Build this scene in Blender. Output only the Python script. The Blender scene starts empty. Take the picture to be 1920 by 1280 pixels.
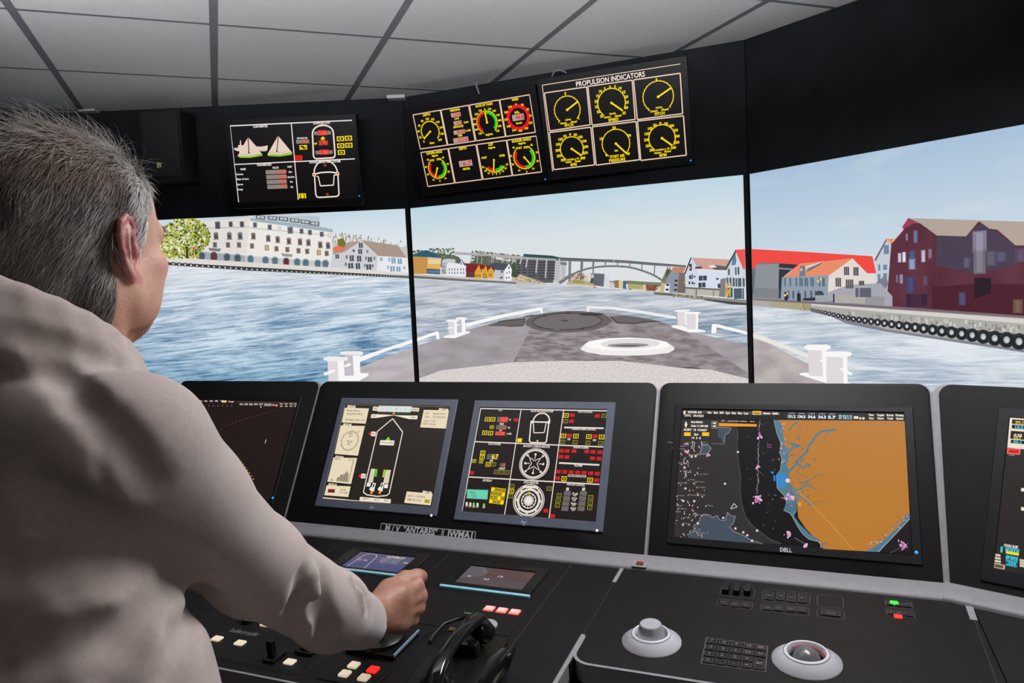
import bpy, bmesh, math, random
import numpy as np
from mathutils import Vector, Matrix

random.seed(7); np.random.seed(7)
SC = bpy.context.scene
COL = SC.collection
PI = math.pi

# ------------------------------------------------------------------ camera
FPX = 1414.3                     # focal length in pixels of the 1920 x 1280 frame
PITCH, ROLL, EYE = math.radians(3.67), math.radians(2.63), 1.60
_f = Vector((0, math.cos(PITCH), -math.sin(PITCH)))
_r0 = Vector((1, 0, 0)); _d0 = _f.cross(_r0)
CR = _r0*math.cos(ROLL) + _d0*math.sin(ROLL)
CD = -_r0*math.sin(ROLL) + _d0*math.cos(ROLL)
EYEP = Vector((0, 0, EYE))
cam = bpy.data.cameras.new('camera'); cam.sensor_width = 36.0; cam.lens = FPX/1920*36
cam.clip_start = 0.02; cam.clip_end = 60
camo = bpy.data.objects.new('camera', cam); COL.objects.link(camo)
camo.matrix_world = Matrix(((CR.x, -CD.x, -_f.x, 0), (CR.y, -CD.y, -_f.y, 0), (CR.z, -CD.z, -_f.z, EYE), (0, 0, 0, 1)))
SC.camera = camo

# ------------------------------------------------------------------ world, lights, exposure
w = bpy.data.worlds.new('world'); SC.world = w; w.use_nodes = True
w.node_tree.nodes['Background'].inputs[0].default_value = (0.6, 0.65, 0.75, 1)
w.node_tree.nodes['Background'].inputs[1].default_value = 0.02
SC.view_settings.view_transform = 'Standard'; SC.view_settings.look = 'None'
SC.view_settings.exposure = 0.0; SC.view_settings.gamma = 1.0; SC.view_settings.use_curve_mapping = False
SC.cycles.max_bounces = 6; SC.cycles.diffuse_bounces = 4; SC.cycles.glossy_bounces = 3
SC.cycles.use_denoising = True

def light(name, typ, loc, target, energy, color=(1, 1, 1), **kw):
    l = bpy.data.lights.new(name, typ); l.energy = energy; l.color = color
    for k, v in kw.items(): setattr(l, k, v)
    o = bpy.data.objects.new(name, l); COL.objects.link(o); o.location = loc
    o.rotation_euler = (Vector(target)-Vector(loc)).to_track_quat('-Z', 'Y').to_euler()
    return o
# added, unseen area lights: a ceiling wash, an overhead fill and a side fill
light('added_ceiling_wash', 'AREA', (-0.35, 1.10, 2.21), (-0.35, 2.05, 2.72), 30, (0.95, 0.96, 1.0), shape='RECTANGLE', size=3.0, size_y=0.05, spread=math.radians(62))  # added to brighten the ceiling, no fixture built
light('added_overhead_fill', 'AREA', (0.65, 1.45, 2.52), (0.25, 1.25, 0.9), 44, (0.98, 0.97, 1.0), shape='RECTANGLE', size=1.0, size_y=0.5)  # added above the frame to brighten sleeve, ledge and desk
light('added_side_fill', 'AREA', (2.15, -1.1, 1.7), (-0.5, 0.8, 1.5), 12, (1.0, 0.90, 0.84), shape='RECTANGLE', size=1.3, size_y=1.9)  # added fill for the man's right side, no doorway there

# ------------------------------------------------------------------ helpers
def lin(c):
    c = c/255.0
    return c/12.92 if c <= 0.04045 else ((c+0.055)/1.055)**2.4
def rgb(r, g, b): return (lin(r), lin(g), lin(b), 1.0)

def ray(x, y): return CR*((x-960)/FPX) + CD*((y-640)/FPX) + _f

class Frame:
    """A flat frame in the room: origin, right, up; its normal looks at the viewer's side."""
    def __init__(s, P, X, Y):
        s.P = Vector(P); s.X = Vector(X).normalized(); s.N = s.X.cross(Vector(Y)).normalized(); s.Y = s.N.cross(s.X)
        s.M = Matrix(((s.X.x, s.Y.x, s.N.x, s.P.x), (s.X.y, s.Y.y, s.N.y, s.P.y), (s.X.z, s.Y.z, s.N.z, s.P.z), (0, 0, 0, 1)))
    def w(s, a, b, c=0): return s.P + s.X*a + s.Y*b + s.N*c
    def hit(s, x, y, c=0.0):
        d = ray(x, y); t = ((s.P+s.N*c-EYEP).dot(s.N))/d.dot(s.N)
        q = EYEP + d*t - s.P
        return (q.dot(s.X), q.dot(s.Y))

ARE = math.radians(-23)
E_ = Vector((math.cos(ARE), math.sin(ARE), 0)); A_ = Vector((-math.sin(ARE), math.cos(ARE), 0))   # along the console; away from the operator
UP = Vector((0, 0, 1))
def C(u, d, z): return E_*u + A_*d + UP*z

def Mx(name, base, rough=0.5, metal=0.0, var=0.0, vscale=40, bump=0.0, bscale=300, spec=0.5, emit=None, es=1.0, coat=0.0, sheen=0.0, sss=0.0):
    m = bpy.data.materials.new(name); m.use_nodes = True; nt = m.node_tree; b = nt.nodes['Principled BSDF']
    b.inputs['Base Color'].default_value = base; b.inputs['Roughness'].default_value = rough; b.inputs['Metallic'].default_value = metal
    b.inputs['Specular IOR Level'].default_value = spec; b.inputs['Coat Weight'].default_value = coat; b.inputs['Sheen Weight'].default_value = sheen
    if sss: b.inputs['Subsurface Weight'].default_value = sss; b.inputs['Subsurface Radius'].default_value = (0.012, 0.005, 0.003); b.inputs['Subsurface Scale'].default_value = 1.0
    tc = nt.nodes.new('ShaderNodeTexCoord')
    if var:
        n = nt.nodes.new('ShaderNodeTexNoise'); n.inputs['Scale'].default_value = vscale; n.inputs['Detail'].default_value = 4
        r = nt.nodes.new('ShaderNodeValToRGB'); k0, k1 = 1-var, 1+var
        r.color_ramp.elements[0].position = 0.3; r.color_ramp.elements[1].position = 0.7
        r.color_ramp.elements[0].color = (base[0]*k0, base[1]*k0, base[2]*k0, 1); r.color_ramp.elements[1].color = (base[0]*k1, base[1]*k1, base[2]*k1, 1)
        nt.links.new(tc.outputs['Object'], n.inputs['Vector']); nt.links.new(n.outputs['Fac'], r.inputs['Fac']); nt.links.new(r.outputs['Color'], b.inputs['Base Color'])
    if bump:
        n2 = nt.nodes.new('ShaderNodeTexNoise'); n2.inputs['Scale'].default_value = bscale; n2.inputs['Detail'].default_value = 3
        bp = nt.nodes.new('ShaderNodeBump'); bp.inputs['Strength'].default_value = bump; bp.inputs['Distance'].default_value = 0.002
        nt.links.new(tc.outputs['Object'], n2.inputs['Vector']); nt.links.new(n2.outputs['Fac'], bp.inputs['Height']); nt.links.new(bp.outputs['Normal'], b.inputs['Normal'])
    if emit: b.inputs['Emission Color'].default_value = emit; b.inputs['Emission Strength'].default_value = es
    return m

def pic_mat(name, strength=1.0, spec=0.25, rough=0.35):
    """lit display: the drawn colour is given off, the dark glass still reflects a little"""
    m = bpy.data.materials.new(name); m.use_nodes = True; nt = m.node_tree; b = nt.nodes['Principled BSDF']
    b.inputs['Base Color'].default_value = (0.004, 0.004, 0.004, 1); b.inputs['Roughness'].default_value = rough; b.inputs['Specular IOR Level'].default_value = spec
    a = nt.nodes.new('ShaderNodeAttribute'); a.attribute_name = 'Col'
    nt.links.new(a.outputs['Color'], b.inputs['Emission Color']); b.inputs['Emission Strength'].default_value = strength
    return m

def empty(name, M=None, parent=None):
    o = bpy.data.objects.new(name, None); COL.objects.link(o); o.empty_display_size = 0.05
    if parent: o.parent = parent
    if M is not None: o.matrix_world = M if not parent else M
    return o
def tag(o, label=None, cat=None, group=None, kind=None):
    if label: o['label'] = label
    if cat: o['category'] = cat
    if group: o['group'] = group
    if kind: o['kind'] = kind
    return o

class MB:
    """collects shapes, then links them as one mesh object"""
    def __init__(s): s.v = []; s.f = []; s.m = []; s.mi = 0; s.T = None
    def add(s, vs, fs):
        o = len(s.v)
        if s.T is not None: vs = [s.T @ Vector(q) for q in vs]
        s.v += [tuple(q) for q in vs]; s.f += [tuple(i+o for i in f) for f in fs]; s.m += [s.mi]*len(fs)
    def loft(s, rings, cap0=True, cap1=True, close=True):
        n = len(rings[0]); vs = [p for r in rings for p in r]; fs = []
        for k in range(len(rings)-1):
            for i in range(n if close else n-1):
                j = (i+1) % n; fs.append((k*n+i, k*n+j, (k+1)*n+j, (k+1)*n+i))
        if cap0: fs.append(tuple(range(n-1, -1, -1)))
        if cap1: fs.append(tuple((len(rings)-1)*n+i for i in range(n)))
        s.add(vs, fs)
    def box(s, x0, x1, y0, y1, z0, z1, bev=0.0):
        if bev <= 0:
            s.loft([[(x0, y0, z), (x1, y0, z), (x1, y1, z), (x0, y1, z)] for z in (z0, z1)])
        else: s.rslab(x0, x1, y0, y1, z0, z1, bev*1.5, bev)
    def rslab(s, x0, x1, y0, y1, z0, z1, r=0.01, bev=0.002, n=4, bottom=False):
        """slab with rounded plan corners and a softened top edge"""
        def ring(i, z):
            rr = max(r-i, 0.0004); pts = []
            for cx, cy, a0 in ((x1-i-rr, y1-i-rr, 0), (x0+i+rr, y1-i-rr, 90), (x0+i+rr, y0+i+rr, 180), (x1-i-rr, y0+i+rr, 270)):
                for k in range(n+1):
                    a = math.radians(a0+90*k/n); pts.append((cx+rr*math.cos(a), cy+rr*math.sin(a), z))
            return pts
        rings = ([ring(bev, z0), ring(0, z0+bev)] if bottom else [ring(0, z0)]) + [ring(0, z1-bev), ring(bev*0.3, z1-bev*0.3), ring(bev, z1)]
        s.loft(rings)
    def rframe(s, ox0, ox1, oy0, oy1, ix0, ix1, iy0, iy1, z0, z1, r=0.004, inner_drop=0.004):
        """picture-frame bezel"""
        O = lambda z, i=0: [(ox0+i, oy0+i, z), (ox1-i, oy0+i, z), (ox1-i, oy1-i, z), (ox0+i, oy1-i, z)]
        I = lambda z, i=0: [(ix0-i, iy0-i, z), (ix1+i, iy0-i, z), (ix1+i, iy1+i, z), (ix0-i, iy1+i, z)]
        b = min(0.002, (z1-z0)*0.4)
        s.loft([O(z0), O(z1-b), O(z1, b), I(z1, b*0.5), I(z1-b, 0), I(z0)], cap0=False, cap1=False)
    def prism(s, poly, z0, z1): s.loft([[(x, y, z) for x, y in poly] for z in (z0, z1)])
    def tube(s, pts, r, seg=8, cap=True):
        pts = [Vector(p) for p in pts]; rs = r if isinstance(r, (list, tuple)) else [r]*len(pts)
        t0 = (pts[1]-pts[0]).normalized(); nrm = t0.orthogonal().normalized(); rings = []
        for i, p in enumerate(pts):
            t = (pts[min(i+1, len(pts)-1)]-pts[max(i-1, 0)]).normalized()
            nrm = (nrm - t*nrm.dot(t)).normalized(); b = t.cross(nrm)
            rings.append([tuple(p+(nrm*math.cos(2*PI*k/seg)+b*math.sin(2*PI*k/seg))*rs[i]) for k in range(seg)])
        s.loft(rings, cap, cap)
    def lathe(s, prof, c=(0, 0, 0), seg=32, cap0=True, cap1=True):
        s.loft([[(c[0]+r*math.cos(2*PI*k/seg), c[1]+r*math.sin(2*PI*k/seg), c[2]+z) for k in range(seg)] for r, z in prof], cap0, cap1)
    def sphere(s, c, r, seg=16, ry=None, rz=None):
        ry = ry or r; rz = rz or r; n = max(4, seg//2)
        rings = [[(c[0]+r*max(math.sin(PI*i/n), 1e-3)*math.cos(2*PI*k/seg), c[1]+ry*max(math.sin(PI*i/n), 1e-3)*math.sin(2*PI*k/seg), c[2]-rz*math.cos(PI*i/n)) for k in range(seg)] for i in range(n+1)]
        s.loft(rings)
    def build(s, name, mats, parent=None, smooth=False, M=None, auto=35):
        me = bpy.data.meshes.new(name); me.from_pydata(s.v, [], s.f)
        mats = mats if isinstance(mats, (list, tuple)) else [mats]
        for m in mats: me.materials.append(m)
        if len(mats) > 1: me.polygons.foreach_set('material_index', s.m)
        me.update()
        if smooth:
            me.polygons.foreach_set('use_smooth', [True]*len(me.polygons))
            if auto: me.set_sharp_from_angle(angle=math.radians(auto))
        o = bpy.data.objects.new(name, me); COL.objects.link(o)
        if parent: o.parent = parent
        if M is not None: o.matrix_world = M
        return o

# ------------------------------------------------------------------ flat drawings on displays and plates
_tc = {}
def glyphs(s, bold):
    k = (s, bold)
    if k not in _tc:
        cu = bpy.data.curves.new('t', 'FONT'); cu.body = s; cu.size = 1.0; cu.resolution_u = 2; cu.offset = bold; cu.align_x = 'CENTER'; cu.align_y = 'CENTER'
        o = bpy.data.objects.new('t', cu); me = o.to_mesh()
        _tc[k] = ([(v.co.x, v.co.y) for v in me.vertices], [tuple(p.vertices) for p in me.polygons])
        o.to_mesh_clear(); bpy.data.objects.remove(o); bpy.data.curves.remove(cu)
    return _tc[k]

def clip_rect(pts, r):
    for ax, lim, sg in ((0, r[0], 1), (0, r[1], -1), (1, r[2], 1), (1, r[3], -1)):
        out = []
        for i in range(len(pts)):
            p, q = pts[i], pts[(i+1) % len(pts)]; a, b = (p[ax]-lim)*sg, (q[ax]-lim)*sg
            if a >= 0: out.append(p)
            if (a >= 0) != (b >= 0): t = a/(a-b); out.append((p[0]+(q[0]-p[0])*t, p[1]+(q[1]-p[1])*t))
        pts = out
        if len(pts) < 3: return []
    return pts

class Pic:
    """draws flat coloured shapes in a Frame; every shape sits a hair above the one under it"""
    DZ = 0.00015; clip = None; inc = 2.5e-7; n = 0
    def __init__(s, fr, zmap=None, centre=None, c0=0.0):
        s.fr = fr; s.z = zmap or (lambda x, y: (x, y)); s.c0 = c0
        s.v = []; s.f = []; s.c = []
        if centre:
            a = fr.hit(*centre, c0); b = fr.hit(centre[0]+1, centre[1], c0); d = fr.hit(centre[0], centre[1]+1, c0)
            x0 = s.z(0, 0); x1 = s.z(1, 0); s.zk = x1[0]-x0[0]
            s.kx = math.hypot(b[0]-a[0], b[1]-a[1])*s.zk; s.ky = math.hypot(d[0]-a[0], d[1]-a[1])*s.zk
    def p(s, q): return s.fr.hit(*s.z(*q), s.c0)
    def lpoly(s, pts, col, L=0):
        if s.clip: pts = clip_rect(pts, s.clip)
        if len(pts) < 3: return
        o = len(s.v); z = s.c0 + L*s.DZ + s.n*s.inc; s.n += 1
        s.v += [(a, b, z) for a, b in pts]; s.f.append(tuple(range(o, o+len(pts)))); s.c.append(rgb(*col))
    def poly(s, pts, col, L=0): s.lpoly([s.p(q) for q in pts], col, L)
    def rect(s, x0, y0, x1, y1, col, L=0): s.poly([(x0, y0), (x1, y0), (x1, y1), (x0, y1)], col, L)
    def lrect(s, c, w, h, col, L=0): a, b = c; s.lpoly([(a-w/2, b-h/2), (a+w/2, b-h/2), (a+w/2, b+h/2), (a-w/2, b+h/2)], col, L)
    def box(s, q, w, h, col, L=0): s.lrect(s.p(q), w*s.kx, h*s.ky, col, L)            # centre in zoom px, size in zoom px
    def obox(s, q, w, h, col, inner, t=0.16, L=0, mark=None):
        s.box(q, w, h, col, L); s.box(q, w*(1-2*t), h*(1-2.4*t), inner, L+1)
        if mark: s.box(q, w*0.3, h*0.25, mark, L+2)
    def lline(s, a, b, w, col, L=0):
        dx, dy = b[0]-a[0], b[1]-a[1]; l = math.hypot(dx, dy) or 1e-9; nx, ny = -dy/l*w/2, dx/l*w/2
        s.lpoly([(a[0]-nx, a[1]-ny), (b[0]-nx, b[1]-ny), (b[0]+nx, b[1]+ny), (a[0]+nx, a[1]+ny)], col, L)
    def line(s, pts, w, col, L=0, closed=False):
        q = [s.p(x) for x in pts]
        if closed: q.append(q[0])
        for a, b in zip(q, q[1:]): s.lline(a, b, w*s.kx, col, L)
    def arc(s, c, r, a0, a1, w, col, L=0, n=36, loc=False):
        """angles in degrees, clockwise from up, as on a dial; r and w in zoom px"""
        cx, cy = c if loc else s.p(c); R = r*s.kx; W = w*s.kx/2
        for i in range(n):
            t0, t1 = (math.radians(a0+(a1-a0)*k/n) for k in (i, i+1))
            s.lpoly([(cx+(R+o)*math.sin(t), cy+(R+o)*math.cos(t)) for t, o in ((t0, -W), (t1, -W), (t1, W), (t0, W))], col, L)
    def disc(s, c, r, col, L=0, n=14, ry=None, loc=False):
        cx, cy = c if loc else s.p(c)
        s.lpoly([(cx+r*s.kx*math.cos(2*PI*k/n), cy+(ry or r)*s.kx*math.sin(2*PI*k/n)) for k in range(n)], col, L)
    def text(s, q, t, h, col, L=3, bold=0.02, wmax=None, sx=1.0, rot=0.0, loc=False):
        """h: cap height in zoom px; wmax: squeeze to this width in zoom px"""
        vs, fs = glyphs(t, bold)
        if not vs: return
        cx, cy = q if loc else s.p(q); k = h*s.ky/0.7; kx = k*sx
        xs = [v[0] for v in vs]; wd = (max(xs)-min(xs))*kx
        if wmax: kx *= min(1.6, wmax*s.kx/max(wd, 1e-9))
        s.n += 1; o = len(s.v); z = s.c0+L*s.DZ+s.n*s.inc; cr, sr = math.cos(rot), math.sin(rot); mx = (max(xs)+min(xs))/2
        s.v += [(cx+(x-mx)*kx*cr-y*k*sr, cy+(x-mx)*kx*sr+y*k*cr, z) for x, y in vs]
        s.f += [tuple(i+o for i in f) for f in fs]; s.c += [rgb(*col)]*len(fs)
    def flush(s, name, mat, parent=None, M=None):
        me = bpy.data.meshes.new(name); me.from_pydata(s.v, [], s.f); me.materials.append(mat)
        at = me.color_attributes.new('Col', 'FLOAT_COLOR', 'CORNER'); buf = []
        for f, c in zip(s.f, s.c): buf += list(c)*len(f)
        at.data.foreach_set('color', buf); me.update()
        o = bpy.data.objects.new(name, me); COL.objects.link(o)
        if parent: o.parent = parent
        if M is not None: o.matrix_world = M
        s.v = []; s.f = []; s.c = []; s.n = 0
        return o

def zoom(x0, y0, k): return lambda a, b: (x0+a/k, y0+b/k)

# ------------------------------------------------------------------ materials
M_ = dict(
    wall=Mx('matt black wall', (0.010, 0.011, 0.0135, 1), 0.85, var=0.25, vscale=6, bump=0.15, bscale=500, spec=0.2),
    tile=Mx('mineral fibre ceiling tile', (0.60, 0.59, 0.59, 1), 0.95, var=0.05, vscale=120, bump=0.5, bscale=700, spec=0.1),
    tee=Mx('grey ceiling tee', (0.15, 0.155, 0.17, 1), 0.6, var=0.1, vscale=15),
    floor=Mx('dark floor covering', (0.03, 0.03, 0.035, 1), 0.7, var=0.3, vscale=80),
    black=Mx('black console laminate', (0.0058, 0.0050, 0.0050, 1), 0.55, var=0.2, vscale=30, bump=0.08, bscale=900, spec=0.18),
    plate=Mx('satin black plate', (0.0068, 0.0062, 0.0062, 1), 0.5, var=0.15, vscale=50, bump=0.05, bscale=900, spec=0.2),
    gloss=Mx('glossy black plastic', (0.006, 0.006, 0.007, 1), 0.12, var=0.1, vscale=30, spec=0.6),
    pitch=Mx('deep black plastic', (0.004, 0.004, 0.004, 1), 0.35, var=0.1, vscale=30, spec=0.3),
    grey=Mx('grey painted metal', (0.19, 0.186, 0.195, 1), 0.55, var=0.06, vscale=60, bump=0.35, bscale=900),
    trim=Mx('light grey edge trim', (0.22, 0.217, 0.228, 1), 0.45, var=0.08, vscale=60),
    seam=Mx('black joint', (0.003, 0.003, 0.003, 1), 0.8, var=0.1),
    bezel=Mx('black monitor plastic', (0.008, 0.008, 0.009, 1), 0.45, var=0.1, vscale=60, spec=0.25),
    blue_bezel=Mx('blue grey monitor plastic', (0.095, 0.108, 0.142, 1), 0.35, var=0.06, vscale=80),
    white=Mx('white plastic', (0.54, 0.54, 0.58, 1), 0.35, var=0.03, vscale=60),
    silver=Mx('silver knob', (0.42, 0.43, 0.46, 1), 0.35, metal=0.3, var=0.05, vscale=80),
    pic=pic_mat('display picture'),
    print=Mx('grey print', (0.34, 0.33, 0.34, 1), 0.6, var=0.05),
    led_blue=Mx('blue power light', (0.02, 0.1, 0.3, 1), 0.3, emit=rgb(40, 150, 255), es=1.2),
    led_white=Mx('white power light', (0.3, 0.3, 0.3, 1), 0.3, emit=rgb(255, 215, 220), es=1.0),
    led_red=Mx('red lamp', (0.3, 0.01, 0.01, 1), 0.3, emit=rgb(255, 40, 25), es=1.0),
    led_green=Mx('green lamp', (0.02, 0.3, 0.02, 1), 0.3, emit=rgb(40, 240, 60), es=1.0),
    lit_warm=Mx('warm lit push button', (0.4, 0.38, 0.3, 1), 0.35, emit=rgb(222, 200, 172), es=0.7, var=0.05),
    lit_pink=Mx('pink lit push button', (0.4, 0.3, 0.3, 1), 0.35, emit=rgb(206, 166, 156), es=0.75, var=0.05),
    lit_rim=Mx('salmon button rim', (0.4, 0.15, 0.12, 1), 0.4, emit=rgb(224, 84, 72), es=0.8),
    cyan=Mx('painted cyan reflection', (0.22, 0.47, 0.56, 1), 0.5, var=0.05, vscale=60),
)
# ------------------------------------------------------------------ room shell
CEIL = 2.55
PTS = [(-3.46, -2.6), (-3.46, 2.95), (-2.05, 3.67), (-0.47, 3.67), (0.97, 3.045), (2.00, 1.66), (2.30, 0.10), (2.30, -2.6)]
NAMES = ['wall_left', 'wall_corner_left', 'wall_front_left', 'wall_front', 'wall_front_right', 'wall_corner_right', 'wall_right', 'wall_back']
for i, nm in enumerate(NAMES):
    a, b = Vector((*PTS[i], 0)), Vector((*PTS[(i+1) % len(PTS)], 0))
    d = (b-a).normalized(); nrm = Vector((d.y, -d.x, 0))      # into the room
    mb = MB(); t = 0.08
    if nm in ('wall_front', 'wall_front_left', 'wall_front_right'): base = 0.006
    else: base = 0.0
    p = [a-nrm*base, b-nrm*base, b-nrm*(base+t)+d*0.0, a-nrm*(base+t)]
    mb.prism([(q.x, q.y) for q in p], 0, CEIL+0.06)
    tag(mb.build(nm, M_['wall']), kind='structure')
mb = MB(); mb.prism(PTS, -0.06, 0.0); tag(mb.build('floor', M_['floor']), kind='structure')

def clip(poly, pts):
    """cut a convex polygon to the (convex) room outline"""
    n = len(pts)
    for i in range(n):
        a, b = pts[i], pts[(i+1) % n]; ex, ey = b[0]-a[0], b[1]-a[1]
        side = lambda q: -(ex*(q[1]-a[1])-ey*(q[0]-a[0]))
        out = []
        for j in range(len(poly)):
            p, q = poly[j], poly[(j+1) % len(poly)]; sp, sq = side(p), side(q)
            if sp >= 0: out.append(p)
            if (sp >= 0) != (sq >= 0):
                t = sp/(sp-sq); out.append((p[0]+(q[0]-p[0])*t, p[1]+(q[1]-p[1])*t))
        poly = out
        if len(poly) < 3: return []
    return poly

mb = MB(); mb.prism(PTS, CEIL+0.012, CEIL+0.06)
ceiling = tag(mb.build('ceiling', M_['seam']), kind='structure')
# suspended grid, taken from the crossings seen in the photograph
GA = math.radians(20.6); GU = (math.cos(GA), math.sin(GA)); GV = (-0.361, 0.9326)
GO = (-1.512, 2.415); SU, SV = 0.588, 0.652
gp = lambda i, j: (GO[0]+GU[0]*i*SU+GV[0]*j*SV, GO[1]+GU[1]*i*SU+GV[1]*j*SV)
sgn = [PTS[k] for k in range(len(PTS))]
g = 0.008
for i in range(-5, 9):
    for j in range(-9, 4):
        o = gp(i, j); q = []
        for a, b in ((g, g), (SU-g, g), (SU-g, SV-g), (g, SV-g)):
            q.append((o[0]+GU[0]*a+GV[0]*b, o[1]+GU[1]*a+GV[1]*b))
        q = clip(q, PTS)
        if len(q) < 3: continue
        ar = abs(sum(q[k][0]*q[(k+1) % len(q)][1]-q[(k+1) % len(q)][0]*q[k][1] for k in range(len(q))))/2
        if ar < 0.004: continue
        mb = MB(); mb.prism(q, CEIL+0.004, CEIL+0.012); mb.build('ceiling_tile', M_['tile'], ceiling)
for i in range(-5, 10):
    a, b = gp(i, -9), gp(i, 4); wd = 0.0125
    q = clip([(a[0]-GU[0]*wd, a[1]-GU[1]*wd), (a[0]+GU[0]*wd, a[1]+GU[1]*wd), (b[0]+GU[0]*wd, b[1]+GU[1]*wd), (b[0]-GU[0]*wd, b[1]-GU[1]*wd)], PTS)
    if len(q) > 2:
        mb = MB(); mb.prism(q, CEIL+0.0025, CEIL+0.006); mb.build('ceiling_tee', M_['tee'], ceiling)
for j in range(-9, 5):
    a, b = gp(-5, j), gp(10, j); wd = 0.0085
    q = clip([(a[0]-GV[0]*wd, a[1]-GV[1]*wd), (a[0]+GV[0]*wd, a[1]+GV[1]*wd), (b[0]+GV[0]*wd, b[1]+GV[1]*wd), (b[0]-GV[0]*wd, b[1]-GV[1]*wd)], PTS)
    if len(q) > 2:
        mb = MB(); mb.prism(q, CEIL+0.0030, CEIL+0.006); mb.build('ceiling_cross_tee', M_['tee'], ceiling)

# ------------------------------------------------------------------ the three big display screens
def heading(d): return Vector((math.cos(math.radians(d)), math.sin(math.radians(d)), 0))
S1, S2 = Vector((-0.47, 3.67, 2.03)), Vector((0.97, 3.045, 2.03))
FL = Frame(S1, heading(0), UP); FM = Frame(S1, S2-S1, UP); FR = Frame(S2, heading(-53.4), UP)
WM = (S2-S1).length

def nodes(m): return m.node_tree.nodes, m.node_tree.links
def ramp_y(nt, y0, y1, stops):
    """colour by height on the display"""
    N, L = nt.nodes, nt.links
    tc = N.new('ShaderNodeTexCoord'); sp = N.new('ShaderNodeSeparateXYZ'); mr = N.new('ShaderNodeMapRange'); r = N.new('ShaderNodeValToRGB')
    mr.inputs[1].default_value = y0; mr.inputs[2].default_value = y1
    L.new(tc.outputs['Object'], sp.inputs[0]); L.new(sp.outputs['Y'], mr.inputs[0]); L.new(mr.outputs[0], r.inputs[0])
    e = r.color_ramp.elements
    e[0].position, e[0].color = stops[0][0], rgb(*stops[0][1]); e[1].position, e[1].color = stops[-1][0], rgb(*stops[-1][1])
    for p, c in stops[1:-1]: x = e.new(p); x.color = rgb(*c)
    return r, sp
def display_mat(name):
    m = bpy.data.materials.new(name); m.use_nodes = True; b = m.node_tree.nodes['Principled BSDF']
    b.inputs['Base Color'].default_value = (0.01, 0.01, 0.01, 1); b.inputs['Roughness'].default_value = 0.45; b.inputs['Specular IOR Level'].default_value = 0.1
    b.inputs['Emission Strength'].default_value = 1.0
    return m, m.node_tree, b
def sky_mat(name, y0, y1, stops):
    m, nt, b = display_mat(name); r, sp = ramp_y(nt, y0, y1, stops)
    tc = nt.nodes.new('ShaderNodeTexCoord'); mp = nt.nodes.new('ShaderNodeMapping'); mp.inputs['Scale'].default_value = (1.2, 5, 1)
    n = nt.nodes.new('ShaderNodeTexNoise'); n.inputs['Scale'].default_value = 2.2; n.inputs['Detail'].default_value = 4
    r2 = nt.nodes.new('ShaderNodeValToRGB'); r2.color_ramp.elements[0].position = 0.55; r2.color_ramp.elements[1].position = 0.75; r2.color_ramp.elements[1].color = (0.22, 0.22, 0.22, 1)
    mx = nt.nodes.new('ShaderNodeMixRGB'); mx.inputs[2].default_value = rgb(226, 230, 232)
    L = nt.links; L.new(tc.outputs['Object'], mp.inputs[0]); L.new(mp.outputs[0], n.inputs['Vector']); L.new(n.outputs['Fac'], r2.inputs[0])
    L.new(r2.outputs[0], mx.inputs[0]); L.new(r.outputs[0], mx.inputs[1]); L.new(mx.outputs[0], b.inputs['Emission Color'])
    return m
def water_mat(name, hz, y0, y1, dark, light_, k=1.0, lo=0.36, hi=0.62):
    """display picture of a ruffled sea: noise laid out along a water plane seen towards its horizon at height hz"""
    m, nt, b = display_mat(name); N, L = nt.nodes, nt.links
    rd, sp = ramp_y(nt, y0, y1, dark); rl, _ = ramp_y(nt, y0, y1, light_)
    def math_(op, a, bb):
        x = N.new('ShaderNodeMath'); x.operation = op
        for i, q in enumerate((a, bb)):
            if hasattr(q, 'links'): L.new(q, x.inputs[i])
            else: x.inputs[i].default_value = q
        return x.outputs[0]
    t = math_('MAXIMUM', math_('SUBTRACT', hz, sp.outputs['Y']), 0.035)
    vx = math_('DIVIDE', sp.outputs['X'], t); vy = math_('DIVIDE', 1.0, t)
    cb = N.new('ShaderNodeCombineXYZ')
    L.new(math_('MULTIPLY', vx, 0.55*k), cb.inputs[0]); L.new(math_('MULTIPLY', vy, 1.0*k), cb.inputs[1])
    n1 = N.new('ShaderNodeTexNoise'); n1.inputs['Scale'].default_value = 1.3; n1.inputs['Detail'].default_value = 10; n1.inputs['Roughness'].default_value = 0.70; n1.inputs['Distortion'].default_value = 0.6
    L.new(cb.outputs[0], n1.inputs['Vector'])
    r1 = N.new('ShaderNodeValToRGB'); r1.color_ramp.elements[0].position = lo; r1.color_ramp.elements[1].position = hi
    cb2 = N.new('ShaderNodeCombineXYZ'); L.new(math_('MULTIPLY', sp.outputs['X'], 5.5), cb2.inputs[0]); L.new(math_('MULTIPLY', math_('ADD', sp.outputs['Y'], math_('MULTIPLY', sp.outputs['X'], -0.06)), 95.0), cb2.inputs[1])
    n2 = N.new('ShaderNodeTexNoise'); n2.inputs['Scale'].default_value = 1.0; n2.inputs['Detail'].default_value = 8; n2.inputs['Roughness'].default_value = 0.68
    L.new(cb2.outputs[0], n2.inputs['Vector'])
    mixf = math_('ADD', math_('MULTIPLY', n1.outputs['Fac'], 0.55), math_('MULTIPLY', n2.outputs['Fac'], 0.45))
    L.new(mixf, r1.inputs[0])
    mx = N.new('ShaderNodeMixRGB'); L.new(r1.outputs[0], mx.inputs[0]); L.new(rd.outputs[0], mx.inputs[1]); L.new(rl.outputs[0], mx.inputs[2])
    L.new(mx.outputs[0], b.inputs['Emission Color'])
    return m
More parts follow.
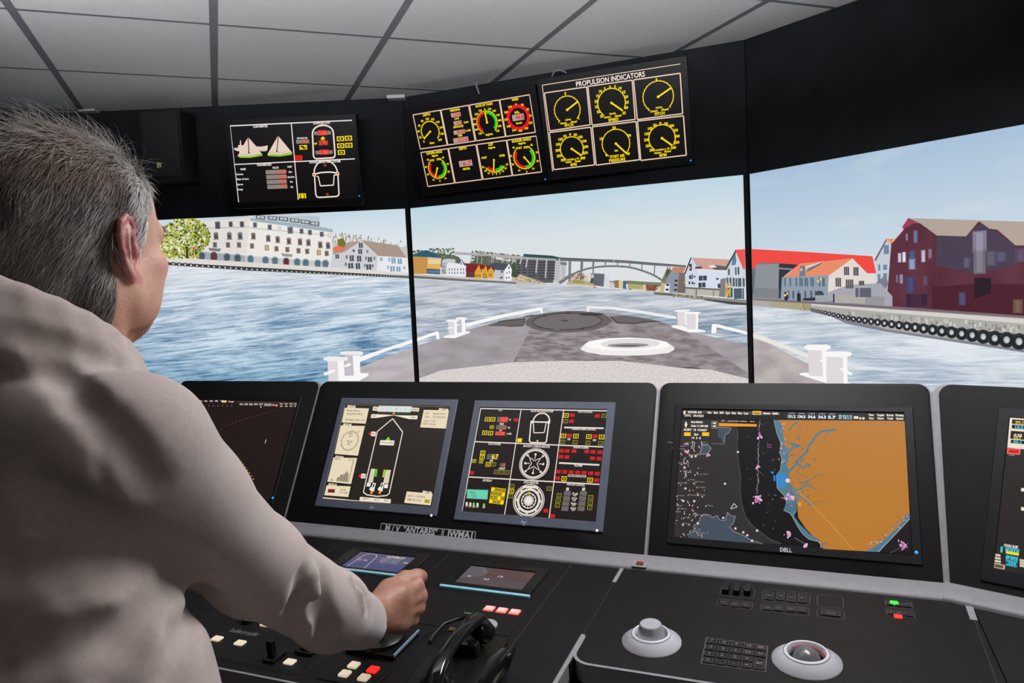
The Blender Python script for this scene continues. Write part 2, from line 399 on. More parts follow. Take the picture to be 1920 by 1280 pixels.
def stain_mat(name, c0, c1, scale=(3, 9, 1), lo=0.4, hi=0.7):
    m, nt, b = display_mat(name); N, L = nt.nodes, nt.links
    tc = N.new('ShaderNodeTexCoord'); mp = N.new('ShaderNodeMapping'); mp.inputs['Scale'].default_value = scale
    n = N.new('ShaderNodeTexNoise'); n.inputs['Scale'].default_value = 2.0; n.inputs['Detail'].default_value = 6
    r = N.new('ShaderNodeValToRGB'); r.color_ramp.elements[0].position = lo; r.color_ramp.elements[1].position = hi
    r.color_ramp.elements[0].color = rgb(*c0); r.color_ramp.elements[1].color = rgb(*c1)
    L.new(tc.outputs['Object'], mp.inputs[0]); L.new(mp.outputs[0], n.inputs['Vector']); L.new(n.outputs['Fac'], r.inputs[0]); L.new(r.outputs[0], b.inputs['Emission Color'])
    return m

def display(fr, a0, a1, label):
    root = empty('display_screen', fr.M); tag(root, label, 'screen', 'large simulator display screens')
    mb = MB(); mb.box(a0, a1, -0.95, 0.0, -0.005, 0.004, 0.001); mb.build('housing', M_['bezel'], root)
    return root
BW = 0.0135
DL = display(FL, -1.58+BW, -BW, 'large flat display showing the white hotel and quay, left of the other two screens')
DM = display(FM, BW, WM-BW-0.002, 'large flat display showing the ship bow, arched bridge and fjord, between two black seams')
DR = display(FR, BW-0.002, 1.66, 'large flat display showing the dark red warehouse and tyre fenders on the quay')
C0 = 0.0046
def bottom(fr, y): return y
SKY_L = sky_mat('sky picture left', -0.30, 0.0, [(0, (226, 229, 232)), (0.5, (222, 229, 233)), (1, (196, 216, 229))])
SKY_M = sky_mat('sky picture middle', -0.36, 0.0, [(0, (220, 224, 226)), (0.45, (217, 225, 229)), (1, (186, 212, 226))])
SKY_R = sky_mat('sky picture right', -0.48, 0.0, [(0, (214, 224, 232)), (0.4, (196, 213, 226)), (1, (166, 191, 216))])

# ---------------- left screen
ZL = zoom(240, 380, 3.5556)
P = Pic(FL, ZL, (600, 500), C0); P.clip = CLL = (-1.565, -BW-0.001, -0.948, -0.001)
P.lpoly([(-1.565, -0.945), (-BW-0.002, -0.945), (-BW-0.002, -0.002), (-1.565, -0.002)], (220, 226, 230), 0); P.flush('sky_picture', SKY_L, DL)
# far trees and town on the ridge
rnd = random.Random(3)
for k in range(150):
    x = rnd.uniform(1362, 1856); y0 = 205+(x-1362)*0.12 + rnd.uniform(-18, 55); h = rnd.uniform(10, 38)
    P.poly([(x-3, y0+h), (x+rnd.uniform(3, 8), y0+h), (x+3, y0), (x-1, y0)], rnd.choice([(150, 140, 132), (208, 205, 205), (232, 230, 230), (175, 150, 140), (120, 118, 105), (215, 210, 208)]), 1)
P.poly([(1362, 260), (1960, 306), (1960, 426), (1362, 400)], (200, 192, 188), 1)
P.poly([(1368, 300), (1440, 285), (1470, 262), (1560, 255), (1560, 350), (1368, 350)], (176, 150, 140), 2)
P.poly([(1395, 245), (1435, 235), (1455, 270), (1440, 300), (1400, 290)], (120, 115, 50), 3)
P.poly([(1370, 300), (1395, 285), (1450, 300), (1432, 325), (1366, 322)], (222, 120, 92), 4)
P.flush('hillside_town_picture', M_['pic'], DL)
# hotel
P.poly([(478, 118), (815, 88), (785, 402), (455, 375)], (226, 220, 214), 2)
P.poly([(815, 88), (1366, 192), (1330, 432), (785, 402)], (236, 231, 226), 2)
P.poly([(500, 112), (828, 84), (1150, 60), (1280, 92), (1275, 160), (815, 100), (500, 122)], (198, 208, 214), 2)
P.poly([(838, 84), (1280, 92), (1276, 158), (1274, 152), (840, 96)], (182, 196, 206), 3)
for x, y in ((885, 92), (965, 98), (1038, 104), (1112, 114), (1182, 124), (1246, 135)): P.poly([(x-33, y-12), (x+31, y-6), (x+29, y+22), (x-33, y+14)], (96, 98, 108), 4); P.poly([(x-24, y-6), (x+22, y-2), (x+21, y+14), (x-24, y+8)], (196, 198, 196), 5); P.poly([(x-2, y-8), (x+2, y-8), (x+2, y+18), (x-2, y+16)], (96, 98, 108), 6)
P.poly([(815, 100), (1275, 158), (1366, 178), (1366, 198), (815, 120)], (158, 178, 190), 4)
P.poly([(815, 165), (1362, 218), (1362, 222), (815, 170)], (170, 178, 184), 3); P.poly([(470, 168), (812, 160), (812, 165), (470, 173)], (170, 178, 184), 3)
for x, y, wd, h in [(598, 150, 34, 50), (685, 143, 26, 36), (760, 143, 28, 38)]: P.box((x, y), wd, h, (100, 104, 112), 4); P.box((x, y+2), wd*0.5, h*0.7, (70, 72, 82), 5)
for x in (587, 676, 748): P.box((x, 222), 30, 44, (104, 106, 108), 4); P.poly([(x-22, 206), (x, 192), (x+22, 206)], (120, 138, 132), 5); P.box((x, 226), 16, 24, (72, 74, 84), 5); P.box((x, 245), 42, 5, (150, 150, 150), 5)
for x in (580, 667, 740): P.box((x, 281), 28, 36, (126, 120, 112), 4); P.box((x, 281), 14, 24, (92, 90, 94), 5)
P.poly([(452, 322), (780, 352), (785, 400), (455, 374)], (160, 170, 176), 3); P.poly([(783, 352), (1330, 392), (1330, 432), (785, 400)], (196, 202, 206), 3)
for x, y, r in ((492, 352, 27), (660, 360, 26), (731, 366, 27)): P.disc((x, y), r, (128, 142, 150), 4); P.disc((x, y), r*0.72, (74, 88, 102), 5); P.box((x, y+14), r*1.3, 22, (80, 92, 104), 5)
P.disc((573, 352), 26, (140, 150, 156), 4); P.box((573, 364), 44, 34, (96, 60, 68), 5); P.disc((573, 350), 22, (96, 60, 68), 5); P.poly([(535, 300), (622, 306), (612, 326), (545, 320)], (120, 126, 126), 6)
TOP = [(847, 148), (945, 163), (1010, 175), (1082, 183), (1157, 190), (1213, 198), (1292, 210), (1345, 218)]
for i, (x, y) in enumerate(TOP): P.box((x, y), 26 if i != 3 else 36, 34 if i != 3 else 46, (112, 114, 120) if i not in (2, 7) else (206, 202, 198), 4); P.box((x, y), 14, 24, (86, 88, 98) if i not in (2, 7) else (222, 218, 214), 5)
for x, y in [(836, 222), (935, 237), (998, 245), (1073, 255), (1147, 260), (1203, 265), (1282, 280), (1334, 285)]: P.box((x, y), 28, 40, (118, 114, 110), 4); P.poly([(x-20, y-16), (x, y-26), (x+20, y-14)], (128, 146, 140), 5); P.box((x, y+4), 15, 26, (98, 74, 66), 5); P.box((x, y+22), 36, 5, (160, 160, 160), 5)
for x, y in [(827, 288), (926, 300), (990, 307), (1063, 312), (1137, 320), (1195, 324), (1272, 332), (1325, 338)]: P.box((x, y), 28, 36, (150, 132, 118), 4); P.box((x, y), 15, 25, (110, 92, 86) if x not in (926, 1272) else (214, 172, 120), 5)
for i, (x, y) in enumerate([(817, 372), (917, 380), (980, 383), (1055, 388), (1128, 393), (1185, 397), (1265, 402), (1317, 403)]): P.disc((x, y), 26, (160, 174, 182), 4); P.disc((x, y), 19, (84, 112, 122) if i != 3 else (104, 44, 52), 5); P.box((x, y+14), 36, 24, (92, 116, 128) if i != 3 else (104, 44, 52), 5)
P.poly([(1020, 336), (1100, 344), (1092, 362), (1030, 356)], (150, 152, 148), 6)
P.flush('hotel_picture', M_['pic'], DL)
# waterside timber houses
P.poly([(1345, 432), (1362, 345), (1440, 330), (1560, 250), (1668, 352), (1656, 460)], (206, 206, 210), 3)
P.poly([(1668, 352), (1960, 376), (1960, 482), (1656, 460)], (232, 232, 236), 3)
P.poly([(1556, 250), (1800, 284), (1856, 366), (1668, 354)], (168, 148, 136), 4)
for x, y, a, b in [(1552, 284, 26, 34), (1548, 325, 26, 34), (1505, 320, 16, 18), (1596, 325, 12, 16), (1492, 370, 28, 40), (1541, 372, 28, 40), (1458, 362, 12, 24), (1587, 370, 10, 24), (1613, 378, 28, 34), (1643, 370, 10, 22), (1485, 420, 34, 36), (1533, 422, 30, 40), (1606, 428, 34, 36), (1452, 410, 12, 22), (1580, 418, 10, 20), (1632, 420, 10, 20), (1395, 358, 24, 28)]: P.box((x, y), a, b, (74, 80, 92), 5); P.box((x, y), a*0.12, b, (190, 192, 196), 6)
for x, y, a, b in [(1688, 376, 18, 24), (1742, 378, 12, 24), (1770, 385, 28, 40), (1812, 390, 28, 38), (1734, 430, 12, 22), (1764, 440, 30, 36), (1803, 442, 28, 34), (1842, 434, 12, 20)]: P.box((x, y), a, b, (128, 158, 182), 5); P.box((x, y), a*0.14, b, (226, 228, 232), 6)
P.flush('timber_house_picture', M_['pic'], DL)
# tree
for k in range(1500):
    a = rnd.uniform(0, 2*PI); r = math.sqrt(rnd.random()); x = 372+175*r*math.cos(a); y = 225+128*r*math.sin(a)+(18 if x < 300 else 0); s = rnd.uniform(4, 10)
    c = rnd.choice([(196, 204, 78), (170, 182, 60), (226, 226, 160), (240, 236, 220), (232, 226, 206), (205, 196, 110), (150, 166, 60)] if rnd.random() < 0.72-(x-250)/500-(y-200)/700 else [(122, 138, 46), (84, 100, 38), (64, 78, 34), (150, 160, 60), (176, 180, 90)])
    P.poly([(x-s, y-s*0.3), (x-s*0.2, y-s), (x+s, y-s*0.4), (x+s*0.6, y+s*0.8), (x-s*0.5, y+s)], c, 4+k//500)
for k in range(260):
    x = rnd.uniform(205, 470); y = rnd.uniform(318, 372); s = rnd.uniform(4, 9)
    P.poly([(x-s, y), (x, y-s), (x+s, y), (x, y+s)], rnd.choice([(196, 190, 60), (150, 160, 50), (214, 200, 90), (110, 120, 44)]), 3+k % 2)
P.poly([(388, 290), (402, 290), (404, 372), (386, 370)], (66, 58, 40), 8)
P.poly([(430, 300), (450, 290), (446, 312), (432, 318)], (206, 84, 90), 8)
P.flush('tree_picture', M_['pic'], DL)
# water, then quay with its tyres
WL = water_mat('water picture left', -0.205, -0.86, -0.25, [(0, (38, 92, 132)), (0.45, (64, 116, 156)), (0.8, (150, 176, 198)), (1, (196, 204, 214))], [(0, (150, 194, 220)), (0.4, (206, 224, 238)), (1, (236, 238, 243))], 1.0, 0.42, 0.57)
P.poly([(-1200, 300), (255, 385), (1960, 496), (2010, 1300), (-1500, 1300)], (180, 200, 215), 4); P.flush('water_picture', WL, DL)
P.poly([(-900, 320), (255, 364), (460, 374), (1330, 430), (1960, 476), (1960, 500), (1100, 460), (255, 420), (-900, 380)], (222, 216, 210), 6)
P.poly([(-900, 350), (255, 396), (800, 428), (1400, 462), (1960, 492), (1960, 506), (1400, 480), (800, 452), (255, 414), (-900, 372)], (62, 64, 66), 7)
t = 0.0
for k in range(64):
    f_ = 1-(1-k/63.0)**1.55; x = 262+f_*1640; y = 403+(x-262)*0.0545 + (x-262)*(1850-x)*4e-6*4; s = 13*(1-0.55*(x-262)/1588)
    P.disc((x, y), s, (48, 50, 52), 8, 10); P.disc((x+1, y+1), s*0.56, (206, 204, 198), 9, 8)
P.flush('quay_picture', M_['pic'], DL)
# deck corner, rail and bollards
P.poly([(1600, 1075), (1880, 970), (1990, 930), (2010, 1300), (1330, 1300), (1330, 1190)], (190, 182, 186), 6); P.flush('deck_picture', stain_mat('deck picture left', (178, 170, 175), (198, 191, 194)), DL)
P.poly([(1540, 1028), (1700, 975), (1980, 882), (1980, 908), (1720, 990), (1545, 1062)], (246, 244, 243), 8); P.flush('rail_picture', M_['pic'], DL)
def bollard_pair(P, root, caps, nm='bollard_picture'):
    for g_ in caps:
        for pts, c, L in g_: P.poly(pts, c, L)
    P.flush(nm, M_['pic'], root)
ZB = zoom(600, 640, 7.3846); P = Pic(FL, ZB, (400, 400), C0); P.clip = CLL
W1, W2, W3 = (248, 246, 246), (222, 216, 218), (196, 190, 196)
bollard_pair(P, DL, [[([(340, 475), (560, 435), (672, 440), (672, 470), (545, 545), (340, 545)], W1, 10)],
    [([(345, 190), (480, 190), (480, 470), (345, 475)], W3, 11), ([(455, 190), (552, 190), (560, 470), (470, 478)], W1, 12), ([(275, 150), (340, 135), (560, 135), (600, 150), (596, 185), (545, 196), (330, 192), (275, 172)], (240, 236, 237), 13), ([(280, 172), (545, 178), (545, 196), (330, 192)], W2, 14)],
    [([(105, 268), (260, 268), (270, 545), (120, 545)], W2, 15), ([(245, 270), (335, 270), (345, 545), (258, 545)], W1, 16), ([(50, 225), (110, 208), (370, 212), (392, 230), (380, 258), (320, 274), (100, 268), (50, 250)], (240, 236, 237), 17),
     ([(340, 325), (415, 296), (432, 310), (425, 330), (345, 360)], W1, 18), ([(50, 435), (190, 385), (212, 395), (205, 415), (80, 470), (55, 460)], W1, 18)]])
# ---------------- middle screen
Z6, Z7 = zoom(750, 420, 4.2675), zoom(1050, 420, 4.2675)
e1 = WM-BW-0.003
P = Pic(FM, Z6, (1000, 520), C0); P.clip = (BW+0.001, e1, -0.948, -0.001)
P.lpoly([(BW+0.001, -0.945), (e1, -0.945), (e1, -0.002), (BW+0.001, -0.002)], (216, 224, 230), 0); P.flush('sky_picture', SKY_M, DM)
# woods behind the town
P.poly([(75, 330), (95, 250), (160, 215), (250, 222), (330, 236), (420, 246), (470, 262), (500, 300), (560, 305), (590, 290), (610, 236), (660, 230), (720, 260), (800, 290), (960, 310), (960, 345), (75, 345)], (96, 106, 90), 0.5)
for k in range(900):
    x = rnd.uniform(75, 960); top = 195+max(0, x-430)*0.11
    if 440 < x < 575: continue
    y = top+(15 if x < 230 else 0)+(330-top)*rnd.random()**1.5; s = rnd.uniform(3, 8)
    P.poly([(x-s, y), (x-s*0.3, y-s), (x+s, y-s*0.2), (x+s*0.5, y+s)], rnd.choice([(92, 104, 88), (72, 86, 66), (110, 118, 96), (128, 132, 112), (60, 74, 58)]), 1)
P.poly([(450, 300), (560, 300), (560, 330), (450, 330)], (220, 218, 214), 1)
P.flush('woods_picture', M_['pic'], DM)
# bridge
P.z = Z6
P.poly([(440, 222), (700, 238), (990, 258), (1290, 278), (1707, 284), (1707, 306), (1290, 296), (990, 286), (700, 256), (440, 244)], (176, 172, 172), 3)
P.poly([(1250, 276), (1707, 284), (1707, 306), (1250, 294)], (118, 118, 122), 4); P.poly([(1250, 276), (1707, 284), (1707, 290), (1250, 282)], (92, 94, 98), 5)
for x, yb in ((572, 300), (620, 310), (655, 315), (735, 318), (748, 318), (818, 316), (830, 316), (862, 318), (900, 318), (908, 318)): P.line([(x, 250), (x-3, yb)], 7, (168, 166, 168), 2)
for x in (1365, 1354, 1455, 1548, 1645): P.line([(x, 296), (x-4, 300+max(0, 400-(x-1270)*0.95))], 9, (110, 110, 116), 2)
P.z = Z7
P.poly([(-10, 268), (250, 278), (520, 292), (760, 314), (1008, 330), (1008, 346), (760, 332), (520, 312), (250, 300), (-10, 292)], (112, 112, 116), 4)
P.poly([(-10, 266), (520, 290), (1008, 330), (1008, 336), (520, 297), (-10, 274)], (84, 86, 92), 5)
AR = [(-5, 470), (40, 440), (90, 405), (150, 378), (220, 356), (300, 342), (380, 336), (460, 336), (540, 342), (600, 354), (660, 372), (720, 394), (770, 418), (815, 448)]
P.line(AR, 14, (108, 110, 116), 6); P.line([(x, y-5) for x, y in AR], 5, (140, 142, 148), 7)
for x, yt, yb in ((86, 290, 412), (75, 290, 420), (182, 296, 370), (170, 296, 374), (272, 298, 345), (265, 298, 346), (365, 302, 334), (462, 306, 334), (560, 314, 348), (657, 322, 374), (758, 330, 412), (862, 340, 380), (880, 342, 380)): P.line([(x, yt), (x-4, yb)], 7, (108, 110, 116), 3)
P.line(AR[:3], 22, (92, 92, 96), 5)
for x, c in ((343, (190, 60, 60)), (430, (226, 210, 60)), (520, (190, 60, 60))): P.disc((x, 296), 5, c, 6)
P.flush('bridge_picture', M_['pic'], DM)
# far shore beyond the arch
P.poly([(120, 400), (160, 385), (270, 402), (400, 455), (560, 462), (700, 462), (815, 466), (815, 545), (640, 530), (400, 500), (60, 490)], (206, 198, 192), 1)
for k in range(60):
    x = rnd.uniform(90, 270); y = rnd.uniform(398, 440); P.box((x, y), rnd.uniform(6, 14), rnd.uniform(10, 34), rnd.choice([(150, 120, 112), (200, 190, 186), (226, 220, 216), (120, 104, 100), (170, 140, 128)]), 2)
P.poly([(395, 455), (560, 452), (700, 462), (815, 468), (815, 498), (700, 490), (560, 480), (400, 478)], (116, 128, 98), 2)
P.poly([(540, 482), (660, 488), (680, 520), (540, 516)], (176, 168, 96), 2); P.poly([(50, 470), (110, 440), (200, 448), (290, 500), (60, 486)], (186, 172, 128), 3); P.poly([(90, 462), (120, 446), (180, 452), (210, 474), (120, 472)], (150, 150, 96), 4)
P.poly([(235, 470), (255, 430), (290, 436), (300, 484)], (70, 90, 60), 4)
P.poly([(272, 392), (358, 398), (350, 502), (266, 486)], (112, 116, 126), 4); P.poly([(358, 398), (398, 412), (392, 508), (350, 502)], (232, 232, 236), 4)
for j in range(5): P.box((312, 412+j*18), 70, 5, (70, 74, 86), 5); P.line([(364+j*7, 410), (360+j*7, 504)], 2.4, (180, 184, 196), 5)
P.poly([(400, 462), (430, 466), (424, 516), (396, 508)], (206, 196, 196), 4); P.poly([(440, 450), (470, 448), (470, 512), (436, 508)], (150, 112, 84), 4); P.poly([(470, 448), (505, 452), (503, 516), (470, 512)], (222, 196, 146), 5); P.poly([(505, 456), (542, 460), (536, 520), (503, 516)], (70, 104, 140), 5); P.box((536, 496), 10, 34, (232, 232, 236), 6)
P.poly([(672, 486), (790, 490), (788, 535), (668, 530)], (132, 72, 62), 4); P.poly([(664, 500), (678, 478), (692, 500), (690, 532), (664, 530)], (222, 190, 180), 5); P.poly([(765, 520), (780, 496), (792, 522), (788, 540), (766, 540)], (226, 206, 206), 5)
for k in range(40): P.box((rnd.uniform(690, 780), rnd.uniform(492, 526)), 8, 7, rnd.choice([(150, 84, 60), (96, 92, 52), (176, 96, 70), (110, 56, 52)]), 6)
P.poly([(-20, 478), (200, 486), (300, 502), (300, 510), (-20, 492)], (214, 204, 196), 4); P.box((277, 507), 22, 9, (150, 96, 84), 6); P.box((563, 521), 16, 8, (150, 104, 90), 6)
P.flush('far_shore_picture', M_['pic'], DM)
# left bank buildings
P.z = Z6
P.poly([(905, 420), (960, 408), (1060, 420), (1160, 466), (1160, 478), (880, 470)], (196, 178, 150), 3)
for k in range(30): x = rnd.uniform(910, 1120); P.box((x, 425+(x-910)*0.15+rnd.uniform(0, 20)), 22, 8, rnd.choice([(176, 150, 110), (214, 200, 180), (150, 140, 100)]), 4)
P.poly([(890, 420), (885, 340), (912, 300), (930, 340), (960, 400), (930, 430)], (70, 84, 66), 3)
P.poly([(990, 238), (1218, 252), (1285, 268), (1285, 280), (985, 262)], (50, 82, 86), 6)
P.poly([(935, 278), (1245, 292), (1225, 470), (1160, 470), (960, 402), (932, 340)], (92, 94, 100), 5)
P.poly([(1245, 292), (1335, 302), (1325, 470), (1225, 470)], (196, 198, 202), 5); P.poly([(1285, 300), (1335, 306), (1335, 330), (1282, 324)], (96, 132, 146), 6)
for x in (972, 1020, 1100, 1175, 1276): P.line([(x, 276), (x-12, 300+(x-935)*0.55)], 11, (190, 184, 186), 7)
for r in range(7):
    for x in (950, 995, 1042, 1072, 1122, 1150, 1198, 1228):
        y = 300+r*22+(x-935)*0.02
        if y < 400+(x-960)*0.28: P.box((x, y), 26, 9, (58, 60, 68), 6)
for r in range(7): P.box((1262, 312+r*21), 26, 7, (150, 154, 160), 6); P.box((1308, 334+r*18), 22, 6, (150, 154, 160), 6)
P.flush('apartment_block_picture', M_['pic'], DM)
P.poly([(94, 258), (190, 210), (236, 214), (332, 272), (220, 264)], (44, 92, 112), 5)
P.poly([(94, 258), (222, 262), (214, 398), (98, 398)], (196, 146, 76), 4); P.poly([(222, 262), (334, 272), (322, 362), (216, 356)], (222, 178, 96), 4); P.poly([(216, 356), (322, 362), (320, 402), (212, 396)], (64, 82, 98), 4)
for x in range(232, 330, 11): P.box((x, 300), 6, 38, (240, 234, 214), 5)
P.poly([(222, 264), (334, 273), (333, 284), (221, 276)], (206, 196, 170), 5)
for x in range(226, 318, 14): P.box((x, 380), 8, 22, (120, 150, 176), 5)
P.poly([(340, 290), (380, 276), (440, 284), (444, 308), (378, 326), (372, 402), (326, 398)], (176, 178, 182), 3); P.poly([(335, 300), (350, 280), (440, 280), (446, 306), (380, 312)], (200, 200, 204), 4)
for x, y in ((345, 340), (345, 372), (358, 386)): P.box((x, y), 12, 16, (110, 114, 122), 5)
P.poly([(374, 326), (386, 308), (470, 312), (530, 332), (522, 426), (372, 416)], (230, 231, 234), 5); P.poly([(440, 308), (470, 290), (498, 288), (530, 334), (470, 316)], (84, 96, 110), 6); P.poly([(468, 334), (492, 292), (516, 334)], (238, 238, 240), 7); P.box((490, 316), 10, 20, (96, 104, 118), 8)
for r in range(2):
    for x in (396, 418, 440, 462, 488, 510): P.box((x, 362+r*28), 9, 18, (110, 118, 132), 7)
P.flush('quayside_house_picture', M_['pic'], DM)
P.poly([(515, 312), (640, 322), (608, 392), (530, 388)], (122, 40, 44), 5); P.poly([(640, 322), (742, 336), (735, 350), (700, 372), (640, 360)], (128, 42, 46), 5)
for x0, x1 in ((598, 655), (655, 706), (704, 756)): P.poly([(x0, 432), (x0+2, 380), ((x0+x1)/2+10, 320 if x0 < 600 else 326), (x1, 380), (x1-4, 438)], (222, 160, 46), 6); P.poly([((x0+x1)/2+10, 318 if x0 < 600 else 324), (x1+4, 378), (x1-2, 384), ((x0+x1)/2+8, 330)], (96, 38, 40), 7)
for x, y in ((612, 412), (628, 412), (642, 412), (668, 404), (684, 404), (672, 424), (690, 424), (716, 404), (730, 410)): P.box((x, y), 8, 16, (96, 84, 74), 7)
P.poly([(530, 388), (600, 392), (598, 428), (528, 424)], (96, 62, 52), 5)
P.flush('ochre_gable_houses_picture', M_['pic'], DM)
P.poly([(712, 326), (750, 308), (872, 318), (834, 372), (745, 366)], (74, 80, 92), 7); P.poly([(752, 364), (838, 372), (832, 450), (748, 436)], (196, 194, 200), 7); P.poly([(834, 450), (838, 372), (872, 316), (896, 362), (888, 452)], (238, 238, 242), 8)
for x, y, a, b in ((816, 382, 22, 12), (812, 428, 24, 12), (872, 350, 10, 20), (856, 392, 8, 14), (876, 384, 8, 14), (852, 430, 8, 18), (872, 428, 8, 18)): P.box((x, y), a, b, (70, 78, 94), 9)
P.flush('white_boathouse_picture', M_['pic'], DM)
# right bank
P.z = Z7
P.poly([(806, 540), (812, 452), (845, 380), (880, 356), (900, 372), (900, 545)], (126, 120, 104), 5); P.poly([(845, 380), (860, 350), (890, 380), (850, 440)], (84, 92, 66), 6); P.poly([(805, 540), (810, 470), (840, 470), (836, 545)], (196, 176, 130), 6)
P.poly([(886, 380), (905, 344), (1008, 346), (985, 392)], (196, 132, 104), 7); P.poly([(842, 545), (848, 440), (886, 380), (955, 385), (940, 550)], (142, 148, 160), 6); P.poly([(940, 550), (955, 385), (985, 392), (1000, 385), (1008, 555)], (120, 104, 98), 6); P.poly([(838, 480), (880, 474), (876, 548), (832, 545)], (226, 224, 230), 7)
for x, y in ((862, 486), (858, 524), (930, 452), (928, 488), (925, 526)): P.box((x, y), 22, 14, (52, 56, 66), 8)
P.flush('grey_wharf_house_picture', M_['pic'], DM)
P.poly([(1045, 268), (1370, 284), (1318, 368), (1100, 358)], (206, 160, 148), 8); P.poly([(1000, 384), (1046, 266), (1062, 278), (1104, 358), (1100, 500), (1004, 505)], (206, 214, 228), 8); P.poly([(1100, 358), (1336, 372), (1325, 520), (1098, 505)], (214, 220, 234), 8); P.poly([(1100, 358), (1336, 372), (1336, 392), (1100, 384)], (224, 222, 230), 9)
P.poly([(996, 392), (1046, 264), (1054, 270), (1004, 402)], (70, 62, 62), 9)
P.poly([(1186, 336), (1240, 326), (1330, 340), (1318, 368), (1240, 366)], (96, 94, 98), 9); P.poly([(1186, 334), (1236, 326), (1256, 346), (1208, 350)], (238, 226, 222), 10)
for x, y, a, b in ((1143, 432, 54, 36), (1136, 487, 48, 36), (1260, 438, 16, 14), (1273, 494, 18, 32), (1045, 345, 18, 50), (1042, 425, 14, 28), (1058, 420, 8, 36), (1036, 470, 12, 20), (1060, 470, 10, 20), (1076, 420, 16, 10), (1072, 475, 16, 10), (1108, 348, 44, 14)): P.box((x, y), a, b, (64, 70, 84), 10)
P.box((1143, 432), 4, 36, (176, 182, 194), 11); P.box((1136, 487), 4, 36, (176, 182, 194), 11); P.disc((1040, 350), 6, (230, 190, 60), 11); P.disc((1000, 465), 6, (230, 190, 60), 11)
P.poly([(1002, 505), (1325, 522), (1300, 580), (1005, 562)], (186, 182, 170), 8); P.poly([(1002, 503), (1325, 520), (1325, 532), (1002, 515)], (96, 92, 88), 9); P.line([(1092, 510), (1090, 575)], 8, (110, 104, 98), 10); P.line([(1230, 530), (1226, 578)], 6, (120, 112, 106), 10)
P.poly([(1285, 440), (1328, 430), (1326, 585), (1272, 580)], (130, 128, 124), 9)
P.flush('grey_warehouse_picture', M_['pic'], DM)
P.poly([(1400, 205), (1482, 200), (1482, 360), (1468, 362)], (236, 84, 82), 11); P.poly([(1312, 368), (1405, 205), (1412, 222), (1332, 368)], (84, 78, 80), 12); P.poly([(1322, 590), (1330, 368), (1406, 224), (1470, 362), (1482, 365), (1482, 604)], (206, 212, 224), 10)
P.poly([(1372, 330), (1384, 256), (1404, 232), (1412, 290), (1404, 326)], (84, 132, 166), 11)
for x, y, a, b in ((1352, 382, 12, 46), (1407, 376, 10, 54), (1428, 374, 12, 54), (1340, 462, 12, 62), (1364, 462, 14, 62), (1390, 464, 14, 62), (1412, 466, 12, 60), (1438, 466, 22, 62), (1470, 466, 14, 62), (1355, 548, 44, 72), (1424, 556, 52, 76), (1466, 556, 10, 80)): P.box((x, y), a, b, (78, 96, 106), 11)
for x0, y0 in ((1338, 470), (1362, 470)): P.line([(x0, y0), (x0-2, 580)], 8, (222, 176, 54), 12)
P.poly([(1326, 588), (1350, 520), (1360, 524), (1340, 590)], (222, 176, 54), 13)
P.flush('red_roof_shed_picture', M_['pic'], DM)
# water
WMm = water_mat('water picture middle', -0.240, -0.86, -0.33, [(0, (60, 112, 150)), (0.4, (98, 128, 152)), (0.75, (146, 160, 176)), (1, (178, 183, 191))], [(0, (206, 220, 230)), (0.4, (220, 226, 233)), (0.8, (216, 218, 224)), (1, (208, 210, 216))], 0.95, 0.41, 0.58)
P.z = Z6
P.poly([(-300, 420), (90, 428), (520, 452), (930, 474), (1280, 480), (1580, 510), (2030, 536), (2770, 640), (3300, 1800), (-300, 1800)], (190, 200, 210), 12); P.flush('water_picture', WMm, DM)
P.poly([(60, 400), (95, 398), (520, 424), (900, 455), (932, 462), (932, 470), (520, 448), (95, 424), (60, 424)], (196, 192, 188), 13); P.poly([(60, 412), (95, 412), (520, 440), (932, 464), (932, 477), (520, 456), (95, 430), (60, 430)], (76, 78, 80), 14)
for k in range(95): x = 80+k*9; P.box((x, 421+(x-95)*0.057), 3.4, 9, (176, 174, 170), 15)
P.flush('quay_picture', M_['pic'], DM)
P.z = Z7
P.poly([(750, 542), (820, 545), (960, 558), (1160, 580), (1380, 602), (1707, 620), (1707, 664), (1490, 648), (1380, 642), (1240, 618), (1060, 598), (900, 576), (755, 562)], (150, 146, 126), 13)
for k in range(110): x = rnd.uniform(905, 1160); P.box((x, 578+(x-1000)*0.08+rnd.uniform(-10, 6)), 4, rnd.uniform(8, 18), rnd.choice([(176, 172, 150), (118, 116, 96), (96, 92, 78)]), 14)
P.poly([(1160, 582), (1707, 622), (1707, 664), (1490, 648), (1380, 644), (1160, 610)], (140, 138, 134), 14); P.poly([(1160, 598), (1360, 618), (1500, 632), (1707, 640), (1707, 662), (1490, 648), (1370, 642), (1160, 606)], (74, 74, 74), 15)
P.poly([(752, 546), (905, 556), (905, 576), (755, 562)], (108, 104, 98), 14)
P.flush('quay_picture', M_['pic'], DM)
# bow deck
DK = stain_mat('deck picture middle', (122, 113, 116), (160, 151, 154), (7, 26, 1), 0.36, 0.62); DK2 = stain_mat('deck picture side', (150, 143, 148), (172, 164, 168), (3, 10, 1), 0.35, 0.65)
P.z = Z6
P.poly([(-300, 1070), (130, 975), (600, 830), (840, 765), (1050, 728), (1250, 706), (1500, 700), (1707, 712), (2080, 780), (2330, 862), (2400, 880), (2560, 915), (2780, 965), (3400, 1260), (3400, 1700), (-300, 1700)], (150, 142, 146), 17); P.flush('deck_picture', DK2, DM)
P.poly([(1050, 815), (880, 800), (640, 825), (840, 765), (1050, 728), (1250, 706), (1500, 700), (1707, 712), (2080, 780), (2190, 820), (2320, 880), (2800, 1200), (2800, 1260), (2300, 1160), (1780, 1095), (905, 1105)], (140, 130, 134), 18); P.flush('deck_plating_picture', DK, DM)
D1, D2 = (104, 98, 100), (64, 60, 62)
